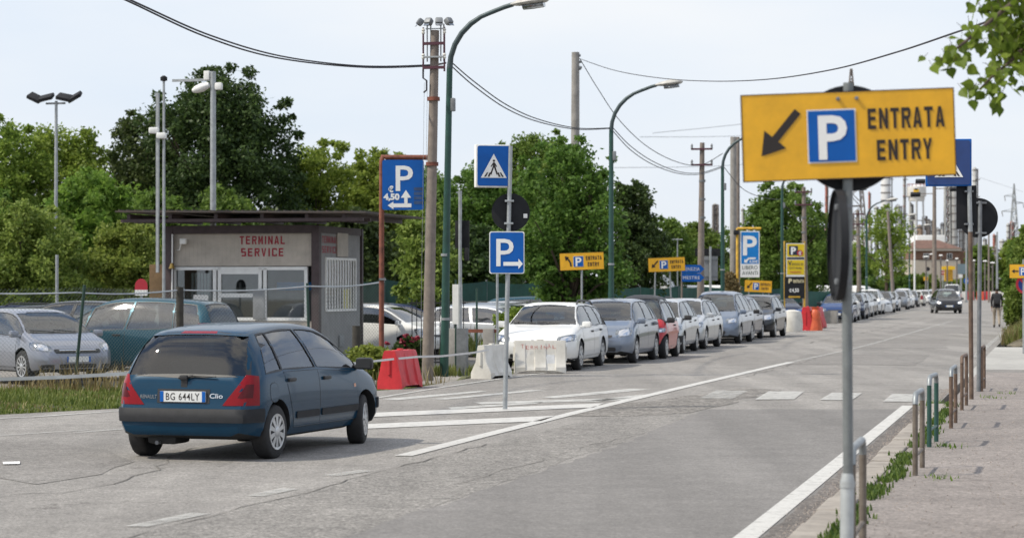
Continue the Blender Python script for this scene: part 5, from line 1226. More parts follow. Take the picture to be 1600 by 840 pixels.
# rusty gantry with the 4,50 sign
rd = 44.5; q2 = rd / F; gt = thing('parking_sign', 'blue P sign with 4,50 price and arrows hung on a rust red gantry pole', 'sign', S(596, rd), 0)
MB().tube([(0, 0, 0), (.005, 0, ZP(252, rd)), (.03, 0, ZP(247, rd) + .03), (.08, 0, ZP(246, rd)), (74 * q2, 0, ZP(246, rd))], .05, 12).build('gantry_pole', m_rust, gt)
Mg = at_z(ZP(289, rd), 0, 0, 34 * q2, -.06); g_ = plate(gt, 'sign_panel', rrect(0, 0, 65 * q2, 78 * q2, .04), Mg, m_blue)
art(g_, 'lettering', m_reflex, lambda mb, y: (add_text(mb, 'P', 2 * q2, -9 * q2, 41 * q2, 27 * q2, y=y, bold=.01)), Mg)
art(g_, 'price_lettering', m_reflex, lambda mb, y: (add_text(mb, '€', -19 * q2, -11 * q2, 9 * q2, 8 * q2, y=y, bold=.05), add_text(mb, '4,50', -18 * q2, -23 * q2, 9.5 * q2, 25 * q2, y=y, bold=.05)), Mg)
art(g_, 'arrow', m_reflex, lambda mb, y: (flat(mb, arrow_poly(13 * q2, -32 * q2, -24 * q2, -32 * q2, 3 * q2, 6 * q2, 9 * q2), y), flat(mb, arrow_poly(4.5 * q2, -29 * q2, 4.5 * q2, -8 * q2, 2.6 * q2, 8 * q2, 12 * q2), y - .002)), Mg)
art(g_, 'faded_patch', mat('sign_blue_faded', (.03, .07, .17), .6, var=.4), lambda mb, y: [flat(mb, [(17 * q2, z * q2), (31 * q2, z * q2), (31 * q2, (z + 5) * q2), (17 * q2, (z + 5) * q2)], y) for z in (-30, -23, -16, -9)], Mg)
MB().box((.02, 0, ZP(436, rd)), (.13, .13, .04)).build('band', m_galv_dark, gt)
# grey post with turned-away signs and the white notice
p5 = thing('sign_post', 'grey post with a small dark sign seen from behind, between lamp and crossing sign', 'sign post', S(719, 46), ROT)
MB().tube([(0, 0, 0), (.0, 0, ZP(298, 46))], .036, 12).build('pole', m_galv, p5)
MB().box((.03, .06, ZP(366, 46)), (.30, .02, .55), bev=.008).build('sign_panel', m_signback, p5); MB().box((.12, .06, ZP(397, 46)), (.09, .1, .26), bev=.02).build('control_box', m_signback, p5)
MB().box((.04, .02, .45), (.20, .18, .95)).build('cabinet', m_galv_dark, p5)
nb = thing('notice_board', 'tall white paper notice hung on the grey post', 'notice', S(713, 46.4), ROT)
MB().box((.02, 0, ZP(475, 46.4)), (.20, .015, .80)).build('panel', m_white, nb); MB().tube([(-.02, .03, 0), (-.02, .03, 1.9)], .02, 8).build('post', m_green_dk, nb)
pole('thin grey post behind the crossing sign post', 777, 48, 428, .026, .026, m_galv, 0., 'post')
pole('short green fence post with a white tip in the lot', 745, 49, 450, .022, .022, m_green_dk, 0., 'post')
# blue direction arrows
d3 = 80; q3 = d3 / F; dr = thing('direction_sign', 'two blue arrow boards reading VENEZIA and MESTRE on one post', 'sign', S(1066, d3), 0)
MB().tube([(-.03, .03, 0), (0, .03, ZP(405, d3))], .035, 10).build('post', m_concrete, dr)
for s_, py in (('VENEZIA', 420), ('MESTRE', 433.5)):
    Md = at_z(ZP(py, d3), 0, 0, 17 * q3, -.03 - (.01 if s_ == 'MESTRE' else 0)); a = plate(dr, 'arrow_board', [(-18 * q3, -6.4 * q3), (11 * q3, -6.4 * q3), (17.5 * q3, 0), (11 * q3, 6.4 * q3), (-18 * q3, 6.4 * q3)], Md, m_blue)
    art(a, 'lettering', m_reflex, lambda mb, y: add_text(mb, s_, -3 * q3, -2.6 * q3, 5.4 * q3, 26 * q3, y=y, bold=-.004, spacing=1.15), Md)
# grey back of a direction board
gb = thing('road_sign', 'grey back of a large road sign right of the blue arrows', 'sign', S(1110, 92), 0)
MB().tube([(0, 0, 0), (0, 0, ZP(385, 92))], .05, 10).build('post', m_galv, gb)
MB().box((0, .08, ZP(419, 92)), (.60, .02, .97)).build('sign_panel', m_signgrey, gb); MB().box((-.1, .1, ZP(394, 92)), (1.0, .02, .30)).build('sign_panel', m_signback, gb)
b_ = MB()
for py in (406, 432): b_.box((0, .05, ZP(py, 92)), (.58, .03, .03))
b_.build('bracket', m_galv_dark, gb)
# portal frame over the lot
pf = thing('height_frame', 'thin white goalpost frame over the lot entrance behind the third entry sign', 'frame', S(1046, 108), 0)
MB().tube([(-.36, 0, 0), (-.36, 0, ZP(374, 108)), (.62, 0, ZP(374, 108))], .025, 8).build('frame', m_galv, pf); MB().tube([(.38, .03, 0), (.38, .03, ZP(372, 108))], .025, 8).build('post', m_galv, pf)
# LIBERO AVANTI board
d4 = 96; q4 = d4 / F; lb_ = thing('parking_board', 'tall blue P board reading LIBERO AVANTI on a yellow gantry', 'sign', S(1152, d4), 0)
my = mat('yellow_tube', (.55, .33, .03), .6, var=.35, scale=5)
MB().tube([(0, 0, 0), (0, 0, ZP(357, d4)), (.03, 0, ZP(357, d4)), (37 * q4, 0, ZP(357, d4))], .06, 10).build('gantry_pole', my, lb_)
Ml = at_z(ZP(397, d4), 0, 0, 19.5 * q4, -.07); pl = plate(lb_, 'sign_panel', rrect(0, 0, 30 * q4, 72 * q4, .02), Ml, m_reflex)
art(pl, 'blue_field', m_blue_lt, lambda mb, y: flat(mb, [(x * q4, z * q4) for x, z in ((-13.5, -15), (13.5, -15), (13.5, 34.5), (-13.5, 34.5))], y), Ml)
art(pl, 'lettering', m_reflex, lambda mb, y: add_text(mb, 'P', 0, -1 * q4, 31 * q4, 22 * q4, y=y, bold=.02), Ml, -.008)
def lib_arrow(mb, y):
    flat(mb, arrow_poly(-1 * q4, -6 * q4, -9 * q4, -13 * q4, 1.5 * q4, 4 * q4, 4 * q4), y); flat(mb, [(x * q4, z * q4) for x, z in ((-2, -8.5), (-1, -5), (9, -5), (9, -7.5), (1, -8))], y)
art(pl, 'arrow', m_reflex, lib_arrow, Ml, -.008)
art(pl, 'price_lettering', m_reflex, lambda mb, y: add_text(mb, '4,50€', 5.5 * q4, -13.5 * q4, 4.2 * q4, 13 * q4, y=y, bold=.02), Ml, -.008)
art(pl, 'lettering', mat('letter_green_grey', (.06, .09, .07), .6), lambda mb, y: (add_text(mb, 'LIBERO', 0, -23.5 * q4, 6 * q4, 24 * q4, y=y, bold=.004), add_text(mb, 'AVANTI', 0, -32 * q4, 6 * q4, 24 * q4, y=y, bold=.004)), Ml)
MB().box((-.05, -.05, ZP(363, d4)), (.22, .2, .2), bev=.05).build('floodlight', m_signback, lb_)
# yellow totem
d5 = 109; q5 = d5 / F; to = thing('parking_totem', 'yellow and black totem with P symbol, Venice panel and ENTRATA price board', 'sign', S(1241, d5), 0)
MB().tube([(-15.5 * q5, 0, 0), (-15.5 * q5, 0, ZP(377, d5)), (16 * q5, 0, ZP(377, d5)), (16 * q5, 0, 0)], .045, 8).build('frame', my, to)
m_yel2 = mat('totem_yellow', (.72, .52, .01), .45, var=.08)
m_navy = mat('totem_navy', (.015, .022, .05), .5)
def tp(nm, x0, z0, x1, z1, m): 
    Mt = at_z(0, 0, 0, 0, -.05); return plate(to, nm, [((x0 - 1241) * q5, ZP(z0, d5)), ((x1 - 1241) * q5, ZP(z0, d5)), ((x1 - 1241) * q5, ZP(z1, d5)), ((x0 - 1241) * q5, ZP(z1, d5))], Mt, m)
M0 = at_z(0, 0, 0, 0, -.055); X_ = lambda px: (px - 1241) * q5; Z_ = lambda py: ZP(py, d5)
wt = tp('white_surround', 1228.2, 432, 1257, 380, m_reflex)
a1 = plate(wt, 'yellow_panel', [(X_(1229.5), Z_(401)), (X_(1256.5), Z_(401)), (X_(1256.5), Z_(381)), (X_(1229.5), Z_(381))], M0, m_yel2)
a2 = plate(wt, 'yellow_panel', [(X_(1229.5), Z_(429)), (X_(1256.5), Z_(429)), (X_(1256.5), Z_(406)), (X_(1229.5), Z_(406))], M0, m_yel2)
plate(wt, 'navy_band', [(X_(1229.5), Z_(405)), (X_(1256.5), Z_(405)), (X_(1256.5), Z_(402)), (X_(1229.5), Z_(402))], M0, m_navy)
plate(a1, 'parking_square', [(X_(1232.5), Z_(398.5)), (X_(1246.5), Z_(398.5)), (X_(1246.5), Z_(384)), (X_(1232.5), Z_(384))], at_z(0, 0, 0, 0, -.06), m_navy)
M6 = at_z(0, 0, 0, 0, -.068)
art(a1, 'lettering', m_reflex, lambda mb, y: add_text(mb, 'P', X_(1239.5), Z_(396.8), 11 * q5, 8 * q5, y=y, bold=.05), M6, 0)
art(a1, 'euro_disc', mat('totem_red', (.42, .02, .04), .5), lambda mb, y: flat(mb, circle(X_(1249.5), Z_(395), 4.6 * q5, 18), y), M6, -.003)
art(a1, 'lettering', m_reflex, lambda mb, y: add_text(mb, '€', X_(1249.5), Z_(398), 5.5 * q5, 5 * q5, y=y, bold=.03), M6, -.008)
art(a1, 'small_lettering', m_navy, lambda mb, y: [add_text(mb, s_, X_(1252.3), Z_(zz), 2 * q5, 5.5 * q5, y=y) for s_, zz in (('24h', 386), ('24h', 389))], M6, 0) if False else None
art(a2, 'lettering', m_navy, lambda mb, y: (add_text(mb, 'V', X_(1234), Z_(414.5), 7.5 * q5, 6 * q5, y=y), add_text(mb, 'enice', X_(1246), Z_(414.5), 6 * q5, 17 * q5, y=y, bold=-.005), add_text(mb, 'CITY PARK', X_(1243), Z_(420), 2.8 * q5, 20 * q5, y=y)), M6, 0)
art(a2, 'red_line', mat('totem_red_line', (.5, .08, .05), .5), lambda mb, y: add_text(mb, 'PARKING', X_(1243), Z_(426.3), 3 * q5, 17 * q5, y=y), M6, 0)
bk_ = tp('black_board', 1225.5, 466, 1257, 432.3, m_signback)
art(bk_, 'lettering', mat('totem_cream', (.75, .66, .42), .5), lambda mb, y: (add_text(mb, 'P', X_(1234.5), Z_(442), 7 * q5, 5.5 * q5, y=y, bold=.04), add_text(mb, 'ENTRATA', X_(1247.5), Z_(441.5), 5 * q5, 17 * q5, y=y, bold=.03)), M6, 0)
art(bk_, 'price_lettering', m_reflex, lambda mb, y: (add_text(mb, '€', X_(1234.5), Z_(456), 5 * q5, 4.5 * q5, y=y, bold=.04), add_text(mb, '4,50', X_(1242.5), Z_(456), 6 * q5, 11 * q5, y=y, bold=.03)), M6, 0)
art(bk_, 'arrow', my, lambda mb, y: flat(mb, arrow_poly(X_(1250), Z_(463.5), X_(1231), Z_(463.5), 1.3 * q5, 2.3 * q5, 3 * q5), y), M6, 0)
# pavement poles on the right
pr1 = thing('crossing_sign', 'rust brown pole with blue crossing light box and black sign back', 'sign post', G(1518, 634), 0); d6 = G(1518, 634).y; q6 = d6 / F
MB().tube([(0, 0, 0), (-2 * q6, 0, ZP(358, d6))], .033, 12).build('pole', m_brown, pr1)
MB().tube([(-2 * q6, 0, ZP(362, d6)), (-5 * q6, 0, ZP(219, d6))], .035, 12).build('pole_top', m_galv, pr1)
zc = ZP(254, d6); wc = .72; Mc = at_z(zc, R(-8), 0, -36 * q6, -.02)
bx = MB().box((0, .07, 0), (wc * .88 + .03, .13, wc * .92 + .03), bev=.015); bx.v = [tuple(Mc @ Vector(v)) for v in bx.v]; cb_ = bx.build('crossing_lightbox', m_blue, pr1)
plate(cb_, 'crossing_panel', rrect(0, 0, wc * .86, wc * .90, .03), Mc @ Matrix.Translation((0, -.012, 0)), mat('sign_blue_deep', (.01, .04, .17), .4, coat=.2), m_white, .008); crossing_art(cb_, Mc @ Matrix.Translation((0, -.015, -.03)), wc * .72)
MB().box((-7 * q6, .05, ZP(323.5, d6)), (31 * q6, .02, 68 * q6)).build('sign_panel', m_signback, pr1)
b_ = MB()
for py in (299, 350): b_.box((-4 * q6, .02, ZP(py, d6)), (.13, .09, .03), bev=.006)
b_.build('bracket', m_galv_dark, pr1)
pr2 = thing('round_sign', 'grey pole with a black disc sign seen from behind, on the right pavement', 'sign post', G(1529, 621), 0); d7 = G(1529, 621).y; q7 = d7 / F
MB().tube([(0, 0, 0), (2.5 * q7, 0, ZP(314, d7))], .034, 12).build('pole', m_galv_dark, pr2)
plate(pr2, 'sign_panel', circle(0, 0, 31 * q7, 40), at_z(ZP(340, d7), 0, 0, .5 * q7, .05), m_signback, m_signback, .012)
b_ = MB()
for py in (317, 364): b_.box((4 * q7, .01, ZP(py, d7)), (.17, .08, .03), bev=.006)
b_.build('bracket', m_galv_dark, pr2)
np_ = thing('no_parking_sign', 'round blue and red no parking sign at the right edge, under the yellow sign', 'sign', S(1600, 60.4), 0); q8 = 60.4 / F
MB().tube([(0, .04, 0), (0, .04, ZP(405, 60.4))], .03, 10).build('pole', m_galv, np_)
Mn = at_z(ZP(444, 60.4), 0, 0, 1.5 * q8, -.04); n_ = plate(np_, 'sign_panel', circle(0, 0, 15 * q8, 36), Mn, mat('sign_red', (.42, .015, .03), .4, coat=.2))
art(n_, 'blue_field', mat('sign_navy', (.01, .035, .20), .4), lambda mb, y: flat(mb, circle(0, 0, 11 * q8, 30), y), Mn); art(n_, 'slash', MATS['sign_red'], lambda mb, y: flat(mb, [(x * q8, z * q8) for x, z in ((-9, 6.5), (-6.5, 9), (9, -6.5), (6.5, -9))], y), Mn, -.007)
# hooped railings on the pavement
def hoop(label, near, far, m, m_top, hgt=.80, cross=True):
    a, b_ = Vector(near), Vector(far); t = thing('railing_hoop', label, 'railing', (*a.xy, .10), 0, 'hooped railings along the pavement'); d = (b_ - a); d.z = 0; w_ = d.length; d.normalize(); r_ = .024; z = hgt - .10
    MB().tube([(0, 0, -.05), (0, 0, z - .10)], r_, 12).build('leg', m, t); MB().tube([d * w_, d * w_ + Vector((0, 0, z - .10))], r_, 12).build('leg', m, t)
    c = [Vector((0, 0, z - .10))] + [d * (.09 * (1 - math.cos(R(a_)))) + Vector((0, 0, z - .10 + .09 * math.sin(R(a_)))) for a_ in (30, 60, 90)]
    c2 = [d * w_ - (p - Vector((0, 0, p.z))) + Vector((0, 0, p.z)) - Vector((0, 0, 0)) for p in c][::-1]
    MB().tube(c + c2, r_ * 1.02, 12).build('top_rail', m_top, t)
    if cross: MB().tube([d * .0 + Vector((0, 0, .17)), d * w_ + Vector((0, 0, .17))], .016, 8).build('cross_rail', m, t)
    return t
def gh(px, py): return G(px, py)
m_tube_grey = mat('railing_bare_steel', (.17, .145, .12), .6, .3, var=.3, scale=8, stain=(.10, .075, .055)); m_tube_top = mat('railing_top_zinc', (.27, .29, .30), .5, .5, var=.2)
hoop('bare steel railing hoop right behind the foreground sign pole', G(1331, 911), G(1348, 882), m_tube_grey, m_tube_top, .80)
hoop('brownish railing hoop with grey top, next after the nearest one', G(1430, 760), G(1441, 747), m_tube_grey, m_tube_top, .82)
hoop('green painted railing hoop with grey top', G(1452, 713), G(1463, 704), m_green, m_tube_top, .83)
hoop('rusty brown railing hoop just beyond the green one', G(1486, 682), G(1493, 673), m_brown, m_tube_top, .80)
hoop('rusty brown railing hoop in front of the brown sign pole', G(1503, 652), G(1510, 644), m_brown, m_brown, .82)
hoop('rusty railing hoop farthest along, right of the disc sign pole', G(1534, 621), G(1538, 616), m_brown, m_brown, .80)

# ------------------------------------------------------------------ fences
def wire_fence():
    t = thing('chain_link_fence', 'chain-link fence with a sagging top wire in front of the left lot', 'fence', G(118, 590), 0); o = t.location.copy(); d = 43.6
    pts = [S(-130, d - 1), S(118, d), S(281, 45.5), S(484, 47), S(600, 48.2)]; tops = [452, 447, 452, 443, 440]
    for (a, b_, ta, tb) in zip(pts, pts[1:], tops, tops[1:]):
        mb = MB(); ln_ = (b_ - a).length; za, zb = ZP(ta, a.y), ZP(tb, b_.y); n = int(ln_ / .075); hz_ = za - .08
        def at(u, v): p = a.lerp(b_, u); return p + Vector((0, 0, .05 + (lerp(za, zb, u) - .07) * v)) - o
        k = hz_ / ln_
        for i in range(-int(hz_ / .075), n):
            for sg in (1, -1):
                u0 = i * .075 / ln_; u1 = u0 + k; v0, v1 = 0., 1.
                if u0 < 0: v0 = -u0 / k; u0 = 0
                if u1 > 1: v1 = 1 - (u1 - 1) / k; u1 = 1
                if u1 <= u0: continue
                p, q_ = (at(u0, v0), at(u1, v1)) if sg > 0 else (at(1 - u0, v0), at(1 - u1, v1))
                e = Vector((0, 0, .0022)); x_ = Vector((.0022, 0, 0)); mb.add([p - x_, p + x_, q_ + x_, q_ - x_], [(0, 1, 2, 3)])
        ob = mb.build('chain_link_mesh', mat('chain_link_wire', (.16, .19, .185), .5, .4), t, 0)
    tw = [p + Vector((0, 0, ZP(tp_, p.y))) - o for p, tp_ in zip(pts, (452, 457, 453, 447, 440))]; full = []
    for a, b_ in zip(tw, tw[1:]):
        for i in range(6): u = i / 6; full.append(a.lerp(b_, u) - Vector((0, 0, .05 * math.sin(math.pi * u))))
    MB().tube(full + [tw[-1]], .017, 6).build('top_wire', mat('wire_grey', (.42, .45, .48), .5, .3), t)
    for (px, dd, tp_, ln_, r_, m) in ((118, 43.6, 445, -.17, .03, m_green_dk), (281, 45.5, 448, 0, .075, mat('fence_post_wood', (.055, .05, .042), .9, var=.4, bump=.5)), (484, 47, 442, 0.05, .03, m_green_dk)):
        p = S(px, dd) - o; MB().tube([p, p + Vector((-ln_, 0, ZP(tp_, dd)))], r_, 10).build('post', m, t)
    return t
wire_fence()
bp_ = MB().tube([(0, 0, 0), (0, 0, .95)], .09, 10); tag(bp_.build('wooden_stump', MATS['fence_post_wood'], None), 'dark wooden stump at the right foot of the booth', 'stump').location = S(557, 47.5)
def net_fence():
    t = thing('net_fence', 'dark green windbreak net fence along the back of the car park', 'fence', S(760, 82), 0); o = t.location.copy()
    m_net = mat('green_net', (.012, .075, .055), .8, var=.35, scale=1.5)
    pts = [(540, 70, 2.0), (600, 74, 2.0), (680, 78, 2.0), (760, 82, 1.95), (850, 86, 1.95), (940, 90, 1.8), (1000, 96, 1.75), (1060, 100, 1.8), (1095, 104, 1.8), (1150, 108, 1.8), (1235, 114, 1.7), (1300, 120, 1.55), (1345, 128, 1.5)]
    for (a, da, ha), (b_, db, hb) in zip(pts, pts[1:]):
        n = 14; A, B = S(a, da), S(b_, db); vs = []
        for i in range(n + 1):
            u = i / n; p = A.lerp(B, u) - o; h_ = lerp(ha, hb, u) - .10 * math.sin(math.pi * u); w_ = .04 * math.sin(i * 1.9)
            vs += [p + Vector((0, w_, .12)), p + Vector((0, -w_, h_ * .55)), p + Vector((0, w_ * .4, h_))]
        MB().add(vs, [[i * 3 + j, i * 3 + j + 1, i * 3 + j + 4, i * 3 + j + 3] for i in range(n) for j in range(2)]).build('net_panel', m_net, t, 60)
    for a, da, ha in pts: p = S(a, da) - o + Vector((0, .06, 0)); MB().tube([p, p + Vector((0, 0, ha + .06))], .03, 8).build('post', m_galv_dark, t)
net_fence()
ig = thing('iron_railing', 'low dark iron railing behind the concrete pole', 'railing', S(684, 47.5), ROT)
mb = MB()
for i in range(12): mb.box((-.55 + i * .1, 0, .75), (.016, .016, 1.5))
mb.build('bars', m_signback, ig); MB().box((0, 0, 1.42), (1.2, .03, .03)).box((0, 0, .2), (1.2, .03, .03)).build('rail', m_signback, ig)
sp = thing('parapet', 'low grey concrete parapet with a dark rail behind the white barriers', 'wall', S(742, 47.2), ROT)
for x in (-.45, .3): MB().box((x, 0, .45), (.22, .2, .9), bev=.015).build('post', m_conc_grey, sp)
MB().box((-.05, 0, .85), (1.0, .05, .07)).build('rail', m_rust, sp)

# ------------------------------------------------------------------ barriers and tape
def barrier(label, loc, rz, ln_, h_, m, group, ribs=True, base=.42, top=.15):
    t = thing('jersey_barrier', label, 'barrier', loc, rz, group); hb = base / 2; ht = top / 2; mb = MB()
    prof = [(-hb, .0), (-hb, .12 * h_ / .65), (-ht * 1.5, .50 * h_), (-ht, .92 * h_), (-ht * .8, h_), (ht * .8, h_), (ht, .92 * h_), (ht * 1.5, .50 * h_), (hb, .12 * h_ / .65), (hb, 0)]
    # long axis along local x; stations make the moulded ribs and the two forklift slots
    st = [-.5, -.49, -.30, -.285, -.12, -.105, .105, .12, .285, .30, .49, .5]; dep = [0, 1, 1, .55, .55, 1, 1, .55, .55, 1, 1, 0]
    vs = []
    for s_, dd in zip(st, dep):
        for y, z in prof:
            k = 1. if (z < .1 or z > .9 * h_) else (.70 + .30 * dd); k *= .96 if abs(s_) == .5 else 1
            zz = z
            if z == 0 and (.105 <= abs(s_) <= .30): zz = .055
            vs.append((s_ * ln_, y * k, zz))
    n = len(prof); mb.add(vs, [[i * n + j, i * n + (j + 1) % n, (i + 1) * n + (j + 1) % n, (i + 1) * n + j] for i in range(len(st) - 1) for j in range(n)] + [list(range(n)), [(len(st) - 1) * n + j for j in range(n)][::-1]])
    mb.build('shell', m, t, 25)
    MB().box((0, 0, h_ + .012), (.14, .07, .03), bev=.01).build('filler_cap', m, t)
    for sx in (1, -1): MB().tube([(sx * ln_ * .5, 0, .25), (sx * ln_ * .5, 0, h_ * .8)], .03, 8).build('coupling', m, t)
    return t
B1 = G(624, 607); barrier('red plastic jersey barrier standing behind the blue moving car', B1 + Vector((0, .25, 0)), R(70), .95, .66, m_red_plastic, 'plastic jersey barriers', base=.46, top=.24)
rb = bpy.data.objects['jersey_barrier']
for s_, z, a in ((-.25, .50, .2), (-.02, .53, -.1), (.2, .50, .15), (.33, .42, -.3)): MB().box((s_ * .9, .118 + (.55 - z) * .12, z), (.15, .004, .05), rx=R(8), ry=a).build('worn_sticker', m_white_plastic, rb); MB().box((s_ * .9, -.118 - (.55 - z) * .12, z), (.15, .004, .05), rx=R(-8), ry=a).build('worn_sticker', m_white_plastic, rb)
B2 = G(768, 591); barrier('stained white plastic barrier seen end on, left of the graffiti one', B2 + Vector((0, .2, 0)), R(66), 1.0, .64, m_white_plastic, 'plastic jersey barriers')
B3 = G(844, 583); b3 = barrier('white plastic barrier with red TERMINAL graffiti in front of the white estate car', B3 + Vector((0, .25, 0)), R(3), 1.04, .66, m_white_plastic, 'plastic jersey barriers')
gf = MB(); rn = random.Random(5)
for i, ch in enumerate('TERMINAL'):
    add_text(gf, ch, -.36 + i * .092 + rn.uniform(-.01, .01), .495 + rn.uniform(-.012, .012), .085 * rn.uniform(.85, 1.15), .062 * rn.uniform(.8, 1.1) if ch != 'I' else .012, y=-.112, bold=-.012, roll=rn.uniform(-.12, .12))
gf.build('graffiti', mat('graffiti_red', (.50, .06, .05), .7, var=.4, scale=30), b3, 0)
MB().box((.12, -.135, .24), (.34, .004, .30), rx=R(-18)).build('sticker', mat('barrier_sticker', (.58, .59, .60), .5), b3)
# barriers at the far lot entrance
m_orange = mat('orange_plastic', (.55, .10, .035), .5, var=.25)
barrier('red plastic barrier beside the navy car, left one of the far pair', G(1262, 516), R(75), 1.1, .95, m_red_plastic, 'far barriers at the lot entrance', base=.6, top=.3)
barrier('red plastic barrier beside the navy car, right one of the far pair', G(1277, 513) + Vector((.1, .6, 0)), R(75), 1.1, .9, m_red_plastic, 'far barriers at the lot entrance', base=.62, top=.3)
sk = MB().lathe([(.30, 0), (.27, .25), (.21, .55), (.23, .7), (.12, .85), (.16, .95)], n=14); ob = sk.build('wrapped_bollard', m_orange, None, 50); ob.location = G(1264, 516) + Vector((.2, -.4, 0)); tag(ob, 'orange wrapped bollard standing in front of the far red barriers', 'bollard')
sk = MB().lathe([(.42, 0), (.44, .3), (.40, .65), (.36, .80), (.1, .86)], n=14); ob = sk.build('rubble_sack', m_white_plastic, None, 50); ob.location = G(1237, 518); tag(ob, 'white bulky sack on the asphalt left of the far red barriers', 'sack')
ob = MB().box((0, 0, .3), (1.1, .5, .6), bev=.03).build('concrete_block', m_conc_grey, None); ob.location = G(1291, 505); ob.rotation_euler = (0, 0, ROT); tag(ob, 'grey concrete block in front of the navy parked car', 'block')
ob = MB().box((0, 0, .35), (1.4, .6, .7), bev=.06).build('plastic_crate', m_blue, None); ob.location = G(1246, 507.5); tag(ob, 'blue plastic box behind the white sack and red barriers', 'box')
tp_ = []
for a, b_ in zip([P3(-80, 596, 36), P3(0, 592, 36.3), P3(200, 583, 37.6)], [P3(0, 592, 36.3), P3(200, 583, 37.6), P3(380, 576, 38.4)]): tp_ += [a, a.lerp(b_, .5) - Vector((0, 0, .012))]
tp_ += [P3(380, 576, 38.4), P3(480, 573, 38.8), P3(560, 566.5, 39.1), P3(610, 561, 39.35), P3(652, 557, 39.7), P3(690, 556, 41), P3(740, 550.5, 43), P3(764, 546, 43.9)]
o = MB(); vs = []
for i, p in enumerate(tp_): wv = .028 if p.x < -3.5 else .018; tw = math.sin(i * 1.3) * .006; vs += [p + Vector((0, tw, -wv)), p + Vector((0, -tw, wv))]
o.add(vs, [[i * 2, i * 2 + 1, i * 2 + 3, i * 2 + 2] for i in range(len(tp_) - 1)])
tag(o.build('barrier_tape', mat('tape_white', (.62, .61, .60), .5, var=.12, scale=3), None, 60, org=tp_[0]), 'white barrier tape strung from the left verge to the white barrier', 'tape')
# no entry disc in the lot
ne = thing('no_entry_sign', 'red sign with white base behind the teal people carrier', 'sign', S(221, 54.5), 0); q9 = 54.5 / F
plate(ne, 'sign_panel', [(-10 * q9, 0), (10 * q9, 0)] + [(10 * q9 * math.cos(R(a)), 12 * q9 * math.sin(R(a)) + 7 * q9) for a in range(0, 181, 15)], at_z(ZP(454, 54.5), 0, 0, 0, -.03), mat('sign_red', (.42, .015, .03), .4), m_signback)
MB().box((0, -.03, ZP(457, 54.5)), (20 * q9, .015, 9 * q9)).build('white_panel', m_reflex, ne); MB().tube([(0, .02, 0), (0, .02, ZP(440, 54.5))], .03, 8).build('post', m_galv, ne)
ob = MB().box((0, 0, 1.15), (.32, .1, 2.3), bev=.01).build('wooden_board', mat('plank_ochre', (.19, .12, .06), .9, var=.3), None); ob.location = S(244, 56.8); tag(ob, 'upright ochre wooden board at the left end of the booth', 'board')
# ------------------------------------------------------------------ cars
car = model_hero(); tag(car, 'dark teal hatchback seen from behind, turning left across the road', 'car')
HEAD = R(18.2); car.scale = (.97, .97, .97)
def place_axle(o, pt, side, axle, track, hd):
    """put a wheel's outer contact point on a ground point; hd is the heading angle in the plane"""
    c, s_ = math.cos(hd), math.sin(hd); l = Vector((axle, side * track, 0)); o.location = (pt.x - (l.x * c - l.y * s_), pt.y - (l.x * s_ + l.y * c), 0); o.rotation_euler = (0, 0, hd)
place_axle(car, G(427, 716), -1, -1.25 * .97, .76 * .97, R(90) - HEAD)
DOWN = math.atan2(-U.y, -U.x)                      # heading of the parked row: towards the viewer
BASE = {}
def park(kind, colour, label, pt, hd=None, group='cars parked in a row along the road', axle=True, skip=(), mods=None, side=1, dz=0, name='parked_car'):
    fn = {'estate': m_estate, 'mini': m_supermini, 'micro': m_micro, 'hatch': m_oldhatch, 'mpv': m_mpv, 'compact': m_compact, 'van': m_van}[kind]
    dims = {'estate': (4.48, 1.73, ESTATE), 'mini': (3.99, 1.71, HATCH), 'micro': (2.5, 1.52, MICRO), 'hatch': (3.86, 1.64, HATCH), 'mpv': (4.32, 1.75, MPV), 'compact': (4.25, 1.75, HATCH), 'van': (5., 1.95, VAN)}[kind]
    if kind not in BASE: BASE[kind] = (fn(P_[colour]), P_[colour]); o = BASE[kind][0]; base = None
    else: o = copy_tree(BASE[kind][0], None, skip); recolour(o, P_[colour], BASE[kind][1])
    tag(o, label, 'car' if kind != 'van' else 'van', group); o.name = name if kind != 'van' else 'white_van'
    h = DOWN if hd is None else hd
    if axle: place_axle(o, pt, side, dims[2]['wb'] / 2 * dims[0], dims[1] / 2 - .03, h)
    else: o.location = (pt.x, pt.y, pt.z); o.rotation_euler = (0, 0, h)
    return o
j = random.Random(11); jj = lambda a=1.2: DOWN + R(j.uniform(-a, a))
park('estate', 'white', 'white estate car with black roof rails behind the graffiti barrier, first of the row', G(907, 578), DOWN + R(1))
park('mini', 'steel', 'blue-grey supermini parked right behind the white estate car', G(994, 567), jj())
park('micro', 'red', 'tiny red two-seater with black roof and pale cell', G(1041, 560), jj())
park('hatch', 'silver', 'silver old hatchback with dark bumper behind the red two-seater', G(1068, 552), jj())
c5 = park('estate', 'silver', 'silver estate car parked in front of the blue people carrier', G(1103, 545), jj())
park('mpv', 'blue', 'blue-grey people carrier, tallest in the near part of the row', G(1157, 536.6), jj())
park('hatch', 'navy', 'navy hatchback squeezed between the blue people carrier and the dark supermini', G(1176.5, 531.4), jj())
park('mini', 'anth', 'dark grey supermini, last of the near row before the white sack', G(1211, 527), jj())
SMALL = ('wiper', 'badge', 'mirror_glass', 'lamp_insert', 'door_handle', 'plate_band', 'window_frame', 'dashboard', 'rear_seat', 'chrome_bar', 'underbody', 'air_intake')
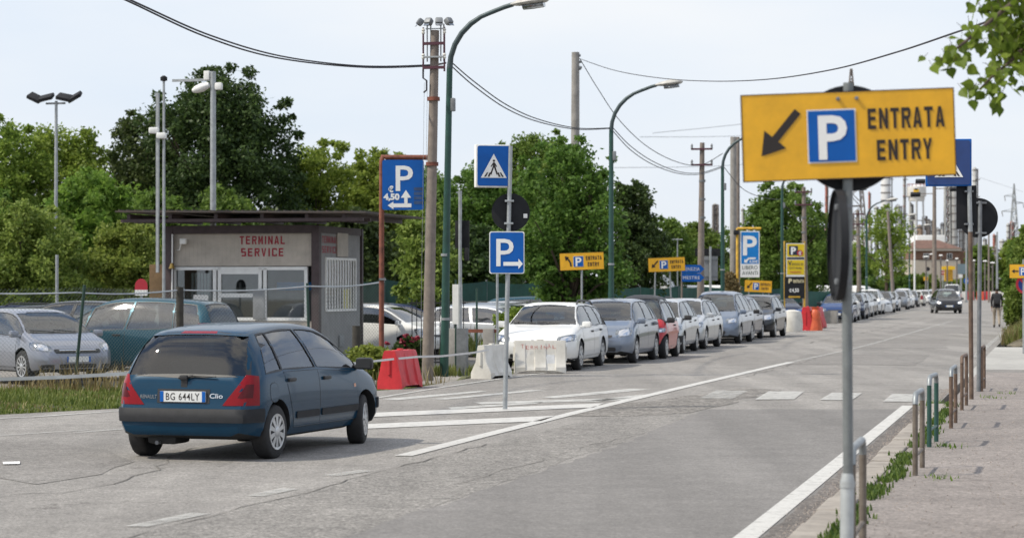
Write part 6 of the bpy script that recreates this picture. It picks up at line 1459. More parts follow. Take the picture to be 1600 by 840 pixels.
far = [('hatch', 'fblue', 'navy blue hatchback behind the concrete block, nearest of the far row', S(1310, 114), None), ('compact', 'white', 'white car half hidden by the foreground sign pole', (1336, 501.5), 1), ('hatch', 'navy', 'dark blue hatchback just right of the foreground sign pole', (1351, 498.6), 1), ('estate', 'silver', 'silver car behind the dark blue hatchback right of the pole', (1359, 495.5), 1), ('estate', 'anth', 'dark estate car left of the white boxy people carrier', (1364.5, 493.2), 1),
       ('mpv', 'white', 'white boxy people carrier in the far row, facing us', (1377, 491.2), 1), ('mini', 'black', 'black supermini behind the white boxy people carrier', (1394, 488.5), 1), ('hatch', 'silver', 'silver hatchback beyond the black supermini', (1403.5, 486.2), 1), ('mini', 'grey', 'mid grey supermini left of the white tall car', (1418, 483.5), 1),
       ('mpv', 'white', 'white tall car towards the far end of the row', (1425, 481.3), 1), ('compact', 'black', 'black car beyond the white tall car', (1434.5, 479.6), 1), ('compact', 'cream', 'white compact with red tail lights turned to us, far in the row', (1446, 477.6), 2), ('compact', 'white', 'white compact left of the oncoming black people carrier', (1454, 475.8), 1),
       ('hatch', 'silver', 'silver hatchback at the end of the row behind the black people carrier', (1462, 474.4), 1), ('mini', 'silver', 'light car farthest along the row, above the black people carrier roof', (1470, 472.5), 1)]
for k, c, lb, p, md in far:
    if md is None: park(k, c, lb, p, DOWN + R(1), axle=False, skip=SMALL, group='cars parked in the far row')
    else: park(k, c, lb, G(*p), (DOWN + math.pi if md == 2 else jj(.6)), side=-1 if md == 2 else 1, skip=SMALL, group='cars parked in the far row')
park('van', 'white', 'white van at the far end of the row, standing above the other cars', S(1488, 262), DOWN, axle=False, skip=SMALL, group='cars parked in the far row')
bk = copy_tree(BASE['mpv'][0], None, ('wiper', 'badge', 'mirror_glass')); recolour(bk, P_['black'], BASE['mpv'][1]); bk.name = 'moving_car'; tag(bk, 'black people carrier driving towards us with its headlights on', 'car')
bk.location = S(1478, 153.5); bk.rotation_euler = (0, 0, DOWN + R(9))
for o in list(bk.children):
    if o.name.startswith('headlight'):
        for ch in o.children:
            ch.data = ch.data.copy(); ch.data.materials[0] = m_lit
# the lot on the left
hd = lambda a: R(a)
park('compact', 'lilac', 'silver-lilac compact behind the chain-link fence, facing right towards us', Vector(((118 - 800) / F * 47.0, 47.0, 0)) + Vector((-1.0, .35, -.14)), R(-52), axle=False, group='cars standing in the lot behind the fence')
park('mpv', 'teal2', 'teal people carrier seen from its left side between the compact and the booth', S(219, 48.8, -.10), R(160), axle=False, group='cars standing in the lot behind the fence')
lot = [('mpv', 'black', 'black car roof showing between the lilac compact and the teal people carrier', 120, 55.5, 168), ('compact', 'anth', 'dark car behind the black hatchback, its roof just showing', 60, 64, 172), ('estate', 'silver', 'silver car with roof rails far behind the teal people carrier', 160, 72, 175), ('estate', 'navy', 'dark estate car at the far left of the lot under the trees', 20, 70, 185), ('mini', 'grey', 'grey car behind the no entry sign', 235, 68, 170),
       ('mini', 'white', 'white car right of the booth seen through the gantry pole', 586, 63.6, -22), ('estate', 'white', 'white estate car with roof rails behind the first white car by the booth', 594, 69.5, -20), ('compact', 'navy', 'dark car roof beyond the two white cars by the booth', 630, 71, -15),
       ('compact', 'silver', 'silver car right of the first green lamp, nose to the right', 768, 65, -32), ('mini', 'steel', 'grey-blue car behind the grey post, nose to the right', 774, 68.5, -32), ('compact', 'silver', 'silver car with big windscreen behind the crossing sign post', 787, 72, -30), ('estate', 'silver', 'silver car in the middle of the lot behind the weeds', 748, 75, -28), ('mini', 'silver', 'light car behind the feathery weeds, last in its line', 806, 76.5, -26),
       ('mpv', 'teal2', 'dark green people carrier in front of the net fence', 850, 80.5, -15), ('estate', 'white', 'white car with its roof showing behind the white estate', 866, 73.5, -12), ('compact', 'anth', 'dark car farther back behind the concrete pole', 672, 74, -16)]
for k, c, lb, px, d, a in lot: park(k, c, lb, S(px, d, -.2), R(a), axle=False, skip=SMALL if d > 60 else ('badge',), group='cars standing in the lot behind the fence')
for lb, px, d, a, s_ in (('white van behind the net fence left of the blue arrows', 1062, 113, -10, 1), ('white van parked behind the concrete twin pole', 1130, 122, -8, 1), ('white van behind the net fence right of the yellow totem', 1290, 134, -16, 1), ('white van showing between totem and far lamp', 1332, 152, -25, 1)):
    park('van', 'white', lb, S(px, d, -.2), R(a), axle=False, skip=SMALL, group='vans behind the net fence')
for k, c, lb, px, d in (('mpv', 'silver', 'silver people carrier behind the small yellow entry sign', 1190, 117), ('hatch', 'navy', 'dark car beside the small yellow entry sign posts', 1213, 112)): park(k, c, lb, S(px, d), DOWN + R(25), axle=False, skip=SMALL, group='cars behind the small entry sign')
tn = thing('storage_tent', 'white rounded tent roof behind the net fence', 'tent', S(1010, 106), R(-8)); mb = MB(); pr = [(-1.3, 0), (-1.28, 1.4), (-1.05, 1.95), (-.6, 2.3), (0, 2.42), (.6, 2.3), (1.05, 1.95), (1.28, 1.4), (1.3, 0)]
mb.prism(pr, -2.2, 2.2); mb.build('canopy', m_white, tn, 50)
for y in (-2.22, -.8, .8, 2.22): MB().tube([(x * 1.01, y, z * 1.01) for x, z in pr], .03, 6).build('hoop', m_galv, tn)
# ------------------------------------------------------------------ roundabout, refinery, pylons
m_brick = mat('brick_brown', (.19, .11, .075), .9, var=.25, scale=2); m_tile = mat('roof_tiles_brown', (.15, .085, .065), .9, var=.3, scale=1.5); m_stucco = mat('stucco_beige', (.46, .41, .34), .9, var=.12)
m_steel_lt = mat('plant_steel_pale', (.42, .42, .41), .6, .2, var=.2, scale=.4); m_steel_dk = mat('plant_steel_dark', (.17, .15, .14), .7, .2, var=.3, scale=.5); m_stack = mat('stack_rust_red', (.30, .10, .07), .8, var=.3, scale=.4)
DB_ = 430.; qb = DB_ / F; hb = thing('brick_building', 'brown brick building with a hipped tile roof beyond the roundabout', 'building', S(1465, DB_), 0)
bx = lambda px: (px - 1465) * qb
zz = lambda py: ZP(py, DB_)
MB().box((bx(1463), 5, zz(405) / 2 + zz(391) / 2), (74 * qb, 10, zz(391) - zz(405))).build('wall', m_brick, hb)
MB().box((bx(1463), 5, zz(406) / 2), (75 * qb, 10.1, zz(406))).build('lower_wall', m_stucco, hb)
MB().box((bx(1463), 5, zz(390)), (78 * qb, 11, .45)).build('eaves', m_stucco, hb)
r_ = MB(); x0, x1 = bx(1423), bx(1503); z0, z1 = zz(389) + .1, zz(374); r_.add([(x0, -.6, z0), (x1, -.6, z0), (x1, 10.6, z0), (x0, 10.6, z0), (bx(1438), 5, z1), (bx(1474), 5, z1)], [(0, 1, 5, 4), (1, 2, 5), (2, 3, 4, 5), (3, 0, 4), (0, 3, 2, 1)]); r_.build('roof', m_tile, hb, 0)
for px in (1447, 1483.5):
    w_ = MB().box((bx(px), -.06, zz(400)), (8.5 * qb, .2, 8.5 * qb)).build('window', m_white, hb); MB().box((bx(px) - 1.9 * qb, -.18, zz(400)), (3.0 * qb, .06, 7 * qb)).box((bx(px) + 1.9 * qb, -.18, zz(400)), (3.0 * qb, .06, 7 * qb)).build('window_pane', m_dark, w_)
MB().box((bx(1509), 6, zz(392) / 2), (14 * qb, 9, zz(392))).build('side_wing', m_brick, hb)
# refinery, about 800 m away
DR = 800.; qr = DR / F; zr = lambda py: ZP(py, DR)
def ref(name, label, px, cat='tower', d=DR): return thing(name, label, cat, S(px, d), 0)
def column(label, px, wpx, top, m, rings=8, name='process_column', cap=True, d=DR, ladder=True, mesh=0):
    t = ref(name, label, px, d=d); r = wpx / F * d / 2; H = ZP(top, d)
    sh = MB().lathe([(r, 0), (r, H * .6), (r * .98, H - r * .5), (r * .6, H), (.05, H + .3)], n=20); sh.cur = 1
    for i in range(rings): z = lerp(8, H - 1, i / max(1, rings - 1)); sh.lathe([(r * .97, z), (r * 1.08, z), (r * 1.08, z + .35), (r * .97, z + .35)], n=18, close=False)
    sh.build('shell', [m, m_stack if name == 'flare_stack' else m_steel_dk if m is not m_steel_dk else m_steel_lt], t)
    if ladder: 
        ld = MB(); ld.box((r * 1.25, -.3, H / 2), (.35, .35, H * .98))
        for i in range(int(H / 6)): ld.box((r * 1.1, -.5, 3 + i * 6), (1.6, 1.2, .25))
        ld.build('ladder', m_steel_dk, t)
    return t
def lattice(label, px, wb, wt, top, m, name='lattice_tower', d=DR, arms=(), bays=9, r=.16, cat='tower', base=0):
    t = ref(name, label, px, cat, d); H = ZP(top, d); b_ = wb / F * d / 2; t_ = wt / F * d / 2; mb = MB(); C = ((1, 1), (1, -1), (-1, -1), (-1, 1)); lv = []
    for i in range(bays + 1): u = 1 - (1 - i / bays) ** 1.25; k = lerp(b_, t_, u); lv.append([Vector((x * k, y * k, H * u)) for x, y in C])
    for i in range(bays):
        for j_ in range(4):
            a, b2, c, e = lv[i][j_], lv[i + 1][j_], lv[i][(j_ + 1) % 4], lv[i + 1][(j_ + 1) % 4]
            mb.tube([a, b2], r, 4); mb.tube([a, e], r * .6, 4); mb.tube([c, b2], r * .6, 4); mb.tube([b2, e], r * .6, 4)
    mb.build('lattice', m, t, 0)
    for z, sx, w_ in arms:
        z = ZP(z, d); w2 = w_ / F * d; a = MB(); a.tube([(0, 0, z), (sx * w2, 0, z + .3)], r, 4); a.tube([(0, 0, z + w2 * .28), (sx * w2, 0, z + .3)], r * .7, 4); a.build('crossarm', m, t, 0)
        MB().tube([(sx * w2, 0, z + .3), (sx * w2 + .3, 0, z - 1.6)], .13, 6).build('insulator', m_steel_dk, t)
    return t
column('broad pale cylindrical column right of the foreground pole', 1384, 15, 262, mat('white_clad', (.6, .6, .6), .6, var=.12, scale=.3), 14)
column('short rusty column beside the broad pale one', 1403, 9, 320, m_steel_lt, 4)
column('thin red and white banded stack left of the water tower', 1412.5, 3.2, 238, m_steel_lt, 12, 'flare_stack')
column('slim pale column behind the thin stack', 1406, 5, 330, m_steel_lt, 4)
wt = ref('water_tower', 'white water tower on stilts with a small yellow emblem', 1432); R_ = 15 * qr
MB().lathe([(R_ * .8, zr(314)), (R_ * .85, zr(312)), (R_ * .85, zr(307)), (R_ * .98, zr(307)), (R_, zr(306)), (R_, zr(292)), (R_ * .3, zr(289))], n=28).build('tank', mat('tank_white', (.72, .70, .67), .5, var=.08, scale=.3), wt)
em = MB(); vs = []
for i in range(7):
    a = R(-118 + i * 5.5); vs += [(R_ * 1.01 * math.cos(a), R_ * 1.01 * math.sin(a), zr(303)), (R_ * 1.01 * math.cos(a), R_ * 1.01 * math.sin(a), zr(296))]
em.add(vs, [[i * 2, i * 2 + 2, i * 2 + 3, i * 2 + 1] for i in range(6)]); e_ = em.build('emblem', mat('emblem_yellow', (.75, .45, .02), .5), wt, 0)
dk = MB(); vs = []
for i in range(5):
    a = R(-113 + i * 5); vs += [(R_ * 1.02 * math.cos(a), R_ * 1.02 * math.sin(a), zr(297.5)), (R_ * 1.02 * math.cos(a), R_ * 1.02 * math.sin(a), zr(295))]
dk.add(vs, [[i * 2, i * 2 + 2, i * 2 + 3, i * 2 + 1] for i in range(4)]); dk.build('emblem_mark', m_signback, e_, 0)
lg = MB()
for i in range(6):
    a = 1.05 * i + .3; lg.tube([(R_ * 1.0 * math.cos(a), R_ * 1.0 * math.sin(a), 0), (R_ * .78 * math.cos(a), R_ * .78 * math.sin(a), zr(313))], .28, 6)
for z in (zr(345), zr(378), zr(410)): lg.lathe([(R_ * .9, z), (R_ * .92, z + .3)], n=18, close=False)
lg.build('stilts', mat('plant_white', (.62, .62, .61), .6), wt)
rl = MB().lathe([(R_ * .98, zr(288)), (R_ * .98, zr(287.4))], n=24, close=False)
for i in range(14): a = .45 * i; rl.tube([(R_ * .98 * math.cos(a), R_ * .98 * math.sin(a), zr(292)), (R_ * .98 * math.cos(a), R_ * .98 * math.sin(a), zr(287.5))], .08, 4)
rl.build('railing', m_stack, wt)
column('stubby dark vessel right of the water tower', 1451, 8, 343, m_steel_dk, 4); column('rusty squat vessel under the water tower', 1437, 11, 352, mat('rusty_vessel', (.28, .2, .14), .8), 3)
column('tall grey column behind the lattice frame', 1491, 12, 232, m_steel_lt, 16); lattice('tall lattice frame left of the grey column', 1480, 9, 6, 262, m_steel_lt, bays=14, r=.3)
column('dark pipe riser on the lattice frame', 1481, 2.5, 258, m_stack, 6, 'pipe_riser')
column('slim column above the dark disc sign', 1523, 7, 262, m_steel_lt, 10); column('pale column behind the disc sign', 1538, 5, 372, m_steel_lt, 5)
column('rusty column right of the disc sign', 1581, 6.5, 346, m_stack, 8); column('pale column twinned with the rusty one', 1575, 5, 349, m_steel_lt, 8)
column('tall slim chimney left of the foreground pole', 1291, 4, 262, m_stack, 7, 'chimney'); lattice('small plant tower above the low trees on the left', 1118, 9, 7, 320, m_steel_dk, bays=7, r=.35); column('column inside the small plant tower on the left', 1117, 5, 318, m_steel_lt, 8)
column('low column left of the slim chimney', 1160, 4, 325, m_steel_lt, 5)
column('low column right behind the foreground pole', 1337, 6, 342, m_steel_lt, 6); column('short grey column next to the concrete crossarm pole', 1331, 4, 335, m_steel_dk, 5)
for lb, px, w_, tp_, m, rg in (('pale slim column left of the yard pole', 1424, 4, 318, m_steel_lt, 6), ('grey column between the water tower legs', 1429, 5, 334, m_steel_dk, 4), ('pale short column left of the lattice frame', 1472, 6, 348, m_steel_lt, 5), ('pale column right of the grey column', 1501, 6, 300, m_steel_lt, 9), ('slim pale column behind the brown sign pole', 1508, 4, 318, m_steel_lt, 6),
    ('rusty column left of the pipe bridge', 1553, 4, 366, m_stack, 4), ('squat pale vessel behind the pipe bridge', 1566, 9, 374, m_steel_lt, 3), ('pale column at the far right behind the pylon', 1594, 5, 362, m_steel_lt, 5), ('grey column left of the broad pale column', 1369, 5, 322, m_steel_lt, 6), ('slim stack left of the thin tree', 1358, 3, 300, m_stack, 6), ('squat white tank right of the foreground pole', 1352, 16, 372, MATS['white_clad'], 2), ('pale vessel under the yard pole floodlights', 1465, 7, 356, m_steel_lt, 3)): column(lb, px, w_, tp_, m, rg)
lattice('open steel frame tower left of the yard pole', 1445, 7, 6, 338, m_steel_dk, bays=7, r=.22); lattice('open steel frame tower behind the brown sign pole', 1516, 8, 7, 330, m_steel_dk, bays=8, r=.22)
lattice('power pylon whose tip rises above the foreground sign', 1330, 58, 2, 108, m_steel_dk, 'power_pylon', 420, ((150, 1, 40), (150, -1, 40), (195, 1, 46), (195, -1, 46), (240, 1, 38), (240, -1, 38)), 12, .13)
lattice('power pylon with two left arms at the far right', 1584.5, 24, 1, 287, m_galv, 'power_pylon', DR, ((307, -1, 15), (331, -1, 19), (318, 1, 14)), 11, .13)
for lb, px, w_, top, bot in (('long white storage hall in front of the refinery', 1448, 44, 368, 380), ('white shed left of the thin tree', 1342, 26, 376, 392)):
    o = MB().box((0, 0, ZP(top, 600) / 2), (w_ / F * 600, 12, ZP(top, 600)), bev=.3).build('storage_hall', m_white, None); o.location = S(px, 600); tag(o, lb, 'building')
# pipe bridge
pbz = thing('pipe_bridge', 'long elevated pipe bridge crossing behind the disc sign', 'pipe bridge', S(1570, 640), 0); qp = 640 / F
for i, py in enumerate((391, 396, 401, 407, 413)): MB().tube([(-50 * qp, i * .8, ZP(py, 640)), (60 * qp, i * .8, ZP(py, 640))], .45 if i % 2 else .3, 8).build('pipe', m_steel_lt if i % 2 else m_steel_dk, pbz)
for px in (-42, -22, 0, 20, 40): MB().box((px * qp, 1.5, ZP(391, 640) / 2), (.7, 3, ZP(391, 640))).build('trestle', m_steel_dk, pbz)
column('tiny column on the pipe bridge skyline', 1556, 3, 380, m_steel_dk, 3, d=640)
# roundabout furniture, about 300 to 400 m away
def rsign(label, px, d, outline, py, m, extra=None, name='road_sign', back=None, two=None):
    t = thing(name, label, 'sign', S(px, d), 0); q = d / F; MB().tube([(0, .1, 0), (0, .1, ZP(py, d))], .07, 8).build('post', m_galv, t)
    M = at_z(ZP(py, d)); p = plate(t, 'sign_panel', [(x * q, z * q) for x, z in outline], M, m, back or m_signback, .03)
    if extra: extra(p, M, q)
    return t
rsign('red bordered give way triangle at the roundabout', 1539.5, 330, [(-4, 3), (4, 3), (0, -4)], 418.5, mat('sign_red', (.42, .015, .03), .4), lambda p, M, q: art(p, 'white_field', m_reflex, lambda mb, y: flat(mb, [(-2.4 * q, 2 * q), (2.4 * q, 2 * q), (0, -2.2 * q)], y), M, -.02))
def arrows_(p, M, q): art(p, 'arrow', m_reflex, lambda mb, y: flat(mb, arrow_poly(2.5 * q, 0, -2.8 * q, 0, .7 * q, 2 * q, 2 * q), y), M, -.02)
rsign('blue roundabout sign just under the give way triangle', 1540, 330.6, circle(0, 0, 4.2, 20), 427, m_blue, arrows_)
rsign('blue keep right disc left of the white lorry', 1545.5, 331.2, circle(0, 0, 4.2, 20), 436, m_blue_lt, lambda p, M, q: art(p, 'arrow', m_reflex, lambda mb, y: flat(mb, arrow_poly(-2 * q, 2 * q, 2.3 * q, -2.3 * q, .7 * q, 1.9 * q, 2 * q), y), M, -.02))
rsign('orange diversion panel under the keep right disc', 1546.5, 331.8, [(-3, -3.4), (3, -3.4), (3, 3.4), (-3, 3.4)], 444.5, m_yellow)
rsign('blue left arrow disc beside the brown sign pole', 1510.5, 300, circle(0, 0, 5, 20), 438.5, m_blue, arrows_)
rsign('red no entry disc left of the yellow kiosk board', 1473.5, 320, circle(0, 0, 3.2, 18), 426, MATS['sign_red'], lambda p, M, q: art(p, 'white_bar', m_reflex, lambda mb, y: flat(mb, [(-2.2 * q, -.6 * q), (2.2 * q, -.6 * q), (2.2 * q, .6 * q), (-2.2 * q, .6 * q)], y), M, -.02))
rsign('small yellow road sign among the bushes left of the kiosk board', 1446.5, 300, [(-3.5, -3), (3.5, -3), (3.5, 3), (-3.5, 3)], 435, m_yellow)
rsign('grey back of a road board right of the yellow kiosk board', 1502.5, 322, [(-6, -8), (6, -8), (6, 8), (-6, 8)], 420, mat('board_blue_grey', (.16, .22, .25), .6))
rsign('small white plate under the grey road board', 1501, 321, [(-3, -2.6), (3, -2.6), (3, 2.6), (-3, 2.6)], 431, m_reflex)
rsign('dark back of a round sign far left of the kiosk board', 1450, 330, circle(0, 0, 3.2, 16), 420, m_signback)
ys = thing('yellow_board', 'tall yellow board with black lines at the roundabout', 'sign', S(1482, 318), 0); qy = 318 / F
yb = MB().box((0, 0, ZP(427, 318)), (13 * qy, .3, 23 * qy)).build('board', m_yellow, ys); MB().box((-.5 * qy, -.1, ZP(418.5, 318)), (20 * qy, .4, 5 * qy)).build('board_header', mat('board_yellow_bright', (.8, .5, .01), .5), ys)
ln_ = MB()
for i in range(6): ln_.box((0, -.17, ZP(423 + i * 2.6, 318)), (12 * qy, .02, .6 * qy))
ln_.build('lettering_lines', m_letter, yb); MB().box((-5 * qy, .1, ZP(440, 318) / 2), (.2, .2, ZP(440, 318))).box((5 * qy, .1, ZP(440, 318) / 2), (.2, .2, ZP(440, 318))).build('post', m_galv_dark, ys)
def plaza(label, px, d, top, dx): 
    t = thing('plaza_lamp', label, 'street lamp', S(px, d), 0, 'lamps at the roundabout'); H = ZP(top, d); MB().tube([(0, 0, 0), (0, 0, H)], .1, 8).build('pole', m_steel_dk, t); w_ = dx / F * d
    h = MB().lathe([(.05, .12), (.30 * w_, .09), (.5 * w_, 0), (.42 * w_, -.05)], c=(0, 0, H), n=16); h.build('lamp_head', m_white, t)
for lb, px, tp_, dx in (('round lamp in front of the brick building, left one', 1447, 401, 11), ('round lamp before the concrete yard pole', 1457, 397, 11), ('round lamp right of the concrete yard pole', 1470, 399, 7), ('round lamp above the yellow board', 1480, 407, 5.5), ('round lamp right of the building window', 1495, 404, 6), ('round lamp between the sign poles and the pipe bridge', 1539, 408, 8), ('round lamp near the white lorry', 1551, 410.5, 9), ('round lamp at the far right behind the thin shrub', 1522, 407, 5)): plaza(lb, px, 300, tp_, dx)
# white lorry
lr = thing('lorry', 'white lorry cab waiting at the roundabout', 'lorry', S(1560, 340), 0); ql = 340 / F
cbm = MB().box((0, 1.2, ZP(434, 340)), (22 * ql, 2.4, 22 * ql), bev=.25).build('cab', m_white, lr); MB().box((1 * ql, -.03, ZP(429, 340)), (15 * ql, .1, 6.5 * ql), bev=.03).build('windscreen', m_dark, lr)
MB().box((1 * ql, -.03, ZP(438.5, 340)), (12 * ql, .1, 5 * ql)).build('grille', m_signback, lr); MB().box((0, .2, ZP(444, 340)), (21 * ql, .5, 3 * ql), bev=.1).build('bumper', m_galv_dark, lr); MB().box((0, 6, ZP(434, 340) + .6), (23 * ql, 7, 26 * ql), bev=.1).build('cargo_box', m_white, lr)
for sx in (-1, 1): MB().lathe([(.5, -.2), (.5, .2)], c=(sx * .8, 1.2, .5), axis='X', n=16).build('wheel', m_rubber, lr)
for sx in (-1, 1): MB().box((sx * 11.5 * ql, -.1, ZP(431, 340)), (.25, .15, .6), bev=.05).build('mirror', m_signback, lr)
# striped barriers closing the far end of the road
for i, (px, m, w_) in enumerate(((1502, m_white_plastic, 16), (1516, m_red_plastic, 13), (1531, m_orange, 9), (1542, m_red_plastic, 12), (1553, m_white_plastic, 10), (1565, m_white_plastic, 14), (1578, m_white_plastic, 14))):
    d = 300 + (i % 2) * 3; barrier(['white barrier at the far road end beside the white van', 'red barrier at the far road end right of the van', 'orange barrier at the far road end behind the disc sign pole', 'red barrier at the far road end left of the walking man', 'white barrier at the far road end behind the walking man', 'white barrier at the far right behind the shrub', 'white barrier farthest right at the road end'][i], S(px, d), R(4), w_ / F * d, 1.15, m, 'barriers closing the far road end', base=.6, top=.3)
# weeds and hedges around the far end
for lb, px, tp_, w_, c in (('green bushes in front of the brick building', 1440, 428, 60, 'mid'), ('bushes under the yellow board', 1490, 436, 60, 'mid'), ('dry bushes behind the far barriers', 1530, 441, 60, 'willow'), ('green bushes beside the far street lamps', 1400, 428, 60, 'mid'), ('hazy trees behind the white lorry', 1560, 408, 60, 'mid'), ('dark trees beyond the far right shrub', 1600, 412, 60, 'mid')):
    d = 345; tree('bush_row', lb, S(px, d), ZP(tp_, d), w_ / F * d / 2, c, seed=px, trunk_h=.3, lobes=8, size=.4, low=.02, group='bushes around the roundabout', dens=.6, cat='bushes')
# ------------------------------------------------------------------ overhead cables
def cable(label, ctrl, r=.012, twist=False):
    pts = [P3(*c) for c in ctrl]; o = []
    for i in range(len(pts) - 1):
        p0, p1, p2, p3 = pts[max(i - 1, 0)], pts[i], pts[i + 1], pts[min(i + 2, len(pts) - 1)]
        for k in range(10):
            t = k / 10; o.append(.5 * ((2 * p1) + (p2 - p0) * t + (2 * p0 - 5 * p1 + 4 * p2 - p3) * t * t + (3 * p1 - p0 - 3 * p2 + p3) * t ** 3))
    o.append(pts[-1]); return tag(MB().tube(o, r, 6).build('overhead_cable', m_wire, None, 60, org=o[0]), label, 'cable', 'overhead cables')
cable('upper of the two cables running from the top left to the floodlight pole', [(120, -40, 30), (225, 10, 33), (330, 56, 36.5), (440, 88, 40), (560, 103, 43), (663, 102, 45), (697, 98, 45)], .014)
cable('lower of the two cables running from the top left to the floodlight pole', [(100, -42, 30), (200, 2, 33), (320, 57, 36.5), (430, 90, 40), (560, 105, 43), (660, 104, 45), (697, 99, 45)], .014)
cable('upper cable sagging from the first to the second green lamp', [(705, 97, 45), (740, 127, 48), (790, 163, 52), (840, 186, 56), (900, 200, 60), (952, 200, 63.4)], .013)
cable('lower cable sagging from the first to the second green lamp', [(705, 103, 45), (740, 134, 48), (790, 169, 52), (840, 190, 56), (900, 202, 60), (952, 201, 63.4)], .013)
cable('cable dropping from the bare concrete pole to the insulator pole', [(906, 92, 74), (935, 140, 76), (968, 188, 79), (1010, 228, 82), (1055, 252, 85), (1094, 258, 88), (1129, 240, 86)], .014)
cable('upper cable sagging from the second to the third green lamp', [(958, 200, 63.4), (985, 228, 67), (1020, 252, 72), (1060, 268, 77), (1095, 270, 81), (1127, 260, 84)], .013)
cable('lower cable sagging from the second to the third green lamp', [(958, 205, 63.4), (985, 234, 67), (1020, 257, 72), (1060, 271, 77), (1095, 272, 81), (1127, 262, 84)], .013)
cable('twisted cable from the bare concrete pole to the top right branch', [(906, 92, 74), (960, 110, 66), (1030, 122, 58), (1110, 127, 50), (1200, 124, 42), (1300, 109, 35), (1400, 82, 29), (1490, 52, 25), (1545, 33, 22.5), (1640, -5, 20)], .011)
cable('cable from the third green lamp to the fourth', [(1132, 262, 84), (1155, 290, 89), (1175, 303, 94), (1200, 310, 100), (1222, 312, 106)], .014)
cable('cable looping down towards the dark tree by the totem', [(1224, 318, 106), (1245, 340, 112), (1262, 352, 117), (1280, 352, 123), (1300, 338, 129)], .014)
for lb, a, b_ in (('thin faint power line high behind the foreground sign', (1020, 208, 300), (1420, 150, 420)), ('thin faint power line right of the insulator pole', (1000, 214, 300), (1330, 195, 420)), ('thin faint power line above the low trees', (960, 262, 300), (1330, 240, 420)), ('thin faint power line ending at the far right pylon', (1330, 195, 420), (1600, 300, 800))):
    m_ = tuple((x + y) / 2 + (0, 7, 0)[i] for i, (x, y) in enumerate(zip(a, b_))); cable(lb, [a, m_, b_], .03)
# ------------------------------------------------------------------ walking man
def person():
    d = G(1557, 512.5).y; t = thing('person', 'man in black jacket with a dark backpack and beige trousers walking away', 'person', S(1557.5, d), ROT + R(4))
    def skin(nm, J, E, m, root=0):
        me = bpy.data.meshes.new(nm); me.from_pydata([j_[0] for j_ in J], E, []); o = bpy.data.objects.new(nm, me); COL.objects.link(o)
        md = o.modifiers.new('skin', 'SKIN'); 
        for i, j_ in enumerate(J): me.skin_vertices[0].data[i].radius = (j_[1], j_[2] if len(j_) > 2 else j_[1])
        me.skin_vertices[0].data[root].use_root = True
        o.modifiers.new('sub', 'SUBSURF').levels = 2; bpy.context.view_layer.update()
        nm_ = bpy.data.meshes.new_from_object(o.evaluated_get(bpy.context.evaluated_depsgraph_get())); nm_.materials.clear(); nm_.materials.append(m); nm_.polygons.foreach_set('use_smooth', [True] * len(nm_.polygons))
        bpy.data.objects.remove(o); o = bpy.data.objects.new(nm, nm_); COL.objects.link(o); o.parent = t; return o
    # facing +y; left foot forward, right foot trailing
    J = [((0, 0, .94), .15, .11), ((0, .01, 1.12), .14, .105), ((0, .015, 1.32), .17, .115), ((0, .0, 1.44), .10, .09), ((0, .01, 1.52), .055), ((0, .02, 1.60), .075, .085), ((0, .02, 1.69), .065, .075),
         ((-.17, -.0, 1.42), .065), ((-.22, -.06, 1.16), .052), ((-.21, .0, .93), .042), ((-.205, .03, .85), .032), ((.17, 0, 1.42), .065), ((.23, .03, 1.16), .052), ((.22, .12, .95), .042), ((.215, .16, .88), .032),
         ((-.09, .0, .88), .095), ((-.095, .14, .50), .068), ((-.10, .16, .10), .046), ((-.10, .28, .045), .036), ((.09, 0, .88), .095), ((.09, -.03, .50), .068), ((.095, -.26, .17), .046), ((.10, -.20, .06), .036)]
    E = [(0, 1), (1, 2), (2, 3), (3, 4), (4, 5), (5, 6), (2, 7), (7, 8), (8, 9), (9, 10), (2, 11), (11, 12), (12, 13), (13, 14), (0, 15), (15, 16), (16, 17), (17, 18), (0, 19), (19, 20), (20, 21), (21, 22)]
    body = skin('body', J, E, mat('jacket_black', (.014, .014, .017), .85, var=.2))
    m_tr = mat('trousers_beige', (.32, .27, .21), .85, var=.15); m_sk = mat('skin', (.36, .2, .14), .6); m_hair = mat('hair_dark', (.018, .012, .01), .8); m_shoe = mat('shoe_dark', (.03, .022, .018), .6)
    me = body.data
    for m in (m_tr, m_sk, m_hair, m_shoe): me.materials.append(m)
    for p in me.polygons:
        c = p.center
        if c.z < .13 or (c.z < .17 and c.y < -.17): p.material_index = 4
        elif c.z < .86 and abs(c.x) < .185: p.material_index = 1
        elif c.z > 1.475: p.material_index = 3 if (c.z > 1.65 or (c.y < .03 and c.z > 1.555)) else 2
        elif abs(c.x) > .17 and c.z < .93: p.material_index = 2
    bp = MB().box((0, -.165, 1.24), (.30, .17, .46), bev=.06).box((0, -.25, 1.15), (.24, .06, .22), bev=.025).build('backpack', m_black, t)
    for sx in (-1, 1): MB().tube([(sx * .10, -.1, 1.42), (sx * .11, .0, 1.475), (sx * .12, .12, 1.40), (sx * .12, .13, 1.2)], .018, 6).build('strap', m_black, bp)
    for sx, c in ((-1, (-.205, .04, .80)), (1, (.215, .18, .83))):        # hands: palm with curled fingers
        h = MB().box(c, (.03, .075, .085), bev=.014)
        for k in range(4): y = c[1] - .027 + k * .019; h.tube([(c[0], y, c[2] - .035), (c[0] - sx * .008, y + .004, c[2] - .075), (c[0] - sx * .022, y + .008, c[2] - (.098, .105, .102, .092)[k])], [.010, .009, .007], 6)
        h.tube([(c[0], c[1] + .03, c[2] + .01), (c[0] - sx * .012, c[1] + .055, c[2] - .025), (c[0] - sx * .02, c[1] + .052, c[2] - .055)], [.011, .010, .008], 6); h.build('hand', m_sk, t)
    return t
person()
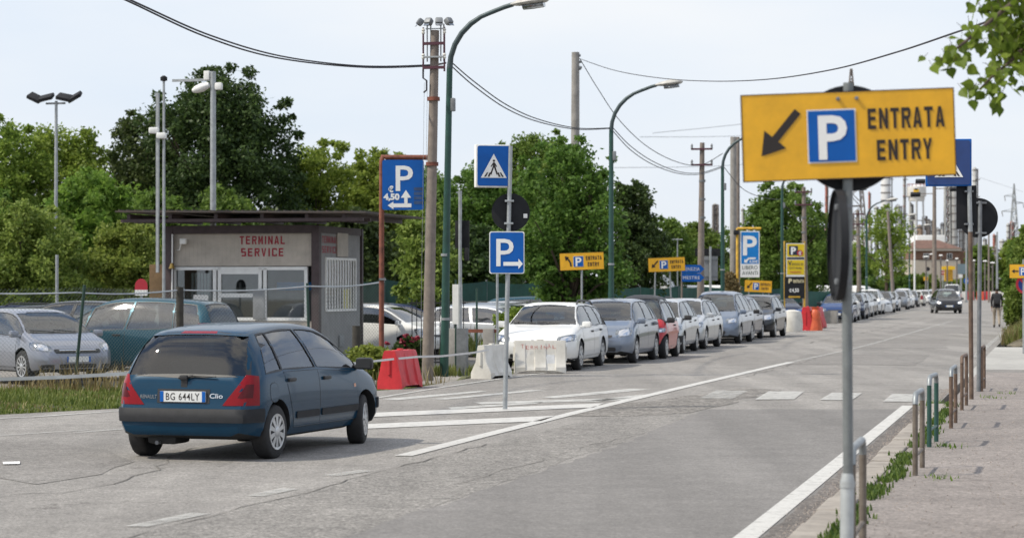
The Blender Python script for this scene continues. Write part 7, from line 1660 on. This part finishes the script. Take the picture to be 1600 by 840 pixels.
# ------------------------------------------------------------------ the branch that hangs in at the top right
bt_ = thing('roadside_tree', 'tree at the right whose leafy branch hangs into the top right corner', 'tree', S(1730, 15.5), 0); o = bt_.location.copy(); rn = random.Random(21)
MB().tube([(0, 0, 0), (.05, 0, 2.), (.0, 0, 3.8), (.1, .1, 5.5)], [.16, .13, .11, .06], 10).build('trunk', m_bark, bt_)
br = MB(); tips = []
def twig(ctrl, r):
    pts = [P3(*c) - o for c in ctrl]; br.tube(pts, [lerp(r, r * .25, i / (len(pts) - 1)) for i in range(len(pts))], 6); return pts
main = [twig([(1735, -60, 15.5), (1660, -40, 15), (1600, -10, 14.6), (1545, 35, 14.2), (1505, 68, 14), (1470, 94, 13.9)], .022), twig([(1735, -40, 15.5), (1680, 0, 15.3), (1625, 50, 15), (1580, 95, 14.8), (1548, 122, 14.6), (1530, 140, 14.6)], .02), twig([(1600, -10, 14.6), (1560, -8, 14.7), (1545, 6, 14.7)], .01), twig([(1625, 50, 15), (1590, 55, 15.1), (1560, 65, 15)], .01), twig([(1680, 0, 15.3), (1640, 40, 15.6), (1600, 70, 15.8), (1585, 100, 15.8)], .012)]
lv = []; lf = []
def leaf(p, s_):
    n = Vector((rn.gauss(0, .5), rn.gauss(-.6, .5), rn.gauss(.2, .5))).normalized(); a = Vector((rn.gauss(0, .5), rn.gauss(0, .4), -1 + rn.gauss(0, .4))); a = (a - n * a.dot(n)).normalized(); b_ = n.cross(a); k = len(lv)
    sh = [(0, 0), (.10, .30), (.30, .46), (.55, .36), (.8, .16), (1.05, 0), (.8, -.16), (.55, -.36), (.30, -.46), (.10, -.30)]
    for u, v in sh: lv.append(p + a * u * s_ + b_ * v * s_ + n * (abs(v) * .18 * s_))
    lv.append(p + a * .5 * s_); lf.extend([(k + 10, k + i, k + (i + 1) % 10) for i in range(10)])
    br.tube([p - a * s_ * .5 + n * .01, p], .0018, 3)
for pts, cnt, sp in ((main[0], 120, .085), (main[1], 135, .10), (main[2], 40, .08), (main[3], 45, .08), (main[4], 70, .12)):
    for _ in range(cnt):
        i = rn.randrange(len(pts) - 1); t = rn.random(); p = pts[i].lerp(pts[i + 1], t); u = (i + t) / (len(pts) - 1); k = sp * (1.15 - .65 * u)
        leaf(p + Vector((rn.gauss(0, k), rn.gauss(0, k), rn.gauss(-.02, k))), rn.uniform(.05, .088))
for px0, py0, n in ((1600, 20, 60), (1575, 60, 40), (1600, 80, 50), (1560, 25, 30), (1620, 10, 50)):
    c = P3(px0, py0, 14.9) - o
    for _ in range(n): leaf(c + Vector((rn.gauss(0, .085), rn.gauss(0, .2), rn.gauss(0, .08))), rn.uniform(.05, .088))
br.build('branch', m_bark, bt_, 60); MB().add(lv, lf).build('foliage', m_leaf['near'], bt_, 0)
